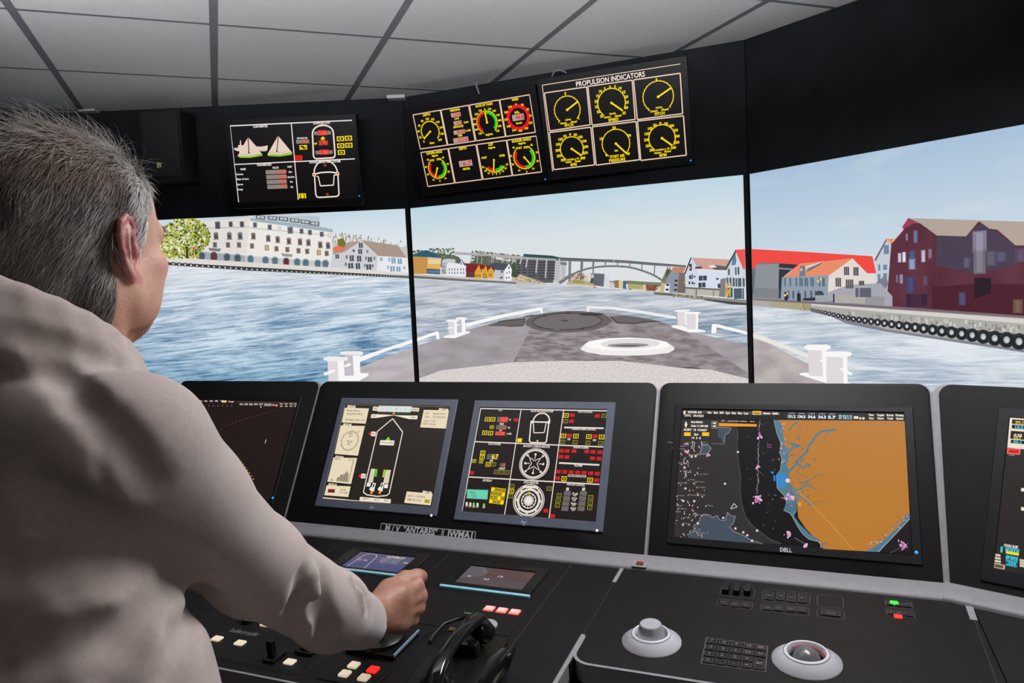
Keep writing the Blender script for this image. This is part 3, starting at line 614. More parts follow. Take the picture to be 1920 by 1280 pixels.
P.disc((1340, 780), 335, D1, 19, 40, ry=78); P.disc((1335, 778), 268, (116, 109, 111), 20, 40, ry=60)
cx, cy = P.p((1335, 778))
for i in range(60):
    if 40 < i < 43: continue
    a0, a1 = 2*PI*i/60, 2*PI*(i+1)/60
    P.lline((cx+268*P.kx*math.cos(a0), cy+60*P.kx*math.sin(a0)), (cx+268*P.kx*math.cos(a1), cy+60*P.kx*math.sin(a1)), (6 if i % 7 else 11)*P.kx, D2, 21)
P.box((1320, 772), 60, 8, D2, 22)
P.poly([(700, 815), (800, 775), (1005, 757), (985, 812), (900, 820)], D1, 19); P.line([(790, 778), (1005, 757), (985, 812), (870, 818)], 6, D2, 20)
P.poly([(985, 738), (1050, 725), (1145, 730), (1130, 742)], (96, 90, 92), 19); P.poly([(1430, 722), (1500, 710), (1640, 714), (1600, 730), (1480, 732)], D2, 22); P.poly([(1680, 740), (1800, 728), (1960, 752), (2090, 780), (1960, 784), (1860, 792), (1740, 790)], (108, 101, 104), 19); P.line([(1690, 742), (1740, 790), (1870, 794), (1960, 780), (2080, 780)], 7, D2, 20)
P.flush('deck_marking_picture', M_['pic'], DM)
P.line([(1045, 820), (905, 1102)], 5, (172, 166, 168), 20)
for k in range(34):
    x, y = rnd.uniform(1080, 2200), rnd.uniform(850, 1080); a = rnd.uniform(20, 70)
    P.poly([(x-a, y), (x-a*0.3, y-6), (x+a, y-2), (x+a*0.4, y+7)], rnd.choice([(124, 116, 120), (112, 104, 108), (150, 142, 145)]), 19)
P.poly([(2210, 1140), (2330, 1142), (2410, 1152), (2400, 1158), (2300, 1152)], (96, 84, 88), 20)
P.flush('deck_marking_picture', M_['pic'], DM)
P.poly([(-300, 1700), (-300, 1420), (130, 1242), (330, 1170), (900, 1105), (1280, 1094), (1780, 1094), (2300, 1156), (2490, 1164), (2800, 1240), (3300, 1450), (3300, 1700)], (220, 212, 210), 21); P.flush('bulwark_picture', stain_mat('bulwark picture', (206, 197, 195), (224, 217, 215), (40, 60, 1), 0.35, 0.65), DM)
# rails
RW = (248, 246, 244)
P.poly([(-60, 1010), (70, 940), (200, 890), (300, 855), (312, 862), (320, 918), (296, 920), (288, 885), (200, 915), (100, 955), (-60, 1035)], RW, 22); P.flush('rail_picture', M_['pic'], DM)
P.poly([(525, 795), (820, 722), (1120, 666), (1143, 670), (1144, 712), (1128, 714), (1124, 690), (820, 748), (530, 822)], RW, 22); P.flush('rail_picture', M_['pic'], DM)
P.z = Z7
P.poly([(216, 655), (420, 660), (640, 690), (930, 738), (930, 760), (640, 712), (420, 682), (238, 674), (236, 700), (216, 702)], (238, 236, 236), 22); P.flush('rail_picture', M_['pic'], DM)
P.poly([(1214, 810), (1222, 798), (1260, 800), (1460, 850), (1720, 925), (1720, 950), (1460, 874), (1254, 824), (1250, 872), (1212, 872)], RW, 22)
P.flush('rail_picture', M_['pic'], DM)
P.z = Z6
bollard_pair(P, DM, [[([(352, 895), (460, 870), (560, 855), (562, 868), (440, 912), (352, 908)], W1, 23)],
   [([(462, 755), (500, 755), (500, 865), (465, 868)], W3, 24), ([(495, 755), (520, 752), (530, 860), (497, 866)], W1, 25), ([(452, 748), (475, 744), (538, 746), (536, 764), (452, 766)], (244, 242, 242), 26)],
   [([(388, 778), (445, 778), (440, 888), (394, 885)], W2, 27), ([(436, 778), (458, 776), (462, 882), (438, 888)], W1, 28), ([(372, 768), (400, 763), (470, 764), (474, 774), (455, 782), (376, 780)], (244, 242, 242), 29), ([(380, 830), (420, 820), (424, 830), (384, 840)], W1, 30), ([(460, 802), (484, 798), (484, 806), (460, 812)], W1, 30)]])
P.z = Z7
bollard_pair(P, DM, [[([(895, 812), (940, 806), (1165, 850), (1160, 864), (1040, 866), (895, 824)], W1, 23)],
   [([(936, 698), (1005, 698), (1006, 812), (944, 816)], W2, 24), ([(1000, 700), (1018, 700), (1022, 815), (1006, 815)], W1, 25), ([(915, 690), (950, 685), (1040, 686), (1040, 694), (1000, 702), (920, 698)], W1, 26)],
   [([(1012, 716), (1090, 716), (1088, 838), (1018, 842)], W2, 27), ([(1088, 716), (1108, 714), (1106, 836), (1088, 840)], W1, 28), ([(1000, 706), (1040, 700), (1125, 702), (1124, 714), (1090, 722), (1004, 716)], W1, 29), ([(1085, 768), (1116, 774), (1114, 784), (1085, 778)], W1, 30), ([(985, 742), (1010, 746), (1010, 754), (985, 750)], W1, 30)]])
# life ring shaped hatch coaming
P.poly([(162, 1000), (205, 955), (240, 935), (380, 913), (560, 906), (720, 915), (850, 940), (916, 985), (916, 1005), (870, 1030), (700, 1048), (540, 1052), (340, 1046), (210, 1022)], (240, 236, 235), 23)
P.poly([(205, 955), (240, 935), (380, 913), (560, 906), (720, 915), (850, 940), (880, 962), (850, 990), (700, 1006), (540, 1010), (340, 1004), (220, 985)], (251, 250, 249), 24)
P.disc((560, 956), 215, (226, 221, 221), 25, 36, ry=36); P.disc((545, 968), 150, (150, 144, 146), 26, 30, ry=14); P.poly([(415, 974), (480, 968), (600, 968), (662, 976), (560, 980)], (92, 88, 90), 27)
P.flush('round_hatch_picture', M_['pic'], DM)

# ---------------- right screen
ZR, ZR2 = zoom(1380, 380, 3.5556), zoom(1440, 420, 7.1115)
P = Pic(FR, ZR, (1650, 520), C0); P.clip = (BW-0.001, 1.659, -0.948, -0.001)
P.lpoly([(BW, -0.945), (1.655, -0.945), (1.655, -0.002), (BW, -0.002)], (200, 214, 228), 0); P.flush('sky_picture', SKY_R, DR)
P.poly([(100, 308), (420, 325), (910, 356), (935, 470), (870, 470), (100, 440)], (238, 76, 68), 2); P.poly([(100, 436), (140, 440), (130, 630), (100, 630)], (98, 112, 124), 2)
P.poly([(90, 600), (1000, 672), (1010, 720), (90, 660)], (136, 138, 146), 2.5); P.poly([(132, 420), (150, 400), (290, 402), (285, 634), (118, 628)], (140, 146, 152), 3); P.poly([(132, 420), (150, 400), (285, 402), (285, 410), (150, 408)], (124, 130, 138), 4); P.poly([(125, 566), (287, 574), (285, 634), (118, 628)], (126, 132, 138), 4)
P.poly([(288, 404), (415, 412), (320, 490), (310, 640), (282, 636)], (52, 54, 62), 3); P.poly([(288, 432), (390, 440), (380, 448), (288, 442)], (140, 144, 150), 4); P.box((206, 405), 170, 6, (110, 116, 124), 5)
P.flush('red_roof_shed_picture', M_['pic'], DR)
P.z = ZR2
P.poly([(200, 712), (430, 525), (745, 495), (1125, 456), (850, 660), (812, 685)], (232, 140, 106), 5); P.poly([(498, 560), (745, 494), (730, 510), (520, 640)], (226, 204, 190), 6); P.poly([(520, 640), (520, 596), (745, 500), (700, 540)], (110, 116, 128), 7)
P.poly([(188, 708), (812, 684), (800, 1010), (170, 1010)], (142, 158, 172), 5); P.poly([(430, 560), (495, 552), (500, 690), (418, 700)], (108, 126, 146), 7)
P.poly([(812, 684), (850, 660), (1128, 456), (1360, 690), (1440, 690), (1430, 800), (1060, 812), (800, 910)], (226, 216, 212), 6); P.poly([(800, 908), (1060, 815), (1200, 800), (1500, 790), (1660, 960), (1660, 1100), (800, 1020)], (166, 166, 176), 7); P.poly([(890, 940), (1300, 952), (1300, 1060), (880, 1045)], (176, 170, 166), 8); P.poly([(1300, 955), (1560, 970), (1540, 1095), (1300, 1065)], (150, 150, 156), 8); P.line([(880, 930), (880, 1045)], 12, (60, 62, 72), 9)
for x, y, n in ((1050, 625, 3), (1175, 630, 3)):
    for i in range(n): P.box((x-24+i*24, y), 11, 58, (84, 78, 80), 8)
for x, y, n, w_ in ((940, 775, 3, 26), (1090, 798, 4, 26), (1250, 785, 3, 24)):
    for i in range(n): P.box((x-w_*(n-1)/2+i*w_, y), 12, 62 if x < 1200 else 30, (92, 84, 86), 9)
for x in (1190, 1245, 1285, 1320, 1355): P.box((x, 912), 22, 62, (96, 96, 110), 9)
for x in (230, 300, 380, 430, 455, 500, 525, 580, 605, 690, 735, 750): P.box((x, 772), 12, 62, (92, 106, 122), 8)
for x in (275, 340, 410, 500, 580, 640, 690): P.box((x, 945), 16, 60, (86, 98, 112), 8)
for x, y in ((447, 608), (672, 762), (708, 736), (232, 948), (260, 926)): P.disc((x, y), 9, (238, 206, 120), 10)
P.box((242, 975), 26, 80, (40, 42, 52), 9); P.box((415, 985), 30, 66, (40, 44, 54), 9); P.poly([(460, 990), (640, 975), (670, 1000), (620, 1020), (480, 1018)], (46, 54, 58), 9); P.box((720, 990), 100, 46, (156, 166, 172), 9); P.disc((690, 950), 34, (66, 74, 74), 8)
P.flush('pink_gable_house_picture', M_['pic'], DR)
P.z = ZR
P.poly([(1002, 240), (1052, 240), (1034, 282), (1010, 270)], (236, 148, 70), 4); P.poly([(930, 385), (1004, 242), (1060, 290), (1060, 690), (940, 640)], (196, 204, 214), 4); P.poly([(922, 382), (1002, 238), (1006, 252), (932, 390)], (120, 96, 108), 5)
for x, y, a, b in ((1003, 312, 34, 60), (956, 432, 14, 40), (995, 430, 26, 34), (995, 500, 26, 60), (955, 505, 18, 60), (960, 580, 20, 60)): P.box((x, y), a, b, (110, 136, 160), 5)
P.poly([(930, 540), (1000, 480), (1016, 540), (990, 600), (930, 560)], (120, 126, 140), 6)
P.flush('white_gable_house_picture', M_['pic'], DR)
# dark red warehouse
P.poly([(1000, 690), (1018, 500), (1036, 275), (1118, 180), (1150, 108), (1225, 140), (1330, 230), (1310, 720)], (92, 44, 56), 6); P.poly([(1310, 720), (1325, 180), (1640, 130), (1850, 280), (4300, 300), (4300, 1010), (1860, 755)], (70, 44, 60), 6)
P.poly([(1152, 112), (4300, 205), (4300, 600), (1320, 600), (1225, 300)], (72, 48, 62), 6); P.flush('red_warehouse_picture', stain_mat('red warehouse picture', (82, 38, 50), (98, 52, 66), (6, 3, 1), 0.3, 0.7), DR)
P.poly([(1340, 220), (1540, 222), (1640, 130), (1860, 282), (1860, 420), (1600, 470), (1330, 420)], (74, 62, 80), 7)
P.poly([(1310, 520), (1320, 560), (1600, 540), (4300, 560), (4300, 1010), (1860, 755), (1306, 716)], (76, 32, 46), 7); P.poly([(1590, 500), (1700, 500), (1700, 600), (1590, 640)], (40, 28, 40), 8)
P.poly([(1110, 160), (1150, 100), (1230, 136), (1180, 140), (1120, 176)], (150, 62, 84), 8); P.poly([(1150, 102), (4300, 198), (4300, 284), (1865, 284), (1745, 180), (1690, 172), (1620, 122), (1535, 224), (1340, 218), (1230, 138)], (178, 163, 152), 9)
P.line([(1034, 278), (1120, 180), (1112, 160), (1150, 104)], 5, (196, 84, 110), 10)
for x, y, a, b, c in ((1092, 366, 22, 60, (176, 168, 186)), (1122, 362, 22, 66, (196, 190, 204)), (1175, 352, 40, 60, (70, 78, 112)), (1175, 408, 40, 70, (120, 136, 168)), (1250, 356, 24, 76, (170, 160, 178)), (1295, 340, 22, 60, (120, 96, 116)), (1140, 228, 14, 46, (124, 108, 130)), (1198, 226, 26, 80, (96, 100, 134)), (1075, 506, 14, 50, (110, 94, 120)), (1103, 508, 22, 60, (128, 120, 148)), (1165, 545, 50, 110, (64, 66, 104)), (1262, 520, 30, 60, (90, 66, 90)), (1205, 650, 130, 80, (56, 38, 58)), (1625, 260, 76, 130, (128, 122, 140)), (1625, 390, 66, 150, (112, 104, 118)), (1700, 370, 60, 90, (88, 78, 96)), (1770, 360, 60, 60, (80, 76, 98)), (1540, 400, 36, 60, (86, 78, 100)), (1510, 640, 40, 80, (76, 66, 96)), (1900, 350, 60, 80, (82, 70, 90)), (1880, 690, 50, 80, (104, 78, 70))):
    P.box((x, y), a, b, c, 10); P.box((x, y), a*0.5, b*0.85, tuple(min(255, int(q*1.18)) for q in c), 11)
P.flush('warehouse_roof_and_windows_picture', M_['pic'], DR)
WR = water_mat('water picture right', -0.290, -0.86, -0.42, [(0, (116, 144, 170)), (0.5, (146, 166, 186)), (1, (184, 193, 205))], [(0, (222, 229, 236)), (0.5, (226, 231, 237)), (1, (226, 230, 236))], 0.95, 0.38, 0.57)
P.poly([(60, 655), (520, 720), (720, 760), (1000, 845), (1920, 985), (4300, 1385), (4300, 2600), (60, 2200)], (200, 208, 218), 12); P.flush('water_picture', WR, DR)
P.poly([(90, 636), (480, 660), (1040, 700), (1920, 760), (4300, 925), (4300, 1393), (1930, 990), (1540, 930), (1000, 850), (760, 800), (680, 760), (500, 722), (90, 684)], (172, 170, 164), 13)
P.poly([(230, 655), (500, 672), (500, 718), (230, 690)], (170, 164, 130), 14); P.poly([(90, 638), (1040, 690), (1920, 752), (4300, 906), (4300, 930), (1920, 768), (1040, 708), (90, 646)], (120, 104, 112), 14); P.poly([(500, 672), (1040, 712), (1920, 774), (4300, 930), (4300, 986), (1920, 806), (1040, 734), (500, 684)], (212, 208, 204), 14)
for k in range(160):
    x = rnd.uniform(720, 2000); y = 722+(x-520)*0.075+rnd.uniform(-6, 46+(x-500)*0.03); P.box((x, y), rnd.uniform(6, 14), rnd.uniform(10, 30), rnd.choice([(196, 194, 188), (150, 148, 142), (206, 206, 202), (138, 136, 132)]), 15)
for k in range(40): x = rnd.uniform(430, 500); P.box((x, 690+rnd.uniform(-14, 20)), 3, 28, rnd.choice([(190, 180, 130), (120, 112, 84)]), 15)
P.poly([(500, 712), (760, 770), (1000, 842), (1930, 980), (4300, 1375), (4300, 1400), (1930, 998), (1000, 858), (740, 806), (640, 760), (500, 726)], (128, 128, 140), 15)
x = 505.0
while x < 4200:
    f_ = (x-505)/1400; r = 9+34*min(f_, 1.3)**0.85; y = 708+52*f_ if x < 700 else 772+(x-770)*0.136
    if x < 770: y = 710+(x-505)*0.235
    P.disc((x, y), r*1.05, (46, 50, 54), 17, 16, ry=r*1.15); P.disc((x+r*0.1, y+r*0.1), r*0.8, (34, 37, 41), 18, 16, ry=r*0.9); P.disc((x, y), r*0.42, (166, 172, 178), 19, 12, ry=r*0.52); P.disc((x+r*0.06, y+r*0.1), r*0.24, (206, 208, 208), 20, 10, ry=r*0.34)
    P.box((x+r*1.05, y), r*0.25, r*1.7, (60, 62, 66), 16)
    x += r*1.95+3
P.flush('quay_and_tyre_picture', M_['pic'], DR)
P.poly([(110, 900), (210, 930), (360, 1010), (520, 1095), (900, 1300), (900, 1600), (95, 1600), (95, 890)], (184, 172, 172), 18); P.flush('deck_picture', stain_mat('deck picture right', (168, 157, 158), (196, 187, 187), (4, 8, 1), 0.35, 0.7), DR)
P.poly([(110, 868), (180, 888), (340, 950), (490, 1012), (484, 1036), (330, 975), (110, 895)], (236, 229, 222), 20); P.flush('rail_picture', M_['pic'], DR)
bollard_pair(P, DR, [[([(428, 1136), (470, 1130), (620, 1160), (760, 1200), (760, 1300), (640, 1300), (600, 1200), (428, 1146)], W1, 21)],
   [([(484, 975), (590, 975), (600, 1160), (490, 1150)], W2, 22), ([(575, 975), (605, 972), (612, 1165), (585, 1160)], W1, 23), ([(456, 960), (480, 945), (610, 944), (637, 955), (630, 975), (585, 985), (480, 980), (458, 968)], W1, 24)],
   [([(606, 1010), (745, 1016), (750, 1300), (606, 1300)], W2, 25), ([(716, 1016), (745, 1012), (750, 1300), (722, 1300)], W1, 26), ([(580, 1005), (610, 990), (750, 990), (775, 1000), (770, 1020), (720, 1030), (600, 1024), (582, 1014)], W1, 27), ([(565, 1042), (605, 1055), (605, 1072), (565, 1056)], W1, 28), ([(700, 1098), (775, 1130), (780, 1146), (765, 1150), (698, 1112)], W1, 28)]])
# ------------------------------------------------------------------ console geometry: u along, d away from the operator, z up
T61, T45 = math.radians(61), math.radians(4.5)
FP = Frame(C(-0.43, 1.775, 0.9475), E_, A_*math.cos(T61)+UP*math.sin(T61))      # face of the monitor panels
FD = Frame(C(-0.47, 1.716, 0.932), E_, A_*math.cos(T45)+UP*math.sin(T45))      # desk top; local y = 0 at its back edge, negative towards the operator
LP = lambda x, y: FP.hit(x, y)
LD = lambda x, y: FD.hit(x, y)
PTOP = (1.344-0.9475)/math.sin(T61)

def panel_bay(root, a0, a1, fr=FP, top=PTOP):
    mb = MB(); mb.rslab(a0, a1, -0.06, top, -0.035, 0.0, 0.026, 0.002, 6); mb.build('face_panel', M_['black'], root, True)
    mb = MB(); mb.rslab(a0-0.0055, a1+0.0055, -0.055, top+0.001, -0.037, -0.004, 0.029, 0.001, 6); mb.build('edge_band', M_['trim'], root, True)
bays = []
for a0, a1, lab in ((-1.70, -1.101, 'black console bay left of the twin monitors, holding the radar display'), (-1.091, -0.001, 'wide black console bay holding two blue grey monitors'), (0.009, 0.639, 'black console bay holding the chart display with orange land')):
    root = empty('console_bay', FP.M); tag(root, lab, 'console', 'console bays with slanted faces'); bays.append(root)
    panel_bay(root, a0, a1)
    mb = MB(); mb.prism([(a0+0.01, -0.5), (a1-0.01, -0.5), (a1-0.01, -0.02), (a0+0.01, -0.02)], -0.02, -0.015)
    mb = MB()
    # body behind the face
    Mi = FP.M.inverted(); q = []
    u0, u1 = -0.43+a0+0.012, -0.43+a1-0.012
    for (d, z) in ((1.80, 0.93), (1.995, 1.315), (2.12, 1.30), (2.16, 0.0), (1.80, 0.0)): q.append((d, z))
    mb.loft([[tuple(Mi @ C(u, d, z)) for d, z in q] for u in (u0, u1)]); mb.build('body', M_['black'], root)
# the bay that turns towards the operator on the right
B0, T0 = C(0.2115, 1.777, 0.9535), C(0.2215, 1.992, 1.344)
E2 = heading(-44); FP2 = Frame(B0, E2, (T0-B0)-E2*((T0-B0).dot(E2)))
top2 = (T0-B0).dot(FP2.Y); sk = (T0-B0).dot(FP2.X)
root = empty('console_bay', FP2.M); tag(root, 'black console bay at the right, turned inwards, showing only part of a monitor', 'console', 'console bays with slanted faces'); BAY4 = root
def skew_slab(a0, a1, z0, z1, r, y0, y1, inset=0.0):
    pts = []
    sx = lambda y: sk*y/top2
    for cx, cy, s0 in ((a1, y1, 0), (a0, y1, 90)):
        for k in range(7):
            a = math.radians(s0+90*k/6); ox = cx-r if s0 == 0 else cx+r
            pts.append((ox+r*math.cos(a)+sx(cy), cy-r+r*math.sin(a)))
    pts += [(a0+sx(y0), y0), (a1+sx(y0), y0)]
    return [[(x, y, z) for x, y in pts] for z in (z0, z1)]
mb = MB(); mb.loft(skew_slab(0.010, 0.95, -0.035, 0.0, 0.026, -0.06, top2)); mb.build('face_panel', M_['black'], root)
mb = MB(); mb.loft(skew_slab(-0.0060, 0.955, -0.037, -0.004, 0.029, -0.055, top2+0.001)); mb.build('edge_band', M_['trim'], root)
mb = MB(); Mi = FP2.M.inverted(); A2 = Vector((-E2.y, E2.x, 0))
mb.loft([[tuple(Mi @ (B0-UP*B0.z + E2*u + A2*(d-1.777) + UP*z)) for d, z in ((1.80, 0.93), (1.995, 1.315), (2.12, 1.30), (2.16, 0.0), (1.80, 0.0))] for u in (0.03, 0.93)]); mb.build('body', M_['black'], root)

def rect_of(fr, px4, c=0.0):
    q = [fr.hit(x, y, c) for x, y in px4]
    return ((q[0][0]+q[3][0])/2, (q[1][0]+q[2][0])/2, (q[2][1]+q[3][1])/2, (q[0][1]+q[1][1])/2)
def monitor(name, fr, outer, inner, label, mats=None, depth=0.03, z0=-0.02, proud=0.004, group=None):
    """outer and inner are (x0, x1, y0, y1) in the frame"""
    root = empty(name, fr.M); tag(root, label, 'monitor', group)
    mats = mats or M_['bezel']
    mb = MB(); mb.rframe(*outer, *inner, 0.0, proud); mb.build('bezel', mats, root)
    mb = MB(); mb.box(outer[0]+0.004, outer[1]-0.004, outer[2]+0.004, outer[3]-0.004, z0, 0.0006); mb.build('back_case', M_['bezel'], root)
    return root
def led(root, fr, px, mat, r=0.003, z=0.004):
    a, b = fr.hit(*px); mb = MB(); mb.lathe([(r, 0), (r, 0.0008), (r*0.5, 0.0015)], (a, b, z), 10); mb.build('power_light', mat, root)

WHT, BEI, YEL, RED, GRN = (236, 228, 226), (233, 205, 180), (246, 216, 10), (240, 34, 30), (60, 226, 40)
GRY, RDG, BLK = (134, 122, 116), (255, 74, 54), (24, 20, 22)

# ---------------- hanging monitors
def lift(c, k): return Vector((c[0]*k, c[1]*k, c[2]*k+EYE))
FH1 = Frame(lift((-0.854, 3.118, 0.573), 0.59/0.518), (0.989, -0.141, -0.033), (0.012, -0.148, 0.989))
FH2 = Frame(lift((-0.108, 3.086, 0.61), 0.575/0.518), (0.916, -0.401, 0.013), (-0.13, -0.267, 0.955))
FH3 = Frame(lift((0.418, 2.872, 0.628), 0.575/0.518), (0.942, -0.336, 0.011), (-0.093, -0.228, 0.969))
def hanging(fr, inner_px, outer_px, label, ledpx):
    i = rect_of(fr, inner_px); o = rect_of(fr, outer_px)
    root = monitor('wall_monitor', fr, o, i, label, depth=0.05, z0=-0.045, proud=0.006, group='monitors hung above the big screens')
    led(root, fr, ledpx, M_['led_blue'], 0.0035, 0.006)
    mb = MB(); mb.box(-0.1, 0.1, -0.06, 0.06, -0.075, -0.045); mb.build('mount_plate', M_['bezel'], root)
    return root, i
def glass(P, i, col=(16, 13, 15), L=0): P.clip = tuple(i); P.lpoly([(i[0], i[2]), (i[1], i[2]), (i[1], i[3]), (i[0], i[3])], col, L)

# -- left one
ZA = zoom(400, 200, 6.4)
mon, i = hanging(FH1, [(431.3, 235), (661, 224.5), (671, 372), (447.3, 379.5)], [(422.5, 224), (668.5, 212.5), (679.5, 384.5), (437.5, 392.5)], 'black monitor above the left screen, with clinometer and doppler log', (674.5, 367))
P = Pic(FH1, ZA, (550, 300), 0.0008); glass(P, i)
P.line([(200, 230), (1668, 162)], 13, WHT, 2); P.line([(200, 230), (303, 1145)], 11, WHT, 2); P.line([(935, 198), (1018, 1115)], 11, WHT, 2); P.line([(258, 693), (1700, 625)], 11, WHT, 2)
for q, t, wd in (((565, 237), 'CLINOMETER', 180), ((1300, 198), 'DOPPLER LOG', 195), ((1338, 662), 'SOUND RECEPTION SYSTEM', 370), ((612, 698), 'PARAMETERS', 175)): P.text(q, t, 26, WHT, 3, 0.03, wd)
for q, t, wd in (((358, 750), 'NAME', 66), ((745, 732), 'VALUE', 76), ((918, 722), 'UNIT', 56), ((316, 810), 'Course', 90), ((352, 868), 'Rate of turn', 150), ((320, 933), 'Surge', 74), ((322, 992), 'Sway', 72), ((925, 782), 'deg', 44), ((932, 843), 'deg/min', 86), ((938, 900), 'kn', 32), ((943, 962), 'kn', 32)): P.text(q, t, 23, WHT, 3, 0.03, wd)
P.poly([(245, 495), (300, 492), (295, 465), (318, 458), (322, 402), (332, 402), (335, 460), (360, 464), (418, 364), (515, 475), (570, 480), (655, 464), (648, 522), (555, 532), (585, 568), (440, 592), (290, 597), (318, 540), (255, 520)], (228, 204, 190), 3)
P.poly([(290, 590), (440, 592), (588, 562), (588, 588), (440, 613), (320, 612)], (140, 200, 40), 4); P.poly([(560, 520), (648, 520), (630, 535), (575, 535)], (180, 200, 150), 4)
P.poly([(777, 348), (946, 550), (800, 575), (648, 574)], (228, 206, 192), 3); P.poly([(648, 572), (800, 573), (946, 546), (942, 576), (800, 598), (660, 592)], (140, 200, 40), 4)
for k in range(9): P.line([(318+k*30, 578-abs(k-4)*0), (320+k*30, 566)], 4, BLK, 5); P.line([(675+k*30, 560-k*1.5), (677+k*30, 548-k*1.5)], 4, BLK, 5)
P.line([(418, 366), (428, 553)], 11, BLK, 5); P.disc((428, 553), 10, BLK, 6); P.line([(780, 355), (763, 535)], 10, BLK, 5); P.disc((763, 535), 10, BLK, 6)
P.text((1065, 378), 'DISTANCE NM', 20, WHT, 3, 0.03, 122); P.box((1072, 418), 156, 46, GRY, 3); P.text((1105, 418), '15.1', 36, RDG, 5, 0.04, 80)
P.obox((1080, 487), 90, 52, YEL, BLK, 0.14, 3); P.box((1062, 500), 20, 24, YEL, 5); P.box((1098, 478), 18, 20, YEL, 5); P.box((1022, 613), 94, 56, RED, 3); P.box((1022, 613), 66, 28, (150, 20, 20), 4); P.text((1022, 613), 'Alarm', 18, RED, 6, 0.02, 54)
hull = [(1190, 320)] + [(1315-125*math.cos(PI*k/10), 318-92*math.sin(PI*k/10)-k*0.8) for k in range(1, 10)] + [(1440, 310), (1462, 580), (1452, 605), (1430, 613), (1230, 625), (1212, 612), (1202, 590)]
P.line(hull, 17, (240, 224, 208), 3, True)
for x, y, wd, t in ((1310, 315, 200, '2.06'), (1330, 547, 204, '1.86')): P.box((x, y), wd, 42, GRY, 3); P.box((x, y-2), 106, 60, (216, 40, 34), 4); P.text((x, y), t, 44, (255, 100, 80), 6, 0.03, 90); P.text((x-82, y+3), '-', 26, RDG, 6, 0.06)
P.poly([(1315, 355), (1346, 383), (1330, 386), (1330, 410), (1300, 410), (1300, 388), (1282, 388)], YEL, 4); P.box((1316, 398), 12, 18, BLK, 5); P.box((1320, 434), 112, 58, (150, 40, 36), 3); P.text((1320, 434), '3.40', 44, RDG, 6, 0.03, 96); P.text((1228, 440), 'or', 30, YEL, 4, 0.04)
for q in ((1525, 384), (1622, 377), (1530, 468), (1627, 462), (1537, 547)): P.obox(q, 84, 56, YEL, BLK, 0.16, 3, YEL)
for k, t in enumerate(('131.0', '136.1', '04.7', '-0.2')): P.box((750+k*6, 782+k*59), 244, 50, (142, 130, 124), 3); P.text((830+k*5, 782+k*59), t, 38, RDG, 5, 0.03)
P.arc((1350, 795), 138, -90, 90, 15, (240, 226, 210), 3); P.line([(1205, 812), (1280, 792), (1350, 785), (1420, 784), (1500, 800)], 15, (240, 226, 210), 3)
P.line([(1215, 830), (1228, 1040), (1240, 1080), (1270, 1088), (1480, 1076), (1505, 1060), (1508, 1040), (1495, 810)], 15, (240, 226, 210), 3); P.line([(1240, 835), (1260, 838), (1285, 950), (1442, 940), (1450, 820), (1490, 815)], 12, (240, 226, 210), 3)
for q in ((1210, 815), (1490, 802)): P.box(q, 40, 36, (240, 226, 210), 4); P.box(q, 22, 20, (232, 70, 54), 5)
for q in ((1342, 702), (1370, 1050)): P.arc(q, 10, 0, 360, 7, (236, 66, 56), 5, 14)
P.obox((1070, 1070), 86, 60, YEL, YEL, 0.1, 3); P.text((1070, 1072), '[  ]', 34, BLK, 5, 0.05, 56)
P.flush('screen', M_['pic'], mon)

def cell_lines(P, q, w_, col): P.line(q, w_, col, 2, True)
def needle(P, c, t, w_, col=YEL):
    P.line([c, t], w_, col, 6); P.disc(c, w_*0.8, col, 6)
def ticks(P, c, r, a0, a1, n, l, w_, col):
    cx, cy = P.p(c)
    for k in range(n+1):
        a = math.radians(a0+(a1-a0)*k/n); s, cc = math.sin(a), math.cos(a); R0, R1 = r*P.kx, (r+l)*P.kx
        P.lline((cx+R0*s, cy+R0*cc), (cx+R1*s, cy+R1*cc), w_*P.kx, col, 4)

# -- middle one
ZBm = zoom(750, 150, 5.8167)
mon, i = hanging(FH2, [(772.5, 214), (993.5, 176), (1017.5, 322.5), (801, 351)], [(758.6, 201.5), (1003.5, 157.5), (1031, 339), (790.5, 366)], 'black monitor with eight dials, rudder and wind, hung beside the propulsion monitor', (1023.3, 335.3))
P = Pic(FH2, ZBm, (895, 262), 0.0008); glass(P, i)
def quad(TL, TR, BR, BL, u0, u1):
    f = lambda a, b, t: (a[0]+(b[0]-a[0])*t, a[1]+(b[1]-a[1])*t)
    return [f(TL, TR, u0), f(TL, TR, u1), f(BL, BR, u1), f(BL, BR, u0)]
for row in (((142, 380), (1413, 160), (1477, 568), (222, 752)), ((228, 790), (1487, 610), (1547, 1000), (305, 1160))):
    for u0, u1 in ((0, 0.2330), (0.240, 0.4760), (0.485, 0.739), (0.745, 1.0)): cell_lines(P, quad(*row, u0, u1), 10, (232, 196, 164))
def lab(P, items, h, col=YEL, bold=0.045):
    for q, t in items: P.text(q, t, h, col, 5, bold)
for q, t, wd in (((290, 380), 'DEPTH', 84), ((600, 328), 'HEADING', 108), ((917, 273), 'RATE OF TURN', 182), ((1255, 213), 'WIND', 70), ((375, 792), 'RUDDER ANGLE', 182), ((685, 748), 'DEPTH', 84), ((992, 703), 'LIST', 54), ((1325, 657), 'RUDDER ANGLE', 200)): P.text(q, t, 24, YEL, 5, 0.05, wd)
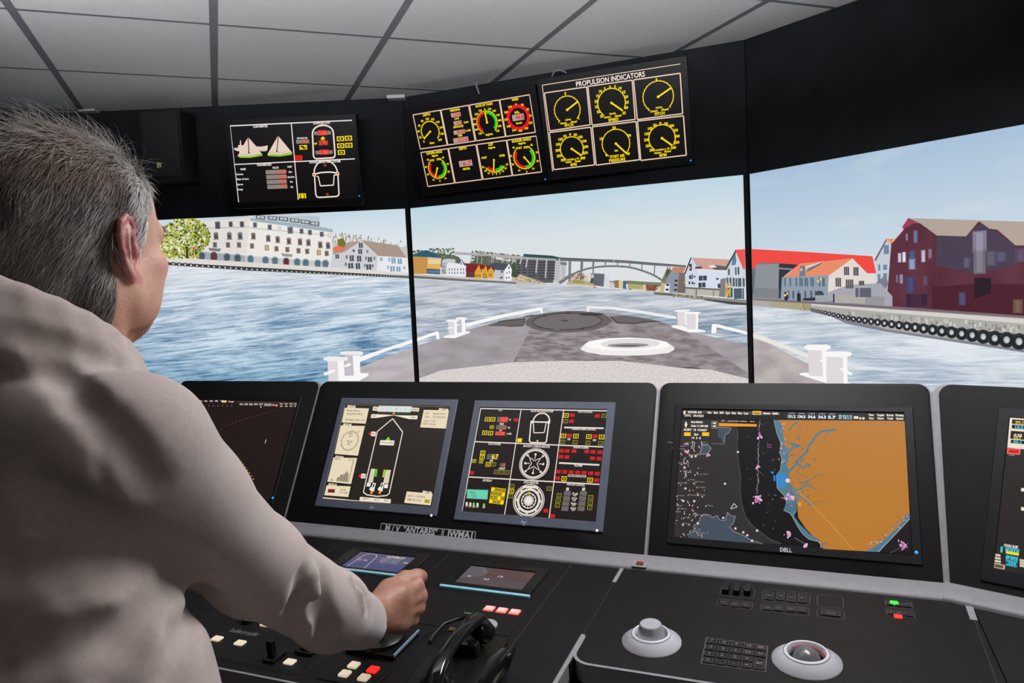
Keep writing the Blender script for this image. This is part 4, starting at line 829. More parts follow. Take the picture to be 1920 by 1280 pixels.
for q, t, wd in (((352, 686), 'Meter', 56), ((380, 823), 'degree', 74), ((1000, 736), 'degree', 78), ((1330, 688), 'degree', 80), ((972, 592), 'deg/min', 80), ((620, 420), 'LOG', 50), ((637, 508), 'DISTANCE', 112), ((655, 606), 'TIME', 52), ((722, 458), 'knots', 50), ((745, 548), 'n.mile', 56), ((727, 968), 'METER', 82), ((1280, 352), 'REL.', 56), ((1300, 468), 'knots', 62), ((352, 876), 'PORT', 54), ((425, 863), 'STBD', 54), ((920, 848), 'PORT', 58), ((1115, 824), 'STBD', 62), ((1300, 742), 'PORT', 60), ((1380, 733), 'STBD', 62)): P.text(q, t, 21, YEL, 5, 0.05, wd)
for x, y, wd, h, t in ((610, 378, 108, 46, '134.8'), (630, 467, 90, 44, '13.0'), (648, 567, 128, 44, '0.0'), (664, 650, 168, 50, '10:15:18'), (716, 908, 148, 66, '6.7'), (1289, 406, 122, 66, '44.8')):
    P.box((x, y), wd, h, (176, 156, 146), 4); P.text((x+wd*0.12, y), t, h*0.72, (240, 40, 60), 6, 0.03, wd*0.66)
c = (330, 562); P.arc(c, 100, -128, 138, 9, YEL, 4); ticks(P, c, 100, -128, 138, 20, 14, 5, YEL); needle(P, c, (262, 640), 14)
lab(P, (((262, 673), '0'), ((222, 626), '20'), ((203, 560), '40'), ((210, 497), '60'), ((243, 447), '80'), ((299, 424), '100'), ((357, 428), '120'), ((414, 459), '140'), ((451, 517), '160'), ((460, 587), '180'), ((438, 652), '200')), 22)
c = (950, 462); P.arc(c, 108, -150, 140, 8, YEL, 4); P.arc(c, 94, -140, -3, 24, (226, 20, 26), 5); P.arc(c, 94, -1, 135, 24, (30, 206, 40), 5); ticks(P, c, 110, -150, 140, 24, 10, 4, YEL); needle(P, c, (928, 352), 15)
lab(P, (((926, 318), '0'), ((978, 316), '120'), ((1028, 337), '240'), ((1070, 382), '360'), ((1087, 440), '480'), ((1088, 502), '600'), ((1066, 555), '720'), ((876, 333), '120'), ((834, 372), '240'), ((813, 424), '360'), ((816, 484), '480'), ((836, 541), '600'), ((876, 585), '720')), 20)
c = (1291, 408); P.arc(c, 104, 0, 360, 30, (232, 20, 30), 4, 48); ticks(P, c, 116, 0, 360, 36, 14, 7, (232, 20, 30))
lab(P, (((1266, 266), '0'), ((1336, 271), '30'), ((1393, 320), '60'), ((1422, 390), '90'), ((1426, 467), '120'), ((1380, 527), '150'), ((1315, 553), '180'), ((1245, 548), '210'), ((1185, 505), '240'), ((1158, 432), '270'), ((1158, 352), '300'), ((1200, 294), '330')), 21)
for c, t, k in (((408, 962), (386, 1056), 1.0), ((1356, 842), (1424, 918), 1.08)):
    P.arc(c, 102*k, -322, -38, 8, YEL, 4); P.arc(c, 86*k, -310, -180, 24, (30, 206, 40), 5); P.arc(c, 86*k, -180, -50, 24, (226, 20, 26), 5); ticks(P, c, 104*k, -322, -38, 24, 10, 4, YEL); needle(P, c, t, 14)
    cx, cy = P.p(c)
    for n, a in (('45', -42), ('30', -78), ('20', -112), ('10', -148), ('0', -180), ('10', 148), ('20', 112), ('30', 78), ('45', 42)):
        R = 132*k*P.kx; P.text((cx+R*math.sin(math.radians(a)), cy+R*math.cos(math.radians(a))), n, 20, YEL, 5, 0.045, loc=True)
c = (1025, 872); P.arc(c, 100, 130, 178, 26, (30, 206, 40), 5); P.arc(c, 100, 178, 232, 26, (226, 20, 26), 5); P.arc(c, 118, 125, 238, 8, YEL, 4); ticks(P, c, 120, 125, 238, 20, 10, 4, YEL); needle(P, c, (1022, 992), 14)
lab(P, (((908, 950), '30'), ((934, 990), '20'), ((970, 1016), '10'), ((1012, 1026), '5'), ((1052, 1026), '0'), ((1092, 1016), '5'), ((1125, 994), '10'), ((1152, 962), '20'), ((1168, 920), '30')), 20)
P.flush('screen', M_['pic'], mon)

# -- propulsion indicators
ZCp = zoom(1000, 90, 4.922)
mon, i = hanging(FH3, [(1016.3, 159), (1276.5, 119), (1289, 293.5), (1035.6, 322.5)], [(1005.5, 147.5), (1287, 104.5), (1302, 305), (1030, 339)], 'black monitor showing six yellow propulsion dials, rightmost of the hung monitors', (1295.5, 300.5))
P = Pic(FH3, ZCp, (1150, 220), 0.0008); glass(P, i)
P.line([(82, 342), (1358, 145)], 9, BEI, 2); P.line([(82, 342), (177, 1138)], 8, BEI, 2); P.text((707, 290), 'PROPULSION INDICATORS', 46, (244, 226, 220), 3, 0.02, 630)
for q in (((103, 415), (492, 358), (525, 708), (150, 765)), ((503, 354), (912, 297), (940, 658), (543, 712)), ((925, 294), (1355, 232), (1378, 605), (960, 660)), ((148, 780), (530, 730), (565, 1078), (188, 1122)), ((545, 727), (948, 678), (980, 1030), (580, 1080)), ((962, 674), (1385, 625), (1412, 988), (992, 1037))): cell_lines(P, q, 10, BEI)
def dial(c, r, a0, a1, tip, nt): P.arc(c, r, a0, a1, 8, YEL, 4, 48); ticks(P, c, r-3, a0, a1, nt, 12, 4, YEL); needle(P, c, tip, 15)
dial((313, 570), 122, -138, 136, (415, 490), 20); dial((722, 507), 126, -140, 118, (826, 578), 28); dial((1152, 450), 134, -140, 136, (1268, 370), 20)
dial((355, 930), 110, -142, 124, (448, 994), 28); dial((762, 882), 128, -142, 138, (858, 970), 20); dial((1187, 832), 118, -142, 124, (1284, 900), 28)
lab(P, (((296, 420), '0'), ((236, 680), '1'), ((420, 650), '1'), ((1137, 294), '0'), ((1062, 566), '1'), ((1263, 540), '1'), ((707, 361), '0'), ((660, 376), '5'), ((620, 400), '10'), ((595, 443), '15'), ((581, 493), '20'), ((585, 543), '25'), ((603, 590), '30'), ((632, 630), '35'), ((755, 357), '5'), ((801, 372), '10'), ((838, 407), '15'), ((859, 451), '20'), ((866, 502), '25'), ((859, 552), '30'), ((838, 600), '35'),
        ((340, 798), '0'), ((293, 815), '50'), ((253, 843), '100'), ((230, 890), '150'), ((227, 945), '200'), ((240, 996), '250'), ((277, 1034), '300'), ((388, 801), '50'), ((434, 822), '100'), ((470, 860), '150'), ((484, 912), '200'), ((480, 968), '250'), ((457, 1016), '300'),
        ((745, 736), '20'), ((627, 838), '10'), ((886, 808), '30'), ((675, 990), '0'), ((874, 976), '40'), ((1173, 695), '0'), ((1123, 713), '50'), ((1080, 743), '100'), ((1050, 793), '150'), ((1047, 848), '200'), ((1062, 903), '250'), ((1097, 943), '300'), ((1225, 699), '50'), ((1276, 718), '100'), ((1313, 760), '150'), ((1326, 815), '200'), ((1322, 872), '250'), ((1293, 920), '300')), 24)
for q, t, wd in (((322, 660), 'm/rev', 56), ((278, 693), 'Astern', 64), ((372, 681), 'Ahead', 62), ((1160, 548), 'm/rev', 60), ((1112, 582), 'Astern', 70), ((1213, 567), 'Ahead', 66), ((732, 604), 'knots', 58), ((684, 637), 'Astern', 66), ((781, 625), 'Ahead', 64), ((365, 1025), 'rev/min x 10', 118), ((325, 1051), 'Astern', 62), ((408, 1043), 'Ahead', 60), ((768, 945), 'bar', 36), ((1192, 935), 'rev/min x 10', 126), ((1147, 966), 'Astern', 66), ((1238, 953), 'Ahead', 62)): P.text(q, t, 20, YEL, 5, 0.04, wd)
for q, t, wd in (((330, 713), 'PITCH', 82), ((1167, 606), 'PITCH', 88), ((740, 662), 'SPEED', 94), ((372, 1076), 'RPM', 60), ((775, 998), 'START AIR', 142), ((775, 1033), 'PRESSURE', 152), ((1197, 989), 'RPM', 64)): P.text(q, t, 26, YEL, 5, 0.04, wd)
P.flush('screen', M_['pic'], mon)

# ---------------- console monitors
o1 = (FP.hit(642, 746)[0], FP.hit(860.5, 750)[0], FP.hit(705, 958)[1], FP.hit(750, 748)[1])
def console_monitor(fr, outer, inner, label, mats, proud, grp='monitors set into the console'): return monitor('console_monitor', fr, outer, inner, label, mats, z0=-0.012, proud=proud, group=grp)
def logo_ring(root, fr, px, r, t):
    P = Pic(fr, None, px, 0.0051); a = fr.hit(*px); P.lpoly([(a[0]+r*math.cos(2*PI*k/20), a[1]+r*math.sin(2*PI*k/20)) for k in range(20)], (112, 122, 146), 0)
    P.lpoly([(a[0]+r*.86*math.cos(2*PI*k/20), a[1]+r*.86*math.sin(2*PI*k/20)) for k in range(20)], (64, 70, 88), 1)
    vs, fs = glyphs(t, 0.02); k = r*1.5
    o = len(P.v); P.v += [(a[0]+x*k+y*k*0.18, a[1]+y*k+r*0.05, 0.0054) for x, y in vs]; P.f += [tuple(i_+o for i_ in f) for f in fs]; P.c += [rgb(176, 186, 206)]*len(fs)
    m = bpy.data.materials.get('logo print') or Mx('logo print', (0.30, 0.33, 0.40, 1), 0.4)
    return P.flush('maker_logo', LOGO, root)
LOGO = bpy.data.materials.new('logo print'); LOGO.use_nodes = True
_a = LOGO.node_tree.nodes.new('ShaderNodeAttribute'); _a.attribute_name = 'Col'; LOGO.node_tree.links.new(_a.outputs['Color'], LOGO.node_tree.nodes['Principled BSDF'].inputs['Base Color'])
# -- twin monitor left (conning display)
ZD = zoom(590, 730, 5.1214)
rin = rect_of(FP, [(648.6, 758.3), (845.8, 762.5), (808.3, 952.6), (605.2, 932.1)]); rout = rect_of(FP, [(641.7, 745.6), (860.5, 750.1), (817.5, 971), (592, 945.8)])
mon = console_monitor(FP, rout, rin, 'blue grey framed monitor with a white ship outline, left of the twin monitors', M_['blue_bezel'], 0.005)
P = Pic(FP, ZD, (725, 855), 0.0008); glass(P, rin, (38, 31, 27))
CRM, CR2 = (230, 216, 184), (206, 192, 164); TX = (120, 108, 92)
def card(tab, body): P.poly(tab, CRM, 1); P.poly(body, CRM, 1)
card([(318, 150), (395, 156), (388, 182), (312, 180)], [(290, 175), (522, 181), (490, 328), (260, 316)])
card([(278, 325), (355, 330), (350, 350), (270, 348)], [(250, 345), (483, 350), (415, 636), (190, 617)])
card([(203, 634), (278, 640), (272, 664), (196, 660)], [(180, 652), (408, 658), (350, 907), (122, 884)])
card([(136, 900), (214, 906), (208, 930), (130, 926)], [(115, 920), (346, 930), (322, 1032), (92, 1014)])
card([(1195, 178), (1286, 186), (1280, 210), (1190, 206)], [(1048, 195), (1290, 201), (1260, 375), (1013, 363)])
card([(1040, 970), (1126, 982), (1120, 1002), (1034, 994)], [(885, 978), (1134, 1000), (1112, 1112), (860, 1087)])
for q, t, wd in (((372, 203), 'Density Control 1', 140), ((384, 234), 'Steering Mode: Manual', 166), ((388, 294), 'SET SPEED: 134.8 / 110.5', 200), ((356, 166), 'CONTROL', 60), ((316, 339), 'WIND', 50), ((350, 425), 'REL', 40), ((344, 450), '34.1', 36), ((334, 500), 'TRUE', 60), ((326, 524), '136', 30), ((240, 648), 'DEPTH', 64), ((222, 668), 'UNIT: m', 60), ((340, 676), '6.7', 24), ((174, 914), 'ALARM', 60), ((272, 964), 'ON LINE', 50), ((278, 992), '10 : 0.00', 76),
    ((1080, 231), 'LAT', 40), ((1196, 234), '58 24.123 N', 112), ((1078, 263), 'LON', 40), ((1194, 267), '07 57.012 E', 108), ((1070, 304), 'COG', 44), ((1136, 304), '131.8', 48), ((1062, 330), 'SOG', 44), ((1130, 334), '13.0 kn', 60), ((1240, 194), 'GPS', 40), ((1082, 988), 'TIME', 40), ((920, 1022), 'DATE', 48), ((1010, 1030), '11.03.2014', 92), ((910, 1058), 'TIME', 42), ((984, 1064), '10:15:21', 76)): P.text(q, t, 17, TX, 3, 0.02, wd)
for r in (86, 80): P.arc((337, 492), r, 0, 360, 4, (150, 132, 104), 3, 30)
for k in range(12): a = P.p((337, 492)); P.lline((a[0]+86*P.kx*math.sin(k*PI/6), a[1]+86*P.kx*math.cos(k*PI/6)), (a[0]+98*P.kx*math.sin(k*PI/6), a[1]+98*P.kx*math.cos(k*PI/6)), 3*P.kx, (150, 132, 104), 3)
P.disc((421, 408), 7, (226, 60, 60), 4)
P.poly([(205, 876), (222, 840), (240, 838), (250, 816), (278, 818), (300, 796), (312, 780), (318, 800), (328, 804), (318, 890)], (150, 140, 116), 3); P.poly([(152, 876), (164, 852), (184, 878)], (170, 158, 130), 3); P.line([(374, 668), (324, 892)], 4, (60, 52, 44), 3)
for k in range(9): P.line([(372-k*5.6, 680+k*25), (384-k*5.6, 681+k*25)], 3, (110, 100, 84), 4)
P.poly([(132, 955), (197, 958), (190, 992), (126, 988)], (40, 20, 18), 3); P.poly([(140, 961), (190, 963), (184, 986), (134, 983)], (176, 24, 22), 4); P.text((162, 974), 'ALARM', 15, (70, 10, 10), 5, 0.03, 40)
P.poly([(618, 152), (934, 163), (922, 220), (604, 212)], (214, 224, 218), 1)
for k in range(7): P.text((654+k*43, 186+k*1.2), ('-', '|', '-', '0', '-', '|', '-')[k], 22, (140, 150, 140), 3); P.line([(655+k*43, 202+k), (653+k*43, 212+k)], 3, (120, 130, 120), 3)
P.poly([(562, 163), (617, 166), (610, 206), (556, 202)], CRM, 2); P.poly([(934, 172), (1006, 177), (1000, 214), (928, 208)], CRM, 2); P.text((586, 184), '131', 18, TX, 3, 0.02, 30); P.text((966, 193), '132.2', 18, TX, 3, 0.02, 44)
P.poly([(604, 216), (920, 224), (916, 242), (600, 236)], (60, 44, 36), 1); P.poly([(750, 220), (762, 220), (758, 242), (746, 242)], (240, 60, 40), 3); P.poly([(762, 220), (770, 220), (766, 242), (758, 242)], (246, 200, 60), 3); P.poly([(772, 222), (918, 226), (914, 240), (768, 238)], (40, 74, 36), 2)
P.poly([(545, 236), (605, 238), (760, 246), (905, 250), (990, 250), (985, 286), (908, 284), (760, 248), (600, 272), (540, 274)], (240, 228, 204), 2); P.text((572, 256), 'PORT', 14, TX, 4, 0.02, 40); P.text((945, 268), 'STBD', 14, TX, 4, 0.02, 50)
P.line([(750, 280), (845, 408), (716, 1000), (690, 1018), (600, 1026), (500, 1010), (468, 985), (603, 402)], 9, (236, 226, 206), 2, True)
for x, y in ((0, 0), (-97, 404)):
    P.poly([(518+x, 425+y), (548+x, 400+y), (544+x, 452+y)], (232, 34, 30), 3); P.poly([(548+x, 403+y), (590+x, 406+y), (584+x, 450+y), (542+x, 447+y)], (240, 228, 210), 3); P.text((566+x, 427+y), ('0.1', '0.3')[x < 0], 20, TX, 4, 0.03, 26)
P.poly([(710, 452), (730, 490), (678, 488)], (110, 220, 30), 3); P.poly([(632, 486), (768, 490), (760, 538), (624, 532)], (240, 226, 212), 3); P.text((697, 511), '13.0 knots (NET)', 17, TX, 4, 0.02, 116)
P.poly([(543, 760), (583, 763), (558, 893), (514, 889)], (224, 212, 190), 3); P.poly([(583, 764), (606, 765), (594, 838), (576, 836)], (96, 200, 30), 3); P.poly([(690, 772), (733, 773), (708, 904), (658, 898)], (224, 212, 190), 3); P.poly([(664, 770), (688, 771), (672, 846), (650, 842)], (130, 206, 30), 3); P.poly([(664, 770), (676, 771), (660, 844), (650, 842)], (196, 200, 40), 4)
for k in range(6): P.line([(548-k*4, 782+k*18), (566-k*4, 783+k*18)], 3, (150, 140, 120), 4); P.line([(700-k*4, 790+k*18), (720-k*4, 791+k*18)], 3, (150, 140, 120), 4)
P.box((520, 912), 36, 36, (240, 230, 216), 3); P.box((686, 928), 36, 36, (240, 230, 216), 3)
for x in (0, 80):
    P.poly([(560+x, 895), (590+x, 900), (578+x, 940), (572+x, 975), (556+x, 982), (524+x, 962), (536+x, 940), (550+x, 932)], (236, 232, 220), 3); P.poly([(563+x, 906), (578+x, 908), (568+x, 940), (556+x, 938)], (60, 90, 30), 4); P.poly([(545+x, 968), (560+x, 985), (548+x, 1006), (532+x, 996)], (240, 150, 30), 4)
P.poly([(437, 1030), (733, 1054), (728, 1092), (430, 1066)], (236, 224, 206), 2); P.text((582, 1058), 'AFT      0.2      kn', 16, TX, 4, 0.02, 240)
P.poly([(80, 1033), (1120, 1134), (1118, 1146), (78, 1044)], (226, 206, 170), 2); P.poly([(298, 143), (1310, 160), (1310, 170), (298, 150)], (120, 104, 84), 1)
P.obox((1080, 1073), 50, 30, (200, 180, 40), (50, 44, 20), 0.16, 2); P.text((1080, 1073), 'LAMP', 13, (226, 206, 60), 5, 0.03, 34)
P.flush('screen', M_['pic'], mon); logo_ring(mon, FP, (699, 951.3), 0.0085, 'hp'); led(mon, FP, (810.3, 966.8), M_['led_white'], 0.0035, 0.005)

# -- twin monitor right (bridge instruments)
ZE = zoom(850, 740, 4.7406)
rin = rect_of(FP, [(900.6, 764.3), (1140, 768.5), (1116, 979.5), (866.5, 957.3)]); rout = rect_of(FP, [(891.1, 750.5), (1156.3, 755.2), (1129.5, 998.4), (851, 974.2)])
mon = console_monitor(FP, rout, rin, 'blue grey framed monitor full of yellow and red keys, right of the twin monitors', M_['blue_bezel'], 0.005)
P = Pic(FP, ZE, (1002, 870), 0.0008); glass(P, rin, (30, 23, 21)); W_ = (228, 216, 208)
for q, w_ in (([(245, 122), (1375, 143)], 10), ([(245, 118), (78, 1032)], 8), ([(603, 128), (455, 1070)], 8), ([(980, 135), (850, 1103)], 8), ([(195, 416), (1338, 463)], 10), ([(140, 729), (1300, 796)], 10), ([(985, 290), (1336, 297)], 14), ([(940, 605), (1298, 623)], 14)): P.line(q, w_, W_, 2)
for q, t, wd in (((418, 136), 'LOG', 34), ((787, 146), 'SOUND RECEPTION SYSTEM', 206), ((1173, 152), 'GYRO CONTROL', 126), ((1160, 306), 'STEERING GEAR CONTROL', 208), ((367, 438), 'ECHO SOUNDER', 118), ((740, 459), 'MAGNETIC COMPASS REPEATER', 240), ((1135, 468), 'ENGINE ALARMS', 128), ((1110, 629), 'ALARM', 68), ((1100, 722), 'CLUTCH INDICATOR', 158), ((303, 762), 'AIS DISPLAY', 88), ((692, 781), 'GYRO REPEATER', 130), ((1090, 799), 'ANCHOR CONTROL', 152), ((430, 261), 'SPEED', 44), ((422, 317), 'STW', 24), ((505, 220), 'kn', 16), ((496, 291), 'kn', 20), ((498, 345), 'n.mile', 42), ((340, 588), 'METER', 30), ((432, 656), 'ALARM SET', 60), ((1028, 395), 'PUMP 1', 28), ((1255, 404), 'PUMP 2', 28)): P.text(q, t, 19, W_, 3, 0.03, wd)
def yb(q, w_=44, h=36, solid=False, dim=False):
    c = YEL if not dim else (150, 140, 30)
    if solid: P.box(q, w_, h, c, 3)
    else: P.obox(q, w_, h, c, BLK, 0.13, 3, YEL if not dim else (120, 110, 30))
def rb(q, w_=42, h=32): P.box(q, w_, h, (176, 24, 26), 3); P.box(q, w_*0.7, h*0.6, (226, 30, 34), 4); P.text(q, 'AL', h*0.3, (90, 10, 14), 5, 0.03, w_*0.5)
for q in ((303, 217), (352, 218), (280, 337), (332, 340), (262, 515), (257, 553), (310, 618), (1003, 183), (980, 365), (1090, 367), (1205, 372), (1318, 375), (985, 745), (1215, 757), (517, 855)): yb(q, 46, 40)
for q in ((342, 287), (590, 404), (247, 593), (185, 588)): yb(q, 42, 36, True, q != (590, 404)); 
for q in ((360, 618), (382, 685), (430, 688), (478, 690), (1340, 186), (997, 235), (972, 418), (1083, 421), (1197, 426), (1310, 430), (523, 811), (508, 899), (852, 833), (940, 893), (932, 939), (925, 983), (1222, 911), (1218, 958), (1212, 1003)): yb(q, 42, 36, False, True)
for q in ((557, 222), (1057, 181), (1280, 187), (1050, 235), (1033, 362), (1260, 368), (962, 497), (1013, 498), (1073, 500), (1187, 503), (1243, 507), (1303, 510), (957, 550), (1010, 553), (1237, 563), (1297, 567), (935, 683), (990, 685), (1048, 688), (1105, 690), (1163, 693), (1222, 697), (1280, 700), (928, 740), (1273, 760), (165, 693), (823, 1030), (882, 1075)): rb(q)
P.box((438, 220), 100, 50, (112, 96, 90), 3); P.box((452, 220), 72, 46, (226, 58, 44), 4); P.text((455, 220), '12.9', 34, (255, 110, 86), 6, 0.02, 60); P.box((427, 290), 98, 38, (112, 100, 96), 3); P.text((455, 290), '2.7', 30, RDG, 6, 0.02, 40); P.box((418, 344), 98, 36, (206, 56, 44), 3); P.text((418, 344), '12.0', 28, (255, 120, 96), 6, 0.02, 70)
P.box((350, 550), 106, 52, (98, 88, 84), 3); P.text((372, 552), '6.7', 42, YEL, 6, 0.04, 62); P.box((440, 624), 50, 34, (98, 88, 84), 3); P.text((452, 624), '0', 26, (255, 70, 60), 6, 0.04)
P.poly([(122, 838), (312, 845), (304, 931), (118, 921)], (92, 176, 150), 3); P.poly([(130, 845), (305, 851), (298, 924), (126, 915)], (104, 206, 172), 4)
for k in range(4): P.text((170+k*6, 866+k*14), ('MMSI', 'LAT 58', 'LON 07', 'SOG')[k], 10, (60, 130, 110), 6, 0.02, 50)
for r in range(4):
    for c_ in range(4): q = (352+c_*33-r*6, 838+r*36+c_*4); yb(q, 30, 32, (r*4+c_) in (0, 7, 10, 12, 15), False)
for k, (x, y) in enumerate(((120, 962), (152, 966), (183, 968), (216, 970), (273, 975))): c_ = (120, 220, 40) if k in (2, 4) else (232, 224, 220); P.disc((x, y), 10, c_, 4); P.poly([(x-9, y+8), (x+9, y+8), (x+11, y+22), (x-11, y+22)], c_ if k in (2, 4) else (216, 208, 204), 4); P.text((x-2, y+28), ('TX', 'RX', 'SM', 'AL', 'PWR')[k], 12, W_, 4, 0.02, 22)
P.arc((782, 236), 74, -92, 92, 12, (238, 228, 214), 3); P.line([(700, 246), (690, 252), (676, 410), (690, 424), (815, 428), (828, 412), (850, 250)], 11, (238, 228, 214), 3); P.line([(700, 240), (850, 244)], 12, (238, 228, 214), 3); P.line([(712, 250), (716, 338), (808, 336), (826, 250)], 8, (238, 228, 214), 3); P.disc((784, 165), 9, (240, 170, 170), 5); P.disc((748, 410), 9, (240, 170, 170), 5); P.box((697, 243), 22, 26, (238, 228, 214), 4); P.box((850, 243), 22, 26, (238, 228, 214), 4)
c = (720, 612)
P.arc(c, 131, 0, 360, 6, W_, 3, 48); P.arc(c, 116, 0, 360, 14, W_, 3, 48); ticks(P, c, 120, 0, 360, 36, 8, 3, W_)
a = P.p(c)
for k in range(4):
    t0 = k*PI/2+PI/4; p0 = (a[0]+68*P.kx*math.sin(t0), a[1]+68*P.kx*math.cos(t0)); pts = []
    for s in range(9): f = s/8; th = t0+f*PI/2; rr = 68-44*math.sin(PI*f)**0.8; pts.append((a[0]+rr*P.kx*math.sin(th), a[1]+rr*P.kx*math.cos(th)))
    for p, q in zip(pts, pts[1:]): P.lline(p, q, 6*P.kx, W_, 3)
for k in range(8):
    th = k*PI/4; R0 = (96 if k % 2 else 80)*P.kx; p = (a[0]+R0*math.sin(th), a[1]+R0*math.cos(th)); P.disc(p, 10, W_, 4, loc=True); P.lline(p, (a[0]+(68 if k % 2 else 40)*P.kx*math.sin(th), a[1]+(68 if k % 2 else 40)*P.kx*math.cos(th)), 6*P.kx, W_, 3)
c = (670, 940); a = P.p(c)
P.arc(c, 134, 0, 360, 6, W_, 3, 48); P.arc(c, 119, 0, 360, 13, W_, 3, 48); P.arc(c, 92, 0, 360, 20, W_, 3, 48); ticks(P, c, 90, 0, 360, 8, 20, 20, W_); P.arc(c, 62, 0, 360, 8, W_, 3, 30); ticks(P, c, 50, 0, 360, 12, 16, 8, W_); P.disc(c, 44, (200, 192, 184), 3, 24); P.disc(c, 30, (232, 226, 220), 4, 20); P.poly([(664, 862), (686, 864), (690, 884), (660, 884)], (206, 176, 60), 6)
P.poly([(615, 816), (640, 806), (740, 810), (756, 822), (748, 832), (620, 828)], W_, 3)
for x in (1012, 1155):
    for k in range(4): P.box((x+2-k*7, 876+k*45), 58, 38, (108, 100, 96), 3)
    P.box((x+4, 838), 24, 26, (206, 198, 192), 4)
for k, t in enumerate(('Pull', 'STOP', 'Brake', 'HOLD')): P.text((1082-k*5, 880+k*43), t, 16, W_, 4, 0.03, 46); P.text((1080-k*5, 896+k*43), '0.0', 12, W_, 4, 0.03, 26)
for x, y in ((1050, 750), (1150, 754)): P.obox((x, y), 40, 30, (60, 60, 30), BLK, 0.1, 3)
P.flush('screen', M_['pic'], mon); logo_ring(mon, FP, (983.5, 979.3), 0.0095, 'hp'); led(mon, FP, (1120.5, 995), M_['led_white'], 0.0035, 0.005)

# -- chart monitor
ZF = zoom(1230, 740, 3.6923)
rin = rect_of(FP, [(1280.5, 766.5), (1696.5, 774), (1709, 1041), (1262, 1008)]); rout = rect_of(FP, [(1265, 759), (1712, 762), (1726, 1056), (1246, 1018)])
rout = (rin[0]-0.017, rin[1]+0.019, rin[2]-0.017, rin[3]+0.014)
mon = console_monitor(FP, rout, rin, 'black framed chart monitor showing orange land and blue shallows', M_['bezel'], 0.004)
P = Pic(FP, ZF, (1490, 900), 0.0008); glass(P, rin, (13, 11, 14))
P.poly([(180, 165), (562, 170), (566, 250), (562, 380), (572, 480), (588, 570), (582, 650), (592, 740), (618, 840), (668, 905), (725, 950), (790, 1000), (870, 1035), (122, 988)], (46, 43, 44), 1)
P.line([(566, 250), (562, 380), (572, 480), (588, 570), (582, 650), (592, 740), (618, 840), (668, 905), (725, 950), (790, 1000), (870, 1030)], 4, (84, 82, 84), 2)
SLT = (66, 78, 92)
P.poly([(228, 990), (215, 968), (265, 945), (262, 905), (300, 880), (305, 850), (330, 826), (372, 832), (392, 848), (425, 835), (440, 866), (480, 870), (495, 812), (520, 838), (550, 840), (535, 890), (510, 915), (540, 945), (600, 970), (650, 1000), (672, 1018), (740, 1032), (300, 996)], SLT, 2)
P.line([(215, 968), (265, 945), (262, 905), (300, 880), (305, 850), (330, 826), (372, 832), (392, 848), (425, 835), (440, 866), (480, 870), (495, 812), (520, 838), (550, 840), (535, 890), (510, 915), (540, 945), (600, 970), (650, 1000), (740, 1032)], 4, (150, 150, 146), 3)
P.poly([(428, 225), (520, 228), (505, 262), (478, 276), (474, 330), (455, 336), (452, 300), (428, 294)], SLT, 2); P.line([(428, 225), (520, 228), (505, 262), (478, 276), (474, 330)], 4, (150, 150, 146), 3); P.poly([(312, 320), (356, 326), (366, 352), (382, 372), (360, 402), (330, 412), (300, 408), (318, 372)], SLT, 2); P.line([(312, 320), (325, 352), (356, 345), (366, 352), (382, 372), (360, 402), (330, 412), (300, 408), (318, 372), (312, 320)], 4, (170, 170, 166), 3); P.line([(385, 336), (480, 342)], 4, (120, 120, 120), 3)
OR, BL1, BL2 = (184, 120, 44), (78, 122, 140), (92, 112, 150)
P.poly([(835, 170), (1722, 181), (1757, 855), (1640, 960), (1500, 1086), (1160, 1066), (1100, 990), (1040, 930), (985, 850), (975, 740), (930, 640), (905, 520), (890, 400), (868, 280), (845, 200)], OR, 3)
P.poly([(815, 168), (850, 170), (880, 240), (884, 330), (915, 400), (905, 470), (925, 560), (920, 600), (950, 660), (990, 720), (972, 760), (975, 800), (955, 840), (1000, 900), (1060, 960), (1140, 1010), (1160, 1062), (1140, 1058), (1140, 1020), (1060, 1000), (1020, 968), (985, 920), (942, 840), (925, 818), (885, 800), (905, 750), (890, 700), (838, 645), (834, 560), (862, 520), (870, 440), (858, 400), (866, 340), (836, 262)], BL1, 4)
P.line([(815, 168), (836, 262), (866, 340), (858, 400), (870, 440), (862, 520), (834, 560), (838, 645), (890, 700), (905, 750), (885, 800), (925, 818), (942, 840), (985, 920), (1020, 968), (1060, 1000), (1140, 1020), (1140, 1060)], 3.5, (170, 172, 160), 5)
P.poly([(834, 545), (890, 550), (915, 590), (890, 640), (838, 640)], (52, 134, 200), 5); P.poly([(885, 795), (905, 752), (968, 742), (974, 790), (940, 822)], (70, 112, 134), 5)
for pts, w_ in (([(905, 545), (960, 490), (990, 440), (1040, 400), (1060, 350), (1085, 320), (1105, 285), (1150, 252), (1250, 240)], 16), ([(1160, 330), (1180, 270), (1230, 246)], 5), ([(890, 380), (920, 400), (960, 345), (1000, 352)], 14), ([(930, 330), (985, 365)], 18), ([(975, 480), (1010, 505), (1070, 482)], 12), ([(920, 250), (945, 210), (980, 190)], 10), ([(985, 310), (1000, 240), (990, 200)], 5), ([(960, 660), (1010, 650), (1040, 620), (1085, 640)], 12), ([(1030, 600), (1075, 585), (1110, 560), (1165, 558)], 8), ([(1110, 560), (1120, 535)], 5), ([(1080, 650), (1145, 645)], 4), ([(975, 690), (1020, 720), (1060, 750), (1080, 770)], 12), ([(1020, 720), (1060, 690)], 8), ([(1080, 748), (1170, 738)], 4), ([(910, 470), (915, 420), (895, 360)], 10), ([(935, 620), (960, 660), (1000, 690)], 10), ([(1000, 480), (1000, 440)], 6), ([(1140, 1045), (1180, 1020), (1180, 1060)], 8), ([(980, 520), (970, 590)], 5)): P.line(pts, w_, BL1 if w_ > 8 else (130, 112, 110), 5)
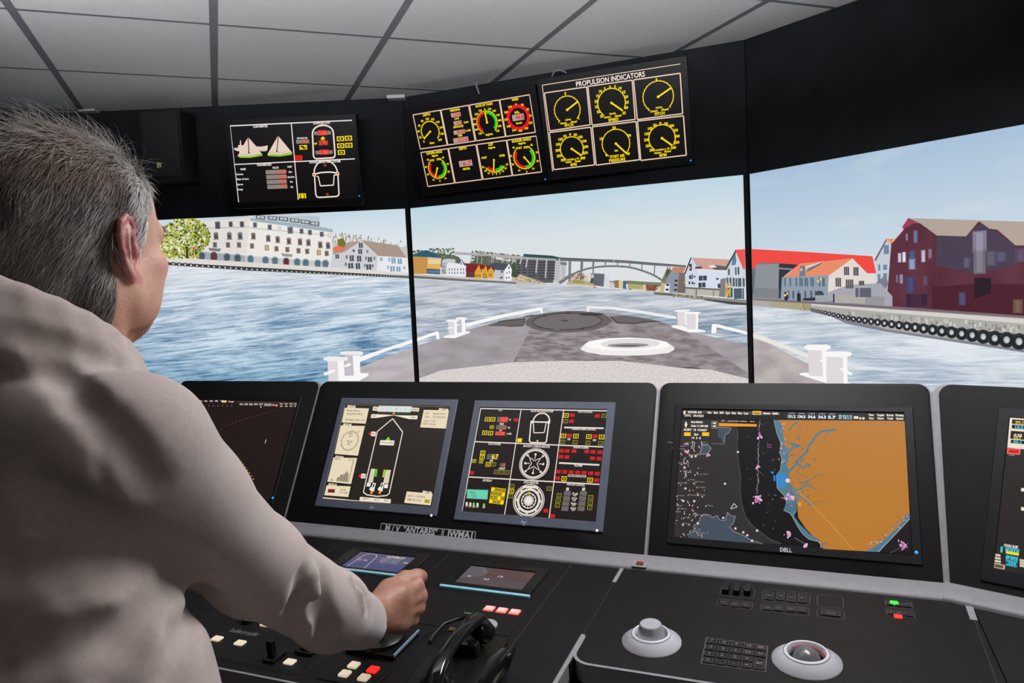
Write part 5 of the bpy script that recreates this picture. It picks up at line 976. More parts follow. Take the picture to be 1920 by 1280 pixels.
for k in range(90):
    x = rnd.gauss(985, 55); y = rnd.uniform(300, 780); P.box((x, y), rnd.uniform(5, 20), rnd.uniform(4, 12), rnd.choice([(84, 112, 130), (130, 112, 104), (96, 104, 130), OR]), 6)
for k in range(26): x = rnd.uniform(850, 900); P.box((x, rnd.uniform(175, 480)), rnd.uniform(6, 14), rnd.uniform(6, 14), rnd.choice([(196, 176, 180), (170, 150, 160), (120, 130, 150), OR]), 6)
P.poly([(1500, 1086), (1445, 1084), (1500, 1060), (1600, 985), (1690, 900), (1752, 812), (1757, 858), (1680, 940), (1560, 1066), (1540, 1088)], BL1, 5); P.line([(1540, 1088), (1560, 1066), (1680, 940), (1757, 858)], 5, (160, 166, 160), 6)
P.poly([(1542, 1090), (1562, 1068), (1682, 942), (1758, 860), (1764, 1094)], (24, 18, 24), 4)
for k in range(50): t = rnd.random(); P.box((1450+t*300+rnd.gauss(0, 14), 1080-t*250+rnd.gauss(0, 12)), rnd.uniform(4, 12), rnd.uniform(4, 10), rnd.choice([(180, 140, 130), (210, 170, 180), (110, 100, 120), BL2]), 7)
P.line([(975, 660), (1110, 790), (1260, 950), (1368, 1075)], 4, (216, 150, 84), 7); P.poly([(985, 745), (1005, 745), (1005, 770), (985, 770)], (240, 150, 40), 8)
PK = (226, 158, 210)
for x, y, n, s in ((712, 293, 12, 26), (705, 503, 10, 22), (707, 722, 22, 34), (935, 712, 26, 34), (922, 965, 18, 32), (1710, 1040, 18, 34), (358, 420, 8, 14), (1035, 1045, 5, 14), (215, 395, 7, 14)):
    for k in range(n): P.box((x+rnd.gauss(0, s*0.5), y+rnd.gauss(0, s*0.4)), rnd.uniform(5, 13), rnd.uniform(7, 18), rnd.choice([PK, (206, 120, 180), (240, 186, 224)]), 7)
for k in range(52): y = 172+k*10; P.box((718-k*0.35+rnd.gauss(0, 3), y), 5, 8, rnd.choice([(170, 140, 160), (200, 180, 190), (130, 110, 126)]), 5)
for k in range(14): P.box((960+k*7, 990+k*4), 5, 4, (150, 140, 140), 6); P.box((1625+k*9, 1094-k*5), 5, 4, (120, 112, 110), 6)
P.arc((205, 345), 14, 0, 360, 3, (180, 80, 160), 5, 16); P.arc((785, 355), 14, 0, 360, 3, (170, 90, 160), 5, 16); P.line([(205, 337), (205, 353)], 3, (180, 80, 160), 6); P.line([(785, 347), (785, 363)], 3, (170, 90, 160), 6)
for k in range(110):
    x, y = (rnd.gauss(210, 70), rnd.uniform(330, 985)); P.box((x, y), rnd.uniform(4, 9), rnd.uniform(5, 10), rnd.choice([(226, 214, 206), (226, 170, 180), (236, 186, 196), (190, 190, 180), (200, 180, 130)]), 5)
    if k % 6 == 0: P.line([(x, y), (x+9, y+15)], 7, (230, 150, 170), 6)
    if k % 4 == 1: P.text((x+30, y-4), rnd.choice(['Kragero', 'Homborsund', 'Torungen', 'Saltrod', 'Flosta', 'Lyngor']), 10, (150, 140, 130), 6, 0.01, rnd.uniform(36, 70))
for x, y in ((248, 430), (275, 426), (478, 616), (190, 735), (265, 736), (466, 852), (605, 952), (632, 972), (550, 925), (290, 890), (700, 940), (198, 505), (204, 648), (568, 396), (665, 1010)): P.disc((x, y), 9, (222, 210, 204), 6, 8)
for k in range(26): P.box((rnd.uniform(590, 850), rnd.uniform(200, 980)), 6, 6, (130, 124, 120), 4)
P.line([(250, 320), (268, 330), (262, 370), (248, 372), (254, 340), (250, 320)], 4, (190, 190, 184), 5); P.line([(518, 785), (540, 752), (562, 776), (518, 790)], 6, (190, 184, 180), 5); P.line([(208, 432), (192, 450), (196, 478), (212, 470)], 5, (190, 186, 180), 5); P.line([(192, 536), (206, 530), (210, 560), (196, 576)], 5, (200, 196, 190), 5); P.line([(258, 820), (284, 826), (270, 850)], 6, (170, 168, 164), 5); P.disc((912, 594), 16, (228, 208, 222), 8); P.box((806, 538), 18, 16, (40, 130, 220), 6); P.box((820, 578), 14, 40, (40, 120, 210), 6); P.poly([(900, 360), (880, 380), (890, 410), (920, 410), (930, 380)], (100, 120, 150), 6)
# menus
TW = (238, 226, 214)
P.poly([(184, 104), (1722, 131), (1722, 181), (184, 170)], (16, 14, 15), 6); P.poly([(184, 108), (860, 120), (860, 140), (184, 128)], (74, 66, 62), 7)
P.box((198, 124), 16, 26, TW, 9); P.text((270, 122), 'ECDIS 4.0', 15, TW, 9, 0.06, 106); P.text((264, 146), 'UTC  10:15:21', 15, TW, 9, 0.06, 150)
for k, t in enumerate(('Nav', 'Set', 'ENC', 'Sym', 'Rte', 'Mon', 'Log')): P.text((372+k*42, 124+k), t, 15, TW, 9, 0.06, 32)
P.box((699, 126), 66, 30, (232, 176, 84), 9); P.text((699, 128), 'Chart', 14, (90, 60, 20), 10, 0.03, 50); P.text((766, 130), 'Alarms', 15, TW, 9, 0.06, 56); P.text((828, 131), 'Info', 15, TW, 9, 0.06, 44)
P.box((1160, 152), 560, 38, (30, 34, 38), 7)
for x, t in ((940, '131.2'), (1008, '134.3'), (1078, '34.6'), (1150, '34.3'), (1218, '5.7')): P.text((x, 152+(x-940)*0.02), t, 20, (216, 238, 246), 9, 0.05, 54); P.box((x, 129+(x-940)*0.02), 44, 8, (150, 134, 128), 8)
for k in range(2): P.text((1310, 148+k*16), ('58 04.3 N', '07 59.2 E')[k], 13, (176, 214, 226), 9, 0.04, 90)
P.box((1385, 158), 30, 18, TW, 8); P.disc((1414, 164), 9, (232, 196, 180), 9); P.disc((1436, 164), 9, TW, 9)
for x, a_, b_ in ((1490, 'View', 'Own'), (1554, 'Targets', 'Charts'), (1620, 'Routes', 'Tools'), (1686, 'Planning', 'Options')): P.text((x, 141+(x-1490)*0.01), a_, 14, TW, 9, 0.05, 24+len(a_)*3.5); P.text((x, 164+(x-1490)*0.01), b_, 14, TW, 9, 0.05, 20+len(b_)*4)
P.poly([(208, 182), (218, 205), (208, 232), (198, 208)], TW, 8); P.text((284, 190), 'Mode: MANUAL', 15, TW, 8, 0.05, 92); P.text((302, 217), 'Scale 1:1 500 000', 15, TW, 8, 0.05, 132); P.text((272, 244), 'ALERT  10  CHART', 15, TW, 8, 0.05, 184)
P.box((218, 273), 52, 28, (250, 190, 20), 8); P.box((344, 273), 54, 28, (250, 190, 20), 8); P.text((280, 276), 'Sc+', 18, TW, 8, 0.05, 36); P.text((280, 300), 'N  S  E', 14, TW, 8, 0.05, 70)
P.line([(387, 186), (422, 186), (424, 232), (388, 232), (387, 186)], 4, (180, 160, 150), 8); P.box((405, 198), 22, 12, TW, 9); P.box((405, 218), 22, 12, TW, 9); P.poly([(435, 196), (698, 204), (698, 221), (435, 218)], (236, 150, 30), 8); P.text((566, 183), '20   nautical miles   km', 11, (200, 180, 170), 8, 0.02, 250)
P.flush('screen', M_['pic'], mon); led(mon, FP, (1718, 1036), M_['led_blue'], 0.0035, 0.004)
P = Pic(FP, ZF, (1490, 1030), 0.0042); P.text((900, 1075), 'DELL', 26, (170, 172, 178), 2, 0.05, 84); P.flush('maker_logo', LOGO, mon)

# -- radar monitor behind the man, and the one cut off at the right
ZG = zoom(340, 700, 4.571)
xr = FP.hit(558, 755)[0]; rin = (xr-0.512, xr, FP.hit(515, 940)[1], FP.hit(558, 752)[1]); rin = (rin[0], rin[1], rin[3]-0.32, rin[3]); rout = (rin[0]-0.017, rin[1]+0.012, rin[2]-0.017, rin[3]+0.014)
mon = console_monitor(FP, rout, rin, 'black framed radar monitor with faint range rings, partly behind the man', M_['bezel'], 0.004)
P = Pic(FP, ZG, (470, 850), 0.0008); glass(P, rin, (34, 23, 22)); R0 = (150, 110, 80)
for k in range(6): P.text((120+k*46, 236), ('Menu', 'Gain', 'Sea', 'Rain', 'EBL', 'VRM')[k], 12, (206, 186, 166), 3, 0.05, 32)
P.box((368, 240), 42, 18, (240, 206, 150), 3); P.text((426, 242), 'Trails', 12, (206, 186, 166), 3, 0.05, 60); P.box((160, 253), 30, 18, (150, 210, 50), 3)
P.poly([(470, 238), (1000, 250), (996, 258), (468, 246)], (70, 54, 46), 2)
for x, t in ((515, '131.2'), (556, '134.3'), (598, '34.6'), (640, '34.3'), (684, '5.7')): P.text((x, 264), t, 14, (214, 214, 206), 3, 0.05, 32)
P.box((742, 268), 66, 22, (150, 150, 140), 3); P.box((790, 270), 18, 16, (216, 140, 130), 4); P.box((816, 274), 20, 16, (220, 150, 130), 4)
for x in (858, 900, 942, 982): P.text((x, 260), 'Chart', 11, (210, 186, 160), 3, 0.05, 30); P.text((x, 280), 'Set', 11, (200, 190, 176), 3, 0.05, 24)
for k in range(6): P.line([(235+k*39, 272), (238+k*39, 282)], 4, (150, 136, 120), 3)
for k in range(16): f_ = k/15; P.box((350+450*f_, 470-150*f_**0.75), 14, 4, (120, 72, 50), 3)
for k in range(15): f_ = k/14; P.box((375+245*f_, 625+280*f_**1.35), 11, 8, tuple(int(a_+(b_-a_)*f_) for a_, b_ in zip((140, 90, 50), (206, 150, 50))), 3)
P.line([(728, 565), (718, 600)], 5, (226, 200, 180), 3); P.line([(616, 950), (606, 988)], 5, (226, 200, 180), 3); P.disc((683, 286), 7, (196, 160, 130), 3)
for k in range(20): P.box((rnd.uniform(300, 900), rnd.uniform(300, 900)), 4, 4, (90, 60, 50), 3)
P.flush('screen', M_['pic'], mon); led(mon, FP, (513, 933.5), M_['led_blue'], 0.0035, 0.004)
ZH = zoom(1720, 700, 3.2)
a_ = FP2.hit(1893, 783); b_ = FP2.hit(1864, 1065); rin = (min(a_[0], b_[0]), min(a_[0], b_[0])+0.51, b_[1], a_[1]); rout = (rin[0]-0.022, rin[1]+0.02, rin[2]-0.03, rin[3]+0.022)
mon = console_monitor(FP2, rout, rin, 'black framed monitor cut off by the right edge, with white and cyan readings', M_['bezel'], 0.004)
P = Pic(FP2, ZH, (1900, 900), 0.0008); glass(P, rin, (40, 33, 32))
P.poly([(556, 264), (700, 268), (690, 460), (540, 444)], (236, 222, 204), 2)
for x, y, w_, h, c in ((602, 292, 70, 28, BLK), (602, 322, 72, 24, BLK), (600, 372, 84, 50, BLK), (600, 412, 80, 22, BLK)): P.box((x+20, y), w_+40, h, c, 3)
for x, y, t, c in ((612, 294, '20.1', (226, 176, 40)), (612, 322, '13.2', (90, 200, 226)), (604, 372, '0.25', (236, 222, 204)), (600, 388, '24.7', (226, 176, 40)), (600, 412, '33.1', (60, 200, 226))): P.text((x, y), t, 15, c, 5, 0.05, 50)
P.poly([(540, 448), (620, 452), (616, 488), (538, 482)], (236, 110, 100), 3); P.poly([(548, 455), (612, 458), (609, 480), (546, 476)], (206, 20, 22), 4); P.box((566, 490), 34, 8, (120, 110, 104), 3)
for y in (697, 812): P.box((632, y), 18, 20, (236, 226, 214), 3)
P.text((562, 1038), 'OWN SHIP', 17, (220, 206, 190), 4, 0.05, 84)
for k in range(5): P.box((572-k*2, 1054+k*24), 80-k*4, 16, (40, 150, 170) if k != 1 else (240, 220, 20), 3)
P.text((568, 1064), '58 04.3 N', 14, (80, 206, 226), 5, 0.05, 80); P.text((566, 1110), '07 59.2', 14, (80, 206, 226), 5, 0.05, 70); P.text((570, 1140), '13.0', 14, (80, 206, 226), 5, 0.05, 40)
P.box((506, 1056), 14, 34, (60, 190, 200), 3)
for k in range(4): P.box((484-k*2, 1090+k*18), 30+k*6, 12, (220, 204, 186), 3); P.box((630, 1120+k*12), 30, 9, (220, 204, 186), 3)
P.obox((490, 1156), 70, 26, (200, 176, 150), (96, 80, 50), 0.14, 3)
P.flush('screen', M_['pic'], mon)

# -- name plate on the middle bay
mb = MB(); P = Pic(FP, None, (800, 985), 0.0)
pa, pb, pc = FP.hit(716, 978)[0], FP.hit(832, 991)[0], FP.hit(893, 998)[0]; yt = FP.hit(800, 988)[1]
root = empty('name_plate', FP.M); tag(root, 'black name plate reading M/V "ANTARES" JWMA1, half hidden by the grey ledge', 'sign')
mb.rslab(pa, pc, yt-0.045, yt, 0.0, 0.0015, 0.004, 0.0005); mb.build('plate', M_['plate'], root)
mb = MB()
for x0, x1 in ((pa, pb-0.001), (pb+0.001, pc)):
    for q in (((x0, yt-0.0022), (x1, yt)), ((x0, yt-0.045), (x0+0.002, yt)), ((x1-0.002, yt-0.045), (x1, yt))): mb.box(q[0][0], q[1][0], q[0][1], q[1][1], 0.0015, 0.0018)
mb.build('plate_border', M_['print'], root)
P = Pic(FP, None, (800, 985), 0.0019)
P.text(((pa+pb)/2, yt-0.0125), 'M / V  "ANTARES"', 11.5, (178, 178, 182), 0, 0.03, 100, loc=True); P.flush('lettering', LOGO, root); P.text(((pb+pc)/2+0.002, yt-0.0125), 'JWMA1', 11.5, (178, 178, 182), 0, 0.03, 47, loc=True)
P.flush('lettering', LOGO, root)
# ------------------------------------------------------------------ grey ledge in front of the monitor panels
prof = [(1.790, 0.930), (1.778, 0.9485), (1.774, 0.9495), (1.730, 0.9400), (1.7225, 0.9370), (1.720, 0.9325), (1.721, 0.915), (1.790, 0.905)]
k105 = math.tan(math.radians(10.5))
def ledge(ring0, ring1, label):
    root = empty('console_ledge'); tag(root, label, 'ledge', 'grey ledges below the monitors')
    mb = MB(); mb.loft([ring0, ring1]); mb.build('ledge_top', M_['grey'], root, True, auto=40); return root
led1 = ledge([C(-2.13, d, z) for d, z in prof], [C(0.2115-(1.777-d)*k105, d, z) for d, z in prof], 'long grey ledge running under the radar, twin and chart monitors')
Br = C(0.2115, 0, 0); Br = Vector((B0.x, B0.y, 0))
led2 = ledge([Br+E2*((1.777-d)*k105+0.0005)+A2*(d-1.777)+UP*(z+0.003) for d, z in prof], [Br+E2*0.98+A2*(d-1.777)+UP*(z+0.003) for d, z in prof], 'short grey ledge under the monitor at the right edge')
# red marked plate on the ledge
FS = Frame(C(-0.47, 1.730, 0.9400), E_, A_*0.977+UP*0.211)
a, b = FS.hit(1200, 1058)
root = empty('alarm_button', Frame(FS.w(a, b), FS.X, FS.Y).M); tag(root, 'small red square button on a pale plate on the grey ledge', 'button')
mb = MB(); mb.rslab(-0.018, 0.018, -0.0125, 0.0125, 0, 0.002, 0.003, 0.0006); mb.build('plate', M_['trim'], root)
mb = MB(); mb.rslab(-0.0085, 0.0085, -0.006, 0.006, 0.002, 0.005, 0.002, 0.0006); mb.build('push_button', Mx('dull red plastic', (0.16, 0.012, 0.012, 1), 0.4), root)

# ------------------------------------------------------------------ desks
def desk_poly(pts, z0, z1): mb = MB(); mb.prism(pts, z0, z1); return mb
YL, YR = -0.614, -0.408
root = empty('console_desk', FD.M); tag(root, 'deep black left desk under the man\'s hand, with two small touch displays', 'desk', 'console desks'); DESKL = root
mb = MB(); mb.rslab(-1.66, -0.0065, YL, 0.0, -0.03, 0.0, 0.004, 0.0015); mb.build('desk_top', M_['black'], root)
mb = MB(); mb.box(-1.66, -0.001, YL-0.006, YL-0.0005, -0.035, 0.0015, 0.001); mb.build('front_trim', M_['trim'], root)
mb = MB(); mb.box(-1.64, -0.010, YL+0.004, YL+0.02, -0.85, -0.031); mb.build('front_panel', M_['black'], root)
mb = MB(); mb.box(-0.0195, -0.0005, YL+0.002, YR-0.0, -0.85, -0.030); mb.build('side_panel', M_['grey'], root)
mb = MB(); mb.box(-0.0045, 0.0045, YL-0.004, -0.312, -0.030, 0.0022, 0.001); mb.build('edge_strip', M_['trim'], root)
mb = MB(); mb.box(-0.0045, 0.0045, -0.075, -0.001, -0.004, 0.0018, 0.0008); mb.build('edge_strip', M_['trim'], root)
for u, y0, y1 in ((-1.26, -0.33, -0.005), (-0.925, -0.33, -0.005), (-0.595, -0.60, -0.005)):
    mb = MB(); x = u+0.47; mb.box(x-0.0016, x+0.0016, y0, y1, -0.001, 0.0003); mb.build('joint', M_['seam'], root)
mb = MB(); mb.box(-0.0068, 0.0068, -0.420, -0.0005, -0.03, -0.0003); mb.build('filler', M_['black'], root)
mb = MB(); mb.box(-0.0012, 0.0012, -0.312, -0.075, -0.002, 0.0003); mb.build('joint', M_['seam'], root)
root = empty('console_desk', FD.M); tag(root, 'black right desk with two white trackballs and key fields', 'desk', 'console desks'); DESKR = root
r = 0.035; arc = [(0.007+r-r*math.cos(PI/2*k/8), YR+r-r*math.sin(PI/2*k/8)) for k in range(9)]
mb = MB(); mb.prism([(0.720, 0.0), (0.007, 0.0)]+arc+[(0.735, YR)], -0.03, 0.0); mb.build('desk_top', M_['black'], root)
def band(pts, wd, z0, z1):
    mb = MB(); n = len(pts); L, R = [], []
    for i in range(n):
        t = Vector((*pts[min(i+1, n-1)], 0))-Vector((*pts[max(i-1, 0)], 0)); t.normalize(); nn = Vector((t.y, -t.x, 0))
        L.append(Vector((*pts[i], 0))); R.append(L[-1]+nn*wd)
    mb.loft([[(L[i].x, L[i].y, z0), (R[i].x, R[i].y, z0), (R[i].x, R[i].y, z1), (L[i].x, L[i].y, z1)] for i in range(n)]); return mb
edge = [(0.007, YR+0.09)]+arc+[(0.735, YR)]
band(edge, 0.0065, -0.036, 0.0016).build('front_trim', M_['trim'], root)
band([(x+0.006, y+0.006) for x, y in edge], 0.004, -0.85, -0.036).build('front_panel', M_['grey'], root)
mb = MB(); mb.box(0.7085, 0.7215, -0.068, -0.001, -0.004, 0.0018, 0.0008); mb.build('edge_strip', M_['trim'], root)
mb = MB(); mb.box(0.7145, 0.7175, YR, -0.068, -0.001, 0.0003); mb.build('joint', M_['seam'], root)
root = empty('console_desk'); tag(root, 'black desk wedge that turns inwards at the far right', 'desk', 'console desks')
q = [FD.w(0.722, 0.0), FD.w(0.737, YR)]; d2 = E2
mb = MB(); p4 = [q[0], q[0]+d2*0.95+UP*0.0, q[1]+d2*0.80, q[1]]
p4[1].z = q[0].z; p4[2].z = q[1].z
mb.loft([[tuple(p+UP*dz) for p in p4] for dz in (-0.03, 0.0)]); mb.build('desk_top', M_['black'], root)

def on_desk(px, c=0.0): a, b = FD.hit(*px, c); return a, b
def place(px=None, ab=None): a, b = ab or on_desk(px); return Frame(FD.w(a, b), FD.X, FD.Y).M
def button(parent, ab, mat, w_=0.024, h=0.024, t=0.004, rim=None, name='push_button'):
    a, b = ab; mb = MB()
    mb.rslab(a-w_/2, a+w_/2, b-h/2, b+h/2, 0.0, t, 0.003, 0.0012)
    o = mb.build(name, rim or mat, parent)
    if rim:
        mb = MB(); mb.rslab(a-w_/2+0.0025, a+w_/2-0.0025, b-h/2+0.0045, b+h/2-0.002, t, t+0.0006, 0.002, 0.0003); mb.build('lens', mat, o)
    return o
UD = lambda u, d: (u+0.47, (d-1.716)/math.cos(T45))

# ---- two touch displays
def touch(inner_px, outer_px, strip_px, label, draw):
    i, o = rect_of(FD, inner_px), rect_of(FD, outer_px)
    root = empty('touch_display', FD.M); tag(root, label, 'monitor', 'touch displays in the desk')
    mb = MB(); mb.rframe(o[0], o[1], o[2], o[3], i[0], i[1], i[2], i[3], 0.0, 0.004); mb.build('bezel', M_['pitch'], root)
    P = Pic(FD, None, inner_px[0], 0.0012); draw(P, i); P.flush('screen', M_['pic'], root)
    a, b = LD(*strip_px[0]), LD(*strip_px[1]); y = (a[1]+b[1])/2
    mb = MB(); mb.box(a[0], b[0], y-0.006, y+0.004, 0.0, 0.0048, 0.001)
    o_ = mb.build('painted_reflection', M_['cyan'], root); o_['label'] = 'painted cyan reflection along the lower edge'  # cyan colour stands in for the screens mirrored in the bezel's lower rim
    return root
def draw1(P, i):
    W, H = i[1]-i[0], i[3]-i[2]; f = lambda u, v: (i[0]+u*W, i[2]+v*H)
    P.lpoly([f(0, 0), f(1, 0), f(1, 1), f(0, 1)], (78, 78, 116), 0); P.lpoly([f(0, 0.62), f(1, 0.55), f(1, 1), f(0, 1)], (88, 84, 112), 1); P.lpoly([f(0, 0), f(1, 0), f(1, 0.3), f(0, 0.38)], (70, 74, 118), 1)
    pts = [f(0.10, 0.0), f(0.115, 0.75), f(0.16, 0.9), f(0.24, 0.95), f(0.33, 0.9), f(0.37, 0.75), f(0.40, 0.0)]
    for a, b in zip(pts, pts[1:]): P.lline(a, b, 0.0022, (190, 170, 190), 2)
    P.text(f(0.20, 0.52), '0.0  kn', 3, (170, 160, 180), 3, 0.02, 22, loc=True); P.text(f(0.68, 0.86), 'AUTOPILOT', 2.8, (206, 190, 176), 3, 0.05, 36, loc=True)
    for k in range(3): P.text(f(0.66, 0.72-k*0.1), ('HDG 131.2', 'SET 134.3', 'ROT 0.4')[k], 2.2, (150, 146, 160), 3, 0.02, 34, loc=True)
    P.lline(f(0.48, 0.78), f(0.49, 0.62), 0.0015, (170, 160, 180), 3); P.lline(f(0.90, 0.62), f(0.98, 0.62), 0.006, (190, 170, 150), 3)
def draw2(P, i):
    W, H = i[1]-i[0], i[3]-i[2]; f = lambda u, v: (i[0]+u*W, i[2]+v*H)
    P.lpoly([f(0, 0), f(1, 0), f(1, 1), f(0, 1)], (84, 72, 76), 0); P.lpoly([f(0.3, 0.5), f(1, 0.4), f(1, 1), f(0.42, 1), f(0.34, 0.8)], (88, 66, 66), 1); P.lpoly([f(0, 0.3), f(0.3, 0.5), f(0.34, 0.8), f(0.2, 1), f(0, 1)], (92, 86, 96), 1)
    P.lline(f(0.2, 1), f(0.32, 0.62), 0.0015, (130, 120, 126), 2); P.lline(f(0.32, 0.62), f(1, 0.48), 0.0015, (70, 54, 58), 2)
    for u, v, t in ((0.12, 0.44, 'x'), (0.40, 0.36, '0.0'), (0.56, 0.58, '12')): P.text(f(u, v), t, 2.6, (196, 186, 186), 3, 0.03, 10, loc=True)
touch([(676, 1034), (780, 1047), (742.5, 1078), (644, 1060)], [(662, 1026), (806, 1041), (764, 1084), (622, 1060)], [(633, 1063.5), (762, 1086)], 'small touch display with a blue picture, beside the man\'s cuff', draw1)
touch([(884.5, 1061), (1006, 1075), (976, 1109), (852, 1092)], [(872, 1052), (1029, 1069), (996, 1117), (832, 1095)], [(825, 1099), (994, 1119)], 'small touch display with a dim brown picture above a painted cyan reflection', draw2)

# ---- left control panel in front of the man
a0, b0 = UD(-1.33, 1.129); a1, b1 = UD(-0.948, 1.345)
root = empty('control_panel', FD.M); tag(root, 'black control panel by the man\'s side with warm lit buttons and two levers', 'control panel'); CP1 = root
mb = MB(); mb.rslab(a0-0.0025, a1+0.0025, b0-0.0025, b1+0.0025, 0.0, 0.0008, 0.018, 0.0002, 6); mb.build('joint', M_['seam'], root)
mb = MB(); mb.rslab(a0, a1, b0, b1, 0.0, 0.002, 0.016, 0.0008, 6); mb.build('plate', M_['plate'], root)
T = Matrix.Translation((0, 0, 0.002))
for px in ((450, 1204), (543.5, 1239.5), (407, 1196), (498.5, 1169)):
    o = button(root, on_desk(px, 0.004), M_['lit_warm'], 0.023, 0.018, 0.003); o.location.z = 0.002
a, b = on_desk((464, 1158), 0.01)
mb = MB(); mb.lathe([(0.014, 0.002), (0.014, 0.012), (0.012, 0.014)], (a, b, 0), 20); mb.lathe([(0.017, 0.002), (0.017, 0.004)], (a, b, 0), 20); o = mb.build('knob', M_['pitch'], root, True)
mb = MB(); mb.lathe([(0.0145, 0.0115), (0.0155, 0.0125), (0.0150, 0.0145), (0.0135, 0.0145)], (a, b, 0), 24, False, False); mb.build('ring', M_['white'], o, True)
for px, s in (((510, 1240), 1.0), ((575, 1225), 1.5)):
    a, b = on_desk(px); o = MB(); o.box(a-0.014*s, a+0.014*s, b-0.012, b+0.03, 0.002, 0.010, 0.002); lv = o.build('lever_base', M_['pitch'], root)
    o = MB(); o.rslab(a-0.008*s, a+0.008*s, b-0.004, b+0.008, 0.010, 0.045, 0.003, 0.003); o.build('lever_handle', M_['pitch'], lv)
P = Pic(FD, None, (460, 1186), 0.0022); a, b = on_desk((459, 1187)); P.text((a, b), 'Rudder/propeller', 6, (120, 118, 122), 0, 0.0, 62, loc=True); P.flush('lettering', LOGO, root)

# ---- thruster control with its lever (under the hand)
a0, b0 = UD(-0.915, 1.125); a1, b1 = UD(-0.785, 1.335)
root = empty('thruster_control', FD.M); tag(root, 'black thruster lever unit gripped by the man, with three warm buttons and a red one', 'lever'); THR = root
mb = MB(); mb.rslab(a0, a1, b0, b1, 0.0, 0.002, 0.006, 0.0008); mb.build('plate', M_['plate'], root)
for px, m in (((663.5, 1246), 'lit_warm'), ((646.5, 1262), 'lit_warm'), ((682.5, 1269.5), 'lit_warm'), ((699.5, 1254.5), 'led_red')):
    o = button(root, on_desk(px, 0.004), M_[m], 0.021, 0.020, 0.004); o.location.z = 0.002
    if m == 'led_red': o['label'] = 'red lit button'
x0, y0 = UD(-0.91, 1.213); x1, y1 = UD(-0.797, 1.318)
mb = MB(); mb.rslab(x0, x1, y0, y1, 0.002, 0.014, 0.004, 0.001); o = mb.build('housing', M_['pitch'], root)
mb = MB(); mb.box(x1-0.0012, x1+0.0015, y0+0.003, y1-0.003, 0.010, 0.0152, 0.0005); mb.build('painted_edge_glint', Mx('painted blue glint', (0.22, 0.30, 0.42, 1), 0.2, spec=0.8), root)['label'] = 'pale blue glint painted along the edge'  # pale blue colour paints a reflection on the housing's right edge
cx, cy = (x0+x1)/2-0.002, (y0+y1)/2-0.004
mb = MB(); mb.lathe([(0.050, 0.014), (0.050, 0.022), (0.046, 0.025), (0.030, 0.028), (0.022, 0.040)], (cx, cy, 0), 32); mb.build('turning_collar', M_['pitch'], root, True)
# ---- module with salmon buttons, knob and telephone
root = empty('control_panel', FD.M); tag(root, 'black control strip with three salmon buttons and a silver knob, behind the telephone', 'control panel'); CP2 = root
a0, b0 = UD(-0.900, 1.36); a1, b1 = UD(-0.615, 1.505)
mb = MB(); mb.rslab(a0, a1, b0, b1, 0.0, 0.0012, 0.006, 0.0005); mb.build('plate', M_['plate'], root)
for px in ((917.5, 1139.5), (941, 1143), (965, 1146)):
    o = button(root, on_desk(px, 0.003), M_['lit_pink'], 0.0245, 0.022, 0.002, M_['lit_rim']); o.location.z = 0.0012
a, b = on_desk((914, 1171), 0.004); mb = MB(); mb.lathe([(0.021, 0.0012), (0.021, 0.005), (0.0185, 0.0075), (0.0175, 0.0075), (0.0165, 0.0068)], (a, b, 0), 32); mb.build('knob', M_['silver'], root, True)
a, b = on_desk((879, 1151)); mb = MB(); mb.box(a-0.012, a+0.012, b-0.0025, b+0.0025, 0.001, 0.0022); mb.build('indicator_strip', Mx('dull green strip', (0.06, 0.16, 0.09, 1), 0.4), root)['label'] = 'dull green strip'

# telephone: cradle and handset
root = empty('telephone_cradle', FD.M); tag(root, 'glossy black telephone cradle with a curved lip, right of the handset', 'telephone cradle'); CR_ = root
a0, b0 = UD(-0.735, 1.10); a1, b1 = UD(-0.605, 1.345)
mb = MB(); mb.rslab(a0, a1, b0, b1, 0.0, 0.006, 0.015, 0.003); mb.build('base', M_['pitch'], root, True)
mb = MB()
xm, ym = UD(-0.662, 1.145)
mb.sphere((xm, ym, 0.014), 0.036, 20, 0.032, 0.022); mb.build('rest_cup', M_['gloss'], root, True)
OA = [((970, 1202), 0.058), ((963, 1228), 0.056), ((953, 1254), 0.052), ((938, 1282), 0.047), ((924, 1306), 0.042)]
OB = [((944, 1213), 0.046), ((919, 1232), 0.036), ((906, 1254), 0.028), ((896, 1280), 0.022), ((888, 1306), 0.020)]
rings = []
for (pa_, ca), (pb_, cb) in zip(OA, OB):
    A, B = Vector((*FD.hit(*pa_, ca), ca)), Vector((*FD.hit(*pb_, cb), cb)); mid = (A+B)/2-Vector((0, 0, 0.012)); top_ = []
    for k in range(7): t = k/6; top_.append((1-t)*(1-t)*B+2*t*(1-t)*mid+t*t*A)
    bot = [p-Vector((0, 0, 0.004+0.010*(1-abs(2*k/6-1)))) for k, p in enumerate(top_)][::-1]
    rings.append([tuple(p) for p in top_+bot])
mb = MB(); mb.loft(rings); mb.build('curved_lip', M_['gloss'], root, True, auto=40)
mb = MB(); x, y = UD(-0.665, 1.27); mb.rslab(x-0.03, x+0.028, y-0.012, y+0.012, 0.008, 0.034, 0.008, 0.006); mb.build('upper_rest', M_['gloss'], root, True)

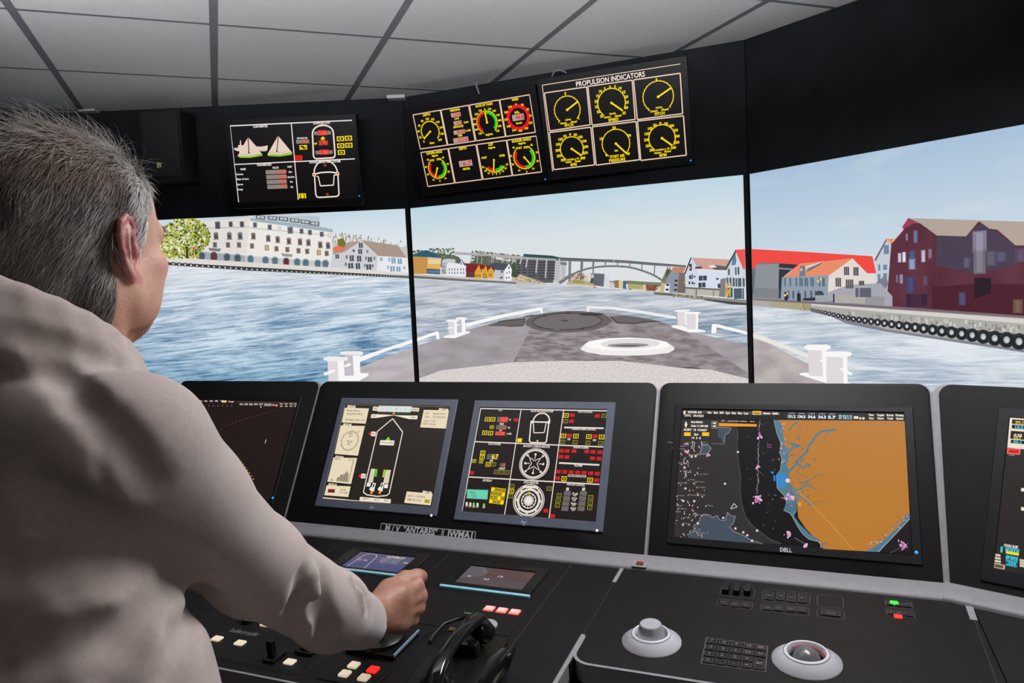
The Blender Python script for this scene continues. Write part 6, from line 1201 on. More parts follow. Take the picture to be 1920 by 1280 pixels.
root = empty('telephone_handset', FD.M); tag(root, 'glossy black telephone handset lying on its cradle, earpiece towards the monitors', 'telephone handset')
hp_ = [((896, 1160), 0.055), ((880, 1171), 0.066), ((862, 1190), 0.072), ((845, 1213), 0.074), ((830, 1238), 0.072), ((819, 1262), 0.064), ((812, 1284), 0.052)]
pts = [(*FD.hit(*p, c), c) for p, c in hp_]; q = []
for i in range(len(pts)-1):
    p0, p1, p2, p3 = (Vector(pts[max(i-1, 0)]), Vector(pts[i]), Vector(pts[i+1]), Vector(pts[min(i+2, len(pts)-1)]))
    for k in range(4): t = k/4; q.append(0.5*((2*p1)+(p2-p0)*t+(2*p0-5*p1+4*p2-p3)*t*t+(3*p1-p0-3*p2+p3)*t**3))
q.append(Vector(pts[-1])); rings = []
for i, p in enumerate(q):
    t = i/(len(q)-1); wd = 0.0125+0.006*abs(2*t-1)**2; hh = 0.0085+0.004*abs(2*t-1)
    tg = (q[min(i+1, len(q)-1)]-q[max(i-1, 0)]).normalized(); sd = tg.cross(Vector((0, 0, 1))).normalized(); up = sd.cross(tg)
    rings.append([tuple(p+sd*(wd*math.copysign(abs(math.cos(a))**0.6, math.cos(a)))+up*(hh*math.copysign(abs(math.sin(a))**0.6, math.sin(a)))) for a in [2*PI*j/16 for j in range(16)]])
mb = MB(); mb.loft(rings); mb.build('handle', M_['gloss'], root, True, auto=50)
def cup(x, y, z, nm, tilt, yaw):
    mb = MB(); mb.T = Matrix.Translation((x, y, z)) @ Matrix.Rotation(yaw, 4, 'Y') @ Matrix.Rotation(tilt, 4, 'X')
    mb.lathe([(0.014, 0.014), (0.020, 0.010), (0.0235, 0.0), (0.0225, -0.022), (0.019, -0.028), (0.014, -0.028), (0.012, -0.024)], (0, 0, 0), 24); return mb.build(nm, M_['gloss'], root, True)
a, b = FD.hit(899, 1178, 0.038); cup(a, b, 0.040, 'earpiece', 0.45, -0.45)
a, b = FD.hit(822, 1283, 0.036); cup(a, b, 0.038, 'mouthpiece', -0.25, -0.45)
mb = MB(); mb.tube([(*FD.hit(*p, c), c) for p, c in (((806, 1203), 0.006), ((818, 1185), 0.010), ((834, 1169), 0.016), ((856, 1161), 0.022), ((878, 1157), 0.030), ((890, 1158), 0.045))], 0.0035, 8); mb.build('cord', M_['gloss'], root, True)
a, b = FD.hit(850, 1179, 0.0022); mb = MB(); mb.box(a-0.010, a+0.010, b-0.006, b+0.006, 0.0012, 0.0022); mb.build('ochre_label', Mx('ochre label', (0.16, 0.09, 0.02, 1), 0.5), CP2)['label'] = 'dull ochre label'

# ---- trackballs
def trackball(px, R, label, dial):
    a, b = on_desk(px); root = empty('trackball', Frame(FD.w(a, b), FD.X, FD.Y).M); tag(root, label, 'trackball', 'white trackballs'); k = R/0.062
    mb = MB(); mb.lathe([(R, 0.0), (R, 0.003), (0.0400*k, 0.0185), (0.0385*k, 0.0205), (0.0365*k, 0.0210), (0.0350*k, 0.0198), (0.0335*k, 0.003)], (0, 0, 0), 48, False, False); mb.build('ring', M_['white'], root, True, auto=60)
    mb = MB(); mb.lathe([(0.0408*k, 0.0180), (0.0413*k, 0.0184), (0.0408*k, 0.0187)], (0, 0, 0), 48, False, False); mb.build('ring_joint', M_['seam'], root, True)
    mb = MB(); mb.lathe([(0.0340*k, 0.001), (0.0340*k, 0.003)], (0, 0, 0), 32); mb.build('socket', M_['pitch'], root)
    mb = MB()
    if dial: mb.lathe([(0.0295*k, 0.008), (0.0300*k, 0.015), (0.0225*k, 0.0375), (0.0210*k, 0.039)], (0, 0, 0), 40); o = mb.build('dial', M_['silver'], root, True, auto=25)
    else:
        mb.sphere((0, 0, 0.002), 0.0255*k, 32); o = mb.build('ball', Mx('grey ball', (0.10, 0.10, 0.105, 1), 0.25, var=0.25, vscale=900), root, True)
        mb = MB(); mb.tube([(0.0322*k*math.cos(q), 0.0322*k*math.sin(q), 0.012) for q in [PI*0.05+PI*0.75*j/20 for j in range(21)]], 0.0011, 6); mb.build('glow_ring', Mx('dim red glow ring', (0.2, 0.02, 0.02, 1), 0.4, emit=rgb(110, 22, 16), es=1.0), root, True)['label'] = 'dim red glow ring'
    return root
trackball((1221.5, 1203), 0.0575, 'white trackball ring with a raised silver dial, nearer the telephone', True)
trackball((1512.5, 1240), 0.0605, 'white trackball ring with a grey ball and red glow, right of the keypad', False)

# ---- key fields on the right desk
ZK = zoom(1320, 1080, 6.4)
def key(parent, px, w_px, h_px, mark=None, mat='plate', t=0.0022, name='key'):
    a, b = FD.hit(*px); kx = abs(FD.hit(px[0]+1, px[1])[0]-a); ky = abs(FD.hit(px[0], px[1]+1)[1]-b); W, H = w_px*kx, h_px*ky
    mb = MB(); mb.rslab(a-W/2, a+W/2, b-H/2, b+H/2, 0.0, t, 0.003, 0.0007); return mb.build(name, M_[mat], parent), (a, b, W, H)
def outline(P, px, w_px, h_px, col=(70, 62, 64)):
    a, b = FD.hit(*px); kx = abs(FD.hit(px[0]+1, px[1])[0]-a); ky = abs(FD.hit(px[0], px[1]+1)[1]-b); W, H = w_px*kx/2, h_px*ky/2; w = 0.0011; r = min(W, H)*0.25
    q = [(a-W+r, b-H), (a+W-r, b-H), (a+W, b-H+r), (a+W, b+H-r), (a+W-r, b+H), (a-W+r, b+H), (a-W, b+H-r), (a-W, b-H+r)]
    for s, e in zip(q, q[1:]+q[:1]): P.lline(s, e, w, col, 0)
def keyfield(label, boxes, keys, marks=(), tall=()):
    root = empty('key_field', FD.M); tag(root, label, 'keys', 'key fields on the right desk')
    P = Pic(FD, None, ZK(800, 300), 0.0004)
    for (x, y, w_, h) in boxes: outline(P, ZK(x, y), w_/6.4, h/6.4)
    P.flush('printed_outline', LOGO, root)
    P = Pic(FD, None, ZK(800, 300), 0.0024)
    for (x, y, w_, h, t) in keys:
        key(root, ZK(x, y), w_/6.4*0.92, h/6.4*0.86); outline(P, ZK(x, y), w_/6.4*0.9, h/6.4*0.8)
        if t: P.text(FD.hit(*ZK(x, y)), t, 3.2, (92, 76, 78), 1, 0.02, w_/6.4*0.5, loc=True)
    if keys: P.flush('key_print', LOGO, root)
    for (x, y, w_, h) in tall: key(root, ZK(x, y), w_/6.4, h/6.4, None, 'pitch', 0.012, 'rocker')
    return root
keyfield('field of three deep black rockers over three keys, left end of the back row', [(405, 185, 410, 130), (370, 335, 430, 90)], [(245, 325, 100, 70, 'DAY'), (370, 345, 110, 70, 'DIM'), (505, 352, 110, 70, 'NGT')], tall=[(268, 165, 80, 110), (398, 180, 80, 100), (525, 190, 80, 90)])
keyfield('field of eight small printed keys in two rows, middle of the back row', [(985, 250, 565, 150), (968, 400, 590, 100)], [(785, 240, 100, 110, 'MOB'), (918, 245, 95, 110, 'VRM'), (1048, 262, 100, 120, 'AUTO'), (1182, 270, 100, 120, 'EBL'), (760, 385, 120, 64, 'SEA'), (895, 392, 110, 64, 'GAIN'), (1040, 402, 120, 64, 'RAIN'), (1175, 412, 110, 64, 'TUNE')])
keyfield('empty printed square over one wide key, right of the eight keys', [(1515, 305, 310, 140), (1520, 455, 325, 95)], [(1522, 455, 240, 62, 'ACK')])
kf = keyfield('small key field with a green and a red light, rightmost on the back row', [(2335, 330, 320, 100), (2355, 440, 330, 90)], [(2230, 330, 90, 56, 'A'), (2335, 345, 90, 56, 'B'), (2440, 352, 90, 56, 'C'), (2245, 440, 90, 56, 'T'), (2350, 452, 90, 56, 'P'), (2455, 462, 90, 56, '*')])
for px, m, nm in (((1676.5, 1131), 'led_green', 'green indicator light'), ((1684, 1156.5), 'led_red', 'red indicator light')):
    o, _ = key(kf, px, 16, 6, None, m, 0.003, 'indicator_light'); o['label'] = nm
# number pad
ZN = zoom(1300, 1170, 10.667)
root = empty('number_pad', FD.M); tag(root, 'printed number pad between the two white trackballs', 'keypad')
P = Pic(FD, None, ZN(800, 600), 0.0004); TL, TR, BR, BL = (262, 262), (1492, 436), (1440, 948), (152, 782)
corn = [FD.hit(*ZN(*q)) for q in (TL, TR, BR, BL)]
for s, e in zip(corn, corn[1:]+corn[:1]): P.lline(s, e, 0.0014, (92, 80, 84), 0)
P.flush('printed_outline', LOGO, root); P = Pic(FD, None, ZN(800, 600), 0.0024)
for r_ in range(4):
    for c_ in range(5):
        if c_ == 4 and r_ == 3: continue
        u, v = (c_+0.5)/5, (r_+0.5)/4
        if c_ == 4 and r_ == 2: v = 3.0/4
        q = [(TL[i]*(1-u)+TR[i]*u)*(1-v)+(BL[i]*(1-u)+BR[i]*u)*v for i in (0, 1)]
        hh = 11 if not (c_ == 4 and r_ == 2) else 24
        key(root, ZN(*q), 19.5, hh*0.9); outline(P, ZN(*q), 18.5, hh*0.8, (60, 54, 58))
        t = (('7', '8', '9', 'CE', 'ESC'), ('4', '5', '6', 'CLR', '+/-'), ('1', '2', '3', '>', 'ENT'), ('0', '.', '-', '<', ''))[r_][c_]
        P.text(FD.hit(*ZN(*q)), t, 4.2, (126, 94, 86) if c_ > 2 else (88, 80, 84), 1, 0.03, 5+2.2*len(t), loc=True)
P.flush('key_print', LOGO, root)

# ------------------------------------------------------------------ small things on the walls and ceiling
FW = Frame(S1, heading(0), UP)
def wall_box(px0, px1, label, nm, depth, mat, cat):
    a, b = FW.hit(*px0), FW.hit(*px1); x0, x1 = sorted((a[0], b[0])); y0, y1 = sorted((a[1], b[1]))
    root = empty(nm, FW.M); tag(root, label, cat)
    mb = MB(); mb.T = None; mb.box(x0, x1, y0, y1, 0.0, depth, 0.004); mb.build('case', mat, root); return root, (x0, x1, y0, y1)
FW = Frame(S1+Vector((0, -0.004, 0)), heading(0), UP)
jb = Mx('off white plastic box', (0.42, 0.42, 0.45, 1), 0.5, var=0.05)
b1_, q = wall_box((155, 197), (188, 212), 'white junction box at the top of the wall, above the man\'s head', 'junction_box', 0.05, jb, 'box'); mb = MB(); mb.lathe([(0.006, 0), (0.006, 0.004)], ((q[0]+q[1])/2, (q[2]+q[3])/2, 0.05), 10); mb.build('screw_cap', M_['tee'], b1_)
FWm = Frame(S1+(S2-S1)*0.01-UP*0, heading(0), UP)
b2_, q = wall_box((727, 174), (762, 188), 'white junction box at the ceiling left of the hung dials', 'junction_box', 0.05, jb, 'box'); mb = MB(); mb.lathe([(0.006, 0), (0.006, 0.004)], ((q[0]+q[1])/2, (q[2]+q[3])/2, 0.05), 10); mb.build('screw_cap', M_['tee'], b2_)
# black loudspeaker on the wall beside the head
FWb = Frame(Vector((-0.47, 3.50, 2.03)), heading(0), UP); a, b = FWb.hit(258, 206), FWb.hit(346, 335)
root = empty('wall_speaker', FWb.M); tag(root, 'black box speaker on the dark wall beside the man\'s forehead', 'speaker')
mb = MB(); mb.box(a[0], b[0], b[1], a[1], -0.16, 0.0, 0.004); mb.build('case', M_['wall'], root)
mb = MB(); mb.box(a[0]+0.012, b[0]-0.012, b[1]+0.012, a[1]-0.012, 0.0, 0.004, 0.002); mb.build('grille', M_['bezel'], root)
P = Pic(FWb, None, (300, 310), 0.0045); P.text(FWb.hit(300, 310), 'EV', 9, (210, 200, 150), 0, 0.05, 9, loc=True); P.flush('maker_logo', LOGO, root)
# cables
def cable(pts, r, label, mat, nm='cable'):
    mb = MB(); V = [Vector(p) for p in pts]; q = []
    for i in range(len(V)-1):
        p0, p1, p2, p3 = V[max(i-1, 0)], V[i], V[i+1], V[min(i+2, len(V)-1)]
        for k in range(6): t = k/6; q.append(0.5*((2*p1)+(p2-p0)*t+(2*p0-5*p1+4*p2-p3)*t*t+(3*p1-p0-3*p2+p3)*t**3))
    q.append(V[-1]); mb.tube(q, r, 6); return tag(mb.build(nm, mat, None, True), label, 'cable')
cm = Mx('pale cable sheath', (0.20, 0.13, 0.12, 1), 0.5); ck = Mx('grey cable sheath', (0.16, 0.17, 0.19, 1), 0.5)
at = lambda fr, px, c: fr.w(*fr.hit(*px, c), c)
cable([at(FH3, p, -0.03) for p in ((1146, 318), (1152, 328), (1162, 335), (1172, 333), (1177, 322), (1179, 314))], 0.0028, 'thin reddish cable looping below the propulsion monitor', cm)
cable([at(FH1, p, -0.02) for p in ((543, 388), (547, 386), (547, 380), (546, 376))], 0.003, 'short reddish cable end under the left hung monitor', cm)
cable([at(FH2, p, -0.04) for p in ((896, 152), (893, 158), (897, 172), (900, 178)) ], 0.004, 'grey cable hook above the eight dial monitor', ck)
cable([at(FH3, p, -0.05) for p in ((1035, 143), (1040, 134), (1052, 132), (1062, 137))], 0.003, 'thin grey cable arching above the propulsion monitor', ck)
cable([FW.w(*FW.hit(*p), 0.02) for p in ((282, 204), (284, 192), (283, 177))], 0.003, 'white cord end hanging from the ceiling at the wall', jb)
# ------------------------------------------------------------------ the man at the console
U0, D0 = -0.80, 0.50
def PM(x, y, z): return C(U0+x, D0+y, z)
PMAT = Matrix(((E_.x, A_.x, 0, C(U0, D0, 0).x), (E_.y, A_.y, 0, C(U0, D0, 0).y), (0, 0, 1, 0), (0, 0, 0, 1)))
PINV = PMAT.inverted()

class Vol:
    """signed distance volume; shapes are blended in and the zero surface is turned into one mesh"""
    def __init__(s, lo, hi, h):
        s.lo = np.array(lo, float); s.h = h; s.n = [int(math.ceil((b-a)/h))+1 for a, b in zip(lo, hi)]
        s.ax = [s.lo[i]+h*np.arange(s.n[i]) for i in range(3)]; s.f = np.full(s.n, 0.5, np.float32)
    def win(s, lo, hi):
        sl = []
        for i in range(3):
            a = max(0, int((lo[i]-s.lo[i])/s.h)-1); b = min(s.n[i], int((hi[i]-s.lo[i])/s.h)+3)
            if b <= a: return None
            sl.append(slice(a, b))
        X = s.ax[0][sl[0]][:, None, None]; Y = s.ax[1][sl[1]][None, :, None]; Z = s.ax[2][sl[2]][None, None, :]
        return tuple(sl), X, Y, Z
    def put(s, sl, d, k, op):
        f = s.f[sl]; d = d.astype(np.float32)
        if op == 'sub':
            d = -d; r = np.maximum(f, d)
            if k > 0: hh = np.maximum(k-np.abs(f-d), 0)/k; r = r+hh*hh*k*0.25
        else:
            r = np.minimum(f, d)
            if k > 0: hh = np.maximum(k-np.abs(f-d), 0)/k; r = r-hh*hh*k*0.25
        s.f[sl] = r
    def cone(s, a, b, ra, rb, k=0.01, op='add'):
        a = np.array(a, float); b = np.array(b, float); m = max(ra, rb)+k+0.02+s.h*2
        w_ = s.win(np.minimum(a, b)-m, np.maximum(a, b)+m)
        if w_ is None: return
        sl, X, Y, Z = w_; ba = b-a; L = ba@ba+1e-12
        t = np.clip(((X-a[0])*ba[0]+(Y-a[1])*ba[1]+(Z-a[2])*ba[2])/L, 0, 1)
        d = np.sqrt((X-a[0]-t*ba[0])**2+(Y-a[1]-t*ba[1])**2+(Z-a[2]-t*ba[2])**2)-(ra+(rb-ra)*t)
        s.put(sl, d, k, op)
    def chain(s, pts, rs, k=0.01, op='add'):
        for i in range(len(pts)-1): s.cone(pts[i], pts[i+1], rs[i], rs[i+1], k, op)
    def ell(s, c, r, k=0.01, op='add', R=None):
        c = np.array(c, float); r = np.array(r, float); m = max(r)+k+0.02+s.h*2
        w_ = s.win(c-m, c+m)
        if w_ is None: return
        sl, X, Y, Z = w_; x, y, z = X-c[0], Y-c[1], Z-c[2]
        if R is not None: x, y, z = (R[0][0]*x+R[1][0]*y+R[2][0]*z, R[0][1]*x+R[1][1]*y+R[2][1]*z, R[0][2]*x+R[1][2]*y+R[2][2]*z)
        k0 = np.sqrt((x/r[0])**2+(y/r[1])**2+(z/r[2])**2); k1 = np.sqrt((x/r[0]**2)**2+(y/r[1]**2)**2+(z/r[2]**2)**2)+1e-9
        s.put(sl, k0*(k0-1)/k1, k, op)
    def sample(s, P):
        q = (np.array(P)-s.lo)/s.h; i = np.clip(np.round(q).astype(int), 0, np.array(s.n)-1)
        return s.f[i[0], i[1], i[2]]
    def march(s, px):
        """first point of the surface along the line of sight through a pixel, in the man's own frame"""
        o = PINV @ EYEP; d = (PINV.to_3x3() @ ray(*px)).normalized(); t = 0.25
        while t < 2.2:
            p = o+d*t; q = np.array(p)
            if np.all(q > s.lo) and np.all(q < s.lo+np.array(s.n)*s.h-s.h):
                v = float(s.sample(q))
                if v < 0.0005: return q
                t += min(max(v*0.6, 0.001), 0.006)
            else: t += 0.01
        return None
    def mesh(s):
        f = s.f; h = s.h; ins = f < 0
        cs = np.zeros([n-1 for n in s.n], np.int8)
        for dx in (0, 1):
            for dy in (0, 1):
                for dz in (0, 1): cs += ins[dx:s.n[0]-1+dx, dy:s.n[1]-1+dy, dz:s.n[2]-1+dz]
        I, J, K = np.nonzero((cs > 0) & (cs < 8)); nv = len(I)
        idx = np.full(cs.shape, -1, np.int32); idx[I, J, K] = np.arange(nv)
        acc = np.zeros((nv, 3)); cnt = np.zeros(nv)
        corners = [(a, b, c) for a in (0, 1) for b in (0, 1) for c in (0, 1)]
        for c0 in corners:
            for ax in range(3):
                if c0[ax]: continue
                c1 = list(c0); c1[ax] = 1
                v0 = f[I+c0[0], J+c0[1], K+c0[2]]; v1 = f[I+c1[0], J+c1[1], K+c1[2]]
                m = (v0 < 0) != (v1 < 0); t = np.where(m, v0/np.where(m, v0-v1, 1), 0)
                p = np.zeros((nv, 3)); p[:] = c0; p[:, ax] += t
                acc[m] += p[m]; cnt[m] += 1
        V = s.lo+(np.stack([I, J, K], 1)+acc/np.maximum(cnt, 1)[:, None])*h
        F = []
        for ax in range(3):
            a, b = (ax+1) % 3, (ax+2) % 3
            s0 = [slice(None)]*3; s1 = [slice(None)]*3; s0[ax] = slice(0, -1); s1[ax] = slice(1, None)
            for o in (a, b): s0[o] = slice(1, -1); s1[o] = slice(1, -1)
            A, B = ins[tuple(s0)], ins[tuple(s1)]; E = np.argwhere(A != B)
            if not len(E): continue
            e = E.copy(); e[:, a] += 1; e[:, b] += 1
            fl = A[tuple(E.T)]
            def cell(da, db): q = e.copy(); q[:, a] -= da; q[:, b] -= db; return idx[tuple(q.T)]
            q = np.stack([cell(1, 1), cell(0, 1), cell(0, 0), cell(1, 0)], 1); q[~fl] = q[~fl][:, ::-1]
            F.append(q)
        F = np.concatenate(F); F = F[(F >= 0).all(1)]
        # relax a little
        return V, F
def relax(V, F, n=2, lam=0.5):
    for _ in range(n):
        S = np.zeros_like(V); c = np.zeros(len(V))
        for i in range(4):
            for j in (F[:, (i+1) % 4], F[:, (i-1) % 4]): np.add.at(S, F[:, i], V[j]); np.add.at(c, F[:, i], 1)
        V = V+lam*(S/np.maximum(c, 1)[:, None]-V)
    return V
def mesh_obj(name, V, F, mat, parent, col=None):
    me = bpy.data.meshes.new(name); me.from_pydata(V.tolist() if hasattr(V, 'tolist') else V, [], F.tolist() if hasattr(F, 'tolist') else F)
    me.materials.append(mat); me.polygons.foreach_set('use_smooth', [True]*len(me.polygons))
    if col is not None:
        at = me.color_attributes.new('Col', 'FLOAT_COLOR', 'POINT'); c = np.ones((len(V), 4), np.float32); c[:, :3] = col; at.data.foreach_set('color', c.ravel())
    me.update(); o = bpy.data.objects.new(name, me); COL.objects.link(o); o.parent = parent; return o
def attr_mat(name, rough, sss=0.0, bump=0.0, bscale=400, sheen=0.0, spec=0.4):
    m = Mx(name, (0.5, 0.5, 0.5, 1), rough, bump=bump, bscale=bscale, sss=sss, sheen=sheen, spec=spec); nt = m.node_tree
    a = nt.nodes.new('ShaderNodeAttribute'); a.attribute_name = 'Col'; nt.links.new(a.outputs['Color'], nt.nodes['Principled BSDF'].inputs['Base Color']); return m

MAN = empty('person', PMAT); tag(MAN, 'grey-haired man in a beige fleece sweater at the console, his right hand on a lever', 'person')

# ---- head, in its own frame: x right, y forward, z up, origin between the ears
HS = 1.05; HYAW = math.radians(-8); HPIT = math.radians(-2)
HC = np.array([0.004, 0.098, 1.668])
hc_, hs_, cp_, sp_ = math.cos(-HYAW), math.sin(-HYAW), math.cos(HPIT), math.sin(HPIT)
RH = np.array([[hc_, -hs_, 0], [hs_, hc_, 0], [0, 0, 1]]) @ np.array([[1, 0, 0], [0, cp_, -sp_], [0, sp_, cp_]])
hv = Vol((-0.115, -0.15, -0.24), (0.115, 0.155, 0.16), 0.0026)
hv.ell((0, -0.018, 0.040), (0.0775, 0.099, 0.088), 0); hv.ell((0, 0.036, 0.040), (0.066, 0.058, 0.070), 0.03)
hv.ell((0, 0.048, -0.022), (0.057, 0.048, 0.062), 0.03); hv.ell((0, 0.022, -0.048), (0.055, 0.050, 0.034), 0.03)
for sg in (-1, 1):
    hv.chain([(sg*0.060, 0.004, -0.030), (sg*0.055, 0.010, -0.050), (sg*0.030, 0.048, -0.072), (0, 0.060, -0.077)], [0.017, 0.018, 0.018, 0.018], 0.022); hv.ell((sg*0.042, 0.046, -0.036), (0.021, 0.028, 0.028), 0.02)
    hv.ell((sg*0.047, 0.064, -0.012), (0.020, 0.020, 0.016), 0.02)
    hv.ell((sg*0.058, 0.030, -0.045), (0.010, 0.03, 0.035), 0.02)
    hv.cone((sg*0.010, 0.094, 0.026), (sg*0.046, 0.078, 0.027), 0.010, 0.010, 0.014)
    hv.ell((sg*0.034, 0.099, 0.008), (0.017, 0.013, 0.011), 0.012, 'sub'); hv.ell((sg*0.033, 0.079, 0.007), (0.0125, 0.0125, 0.0125), 0.002)
    hv.cone((sg*0.021, 0.090, 0.013), (sg*0.045, 0.080, 0.012), 0.0045, 0.0045, 0.004); hv.cone((sg*0.022, 0.089, -0.001), (sg*0.044, 0.079, 0.000), 0.0045, 0.0045, 0.004)
    hv.ell((sg*0.013, 0.103, -0.034), (0.008, 0.011, 0.008), 0.006); hv.cone((sg*0.018, 0.094, -0.036), (sg*0.034, 0.080, -0.054), 0.004, 0.003, 0.008, 'add')
hv.chain([(0, 0.092, 0.016), (0, 0.105, -0.008), (0, 0.118, -0.030)], [0.008, 0.009, 0.0115], 0.010)
hv.cone((0, 0.118, -0.030), (0, 0.100, -0.040), 0.009, 0.006, 0.008)
hv.chain([(-0.024, 0.074, -0.050), (0, 0.088, -0.047), (0.024, 0.074, -0.050)], [0.005, 0.0075, 0.005], 0.008)
hv.chain([(-0.021, 0.071, -0.057), (0, 0.082, -0.057), (0.021, 0.071, -0.057)], [0.005, 0.008, 0.005], 0.006); hv.chain([(-0.024, 0.083, -0.0535), (0, 0.094, -0.0525), (0.024, 0.083, -0.0535)], [0.003]*3, 0.003, 'sub')
hv.ell((0, 0.064, -0.075), (0.019, 0.016, 0.014), 0.014)
# neck
hv.cone((0, -0.030, -0.02), (0, -0.052, -0.22), 0.060, 0.066, 0.03); hv.cone((0, 0.000, -0.07), (0, -0.010, -0.24), 0.045, 0.056, 0.03)
for sg in (-1, 1): hv.cone((sg*0.062, -0.024, -0.040), (sg*0.030, 0.020, -0.23), 0.013, 0.013, 0.02)
hv.cone((0, 0.022, -0.13), (0, 0.014, -0.16), 0.016, 0.014, 0.02)
# ears: a leaning C-shaped rim, an inner fold, a hollow and a lobe
for sg in (-1, 1):
    E0 = lambda y, z, o=0.0: (sg*(0.0755+o+0.24*max(0, 0.012-y)), y*0.92-0.002, z*0.90+0.001)
    hv.ell((sg*0.0775, 0.000, 0.000), (0.0065, 0.012, 0.026), 0.004)
    rim = [E0(0.009, 0.008, 0.002), E0(0.011, 0.022, 0.003), E0(0.004, 0.033, 0.004), E0(-0.008, 0.035, 0.005), E0(-0.018, 0.027, 0.005), E0(-0.021, 0.012, 0.005), E0(-0.018, -0.005, 0.005), E0(-0.010, -0.021, 0.004), E0(-0.002, -0.031, 0.003)]
    sheet = [E0(-0.008, 0.024, 0.000), E0(-0.012, 0.010, 0.000), E0(-0.009, -0.008, 0.000), E0(-0.002, -0.022, 0.000)]
    hv.chain(sheet, [0.0075, 0.0080, 0.0070, 0.0060], 0.003)
    hv.chain(rim, [0.0030, 0.0034, 0.0036, 0.0038, 0.0038, 0.0036, 0.0036, 0.0042, 0.0056], 0.0015)
    hv.ell(E0(0.001, -0.033, 0.002), (0.0048, 0.0080, 0.0085), 0.003)
    hv.chain([E0(-0.004, 0.026, 0.008), E0(-0.011, 0.012, 0.0085), E0(-0.010, -0.004, 0.0085), E0(-0.003, -0.018, 0.006)], [0.0022, 0.0026, 0.0026, 0.0026], 0.002)
    hv.ell(E0(0.003, -0.001, 0.006), (0.0100, 0.0072, 0.0140), 0.003, 'sub'); hv.chain([E0(-0.002, 0.029, 0.010), E0(-0.0145, 0.020, 0.0105), E0(-0.0155, 0.004, 0.0105), E0(-0.010, -0.014, 0.009)], [0.0024]*4, 0.002, 'sub'); hv.ell(E0(0.0125, -0.004, 0.003), (0.005, 0.005, 0.008), 0.004)
HV, HF = hv.mesh(); HV = relax(HV, HF, 1, 0.25)
def sstep(a, b, x): t = np.clip((x-a)/(b-a), 0, 1); return t*t*(3-2*t)
X, Y, Z = HV.T
rng = np.random.RandomState(5)
def hair_line(Y, Z, X):
    """>0 where hair grows"""
    low = np.where(Y < -0.018, -0.072+0.0*Y, np.where(Y < 0.012, 0.040, np.where(Y < 0.030, 0.000, np.where(Y < 0.040, 0.018, 0.046+1.5*(Y-0.040)))))
    return Z-low
def sm_noise(P, sc, seed):
    r = np.random.RandomState(seed); out = 0
    for k in range(5): w_ = r.normal(size=3); w_ /= np.linalg.norm(w_); out = out+np.sin(P@w_*sc*(1+0.4*k)+r.rand()*6.28)
    return out/5
skin = np.tile(np.array([0.54, 0.30, 0.22]), (len(HV), 1)); n1 = sm_noise(HV, 130, 1)[:, None]; n2 = sm_noise(HV, 420, 2)[:, None]
skin = skin*(1+0.07*n1+0.05*n2); 
mix = lambda a, b, t: a*(1-t[:, None])+np.array(b)*t[:, None]
skin = mix(skin, (0.50, 0.22, 0.17), 0.55*sstep(0.02, 0.0, np.abs(Z+0.015))*sstep(0.03, 0.06, Y)*0.8)
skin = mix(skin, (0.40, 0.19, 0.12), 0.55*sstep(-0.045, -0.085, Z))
ear = sstep(0.0010, 0.0040, np.abs(X)-(0.0735+0.20*np.maximum(0, 0.010-Y)))*sstep(0.026, 0.022, np.abs(Y+0.004))*sstep(0.042, 0.038, np.abs(Z-0.0))*sstep(-0.038, -0.034, Z); skin = mix(skin, (0.43, 0.15, 0.15), 0.9*ear); skin = mix(skin, (0.56, 0.33, 0.29), 0.8*ear*sstep(0.010, 0.004, np.abs(Y+0.006))*sstep(0.03, 0.02, np.abs(Z)))
lips = sstep(0.013, 0.006, np.abs(Z+0.052))*sstep(0.030, 0.022, np.abs(X))*sstep(0.082, 0.090, Y); skin = mix(skin, (0.36, 0.13, 0.12), 0.7*lips)
ei = (np.hypot(np.hypot(np.abs(X)-0.033, Y-0.079), Z-0.007) < 0.0131); skin[ei] = (0.6, 0.57, 0.54); ir = ei & (np.hypot(np.abs(X)-0.033, Z-0.007) < 0.005) & (Y > 0.08); skin[ir] = (0.05, 0.06, 0.07)
brow = sstep(0.006, 0.003, np.abs(Z-0.030))*(Y > 0.07)*sstep(0.056, 0.046, np.abs(X))*sstep(0.008, 0.014, np.abs(X)); skin = mix(skin, (0.22, 0.17, 0.13), 0.7*brow)
hz = sstep(0.0, 0.012, hair_line(Y, Z, X))*(np.abs(ear) < 0.5); skin = mix(skin, (0.20, 0.165, 0.14), 0.85*hz*sstep(-0.1, -0.07, Z))
crown = np.exp(-(((Y+0.062)/0.050)**2+((X-0.012)/0.055)**2))*sstep(0.075, 0.105, Z); skin = mix(skin, (0.30, 0.185, 0.13), 0.9*crown)
toM = lambda V: (V*HS) @ RH.T + HC
# ---- hand and forearm
W0 = np.array([0.058, 0.585, 1.050]); hf = np.array([0.22, 0.96, -0.04]); hf /= np.linalg.norm(hf)
hu = np.array([-0.03, 0.06, 1.0]); hu -= hf*(hu@hf); hu /= np.linalg.norm(hu); hr = np.cross(hf, hu)
HP_ = lambda a, b, c: W0+(hf*a+hu*b+hr*c)*1.04
gv = Vol(W0-np.array([0.13, 0.12, 0.11]), W0+np.array([0.12, 0.18, 0.11]), 0.0022)
gv.cone(W0-np.array([-0.010, 0.085, -0.040]), HP_(0.0, 0.0, 0), 0.034, 0.027, 0.01); gv.ell(HP_(0.045, 0.002, -0.004), (0.018, 0.046, 0.036), 0.02, R=np.stack([hr, hf, hu], 1).tolist())
kn = [(0.096, 0.022, 0.004), (0.099, 0.002, 0.008), (0.092, -0.018, 0.007), (0.080, -0.037, 0.001)]
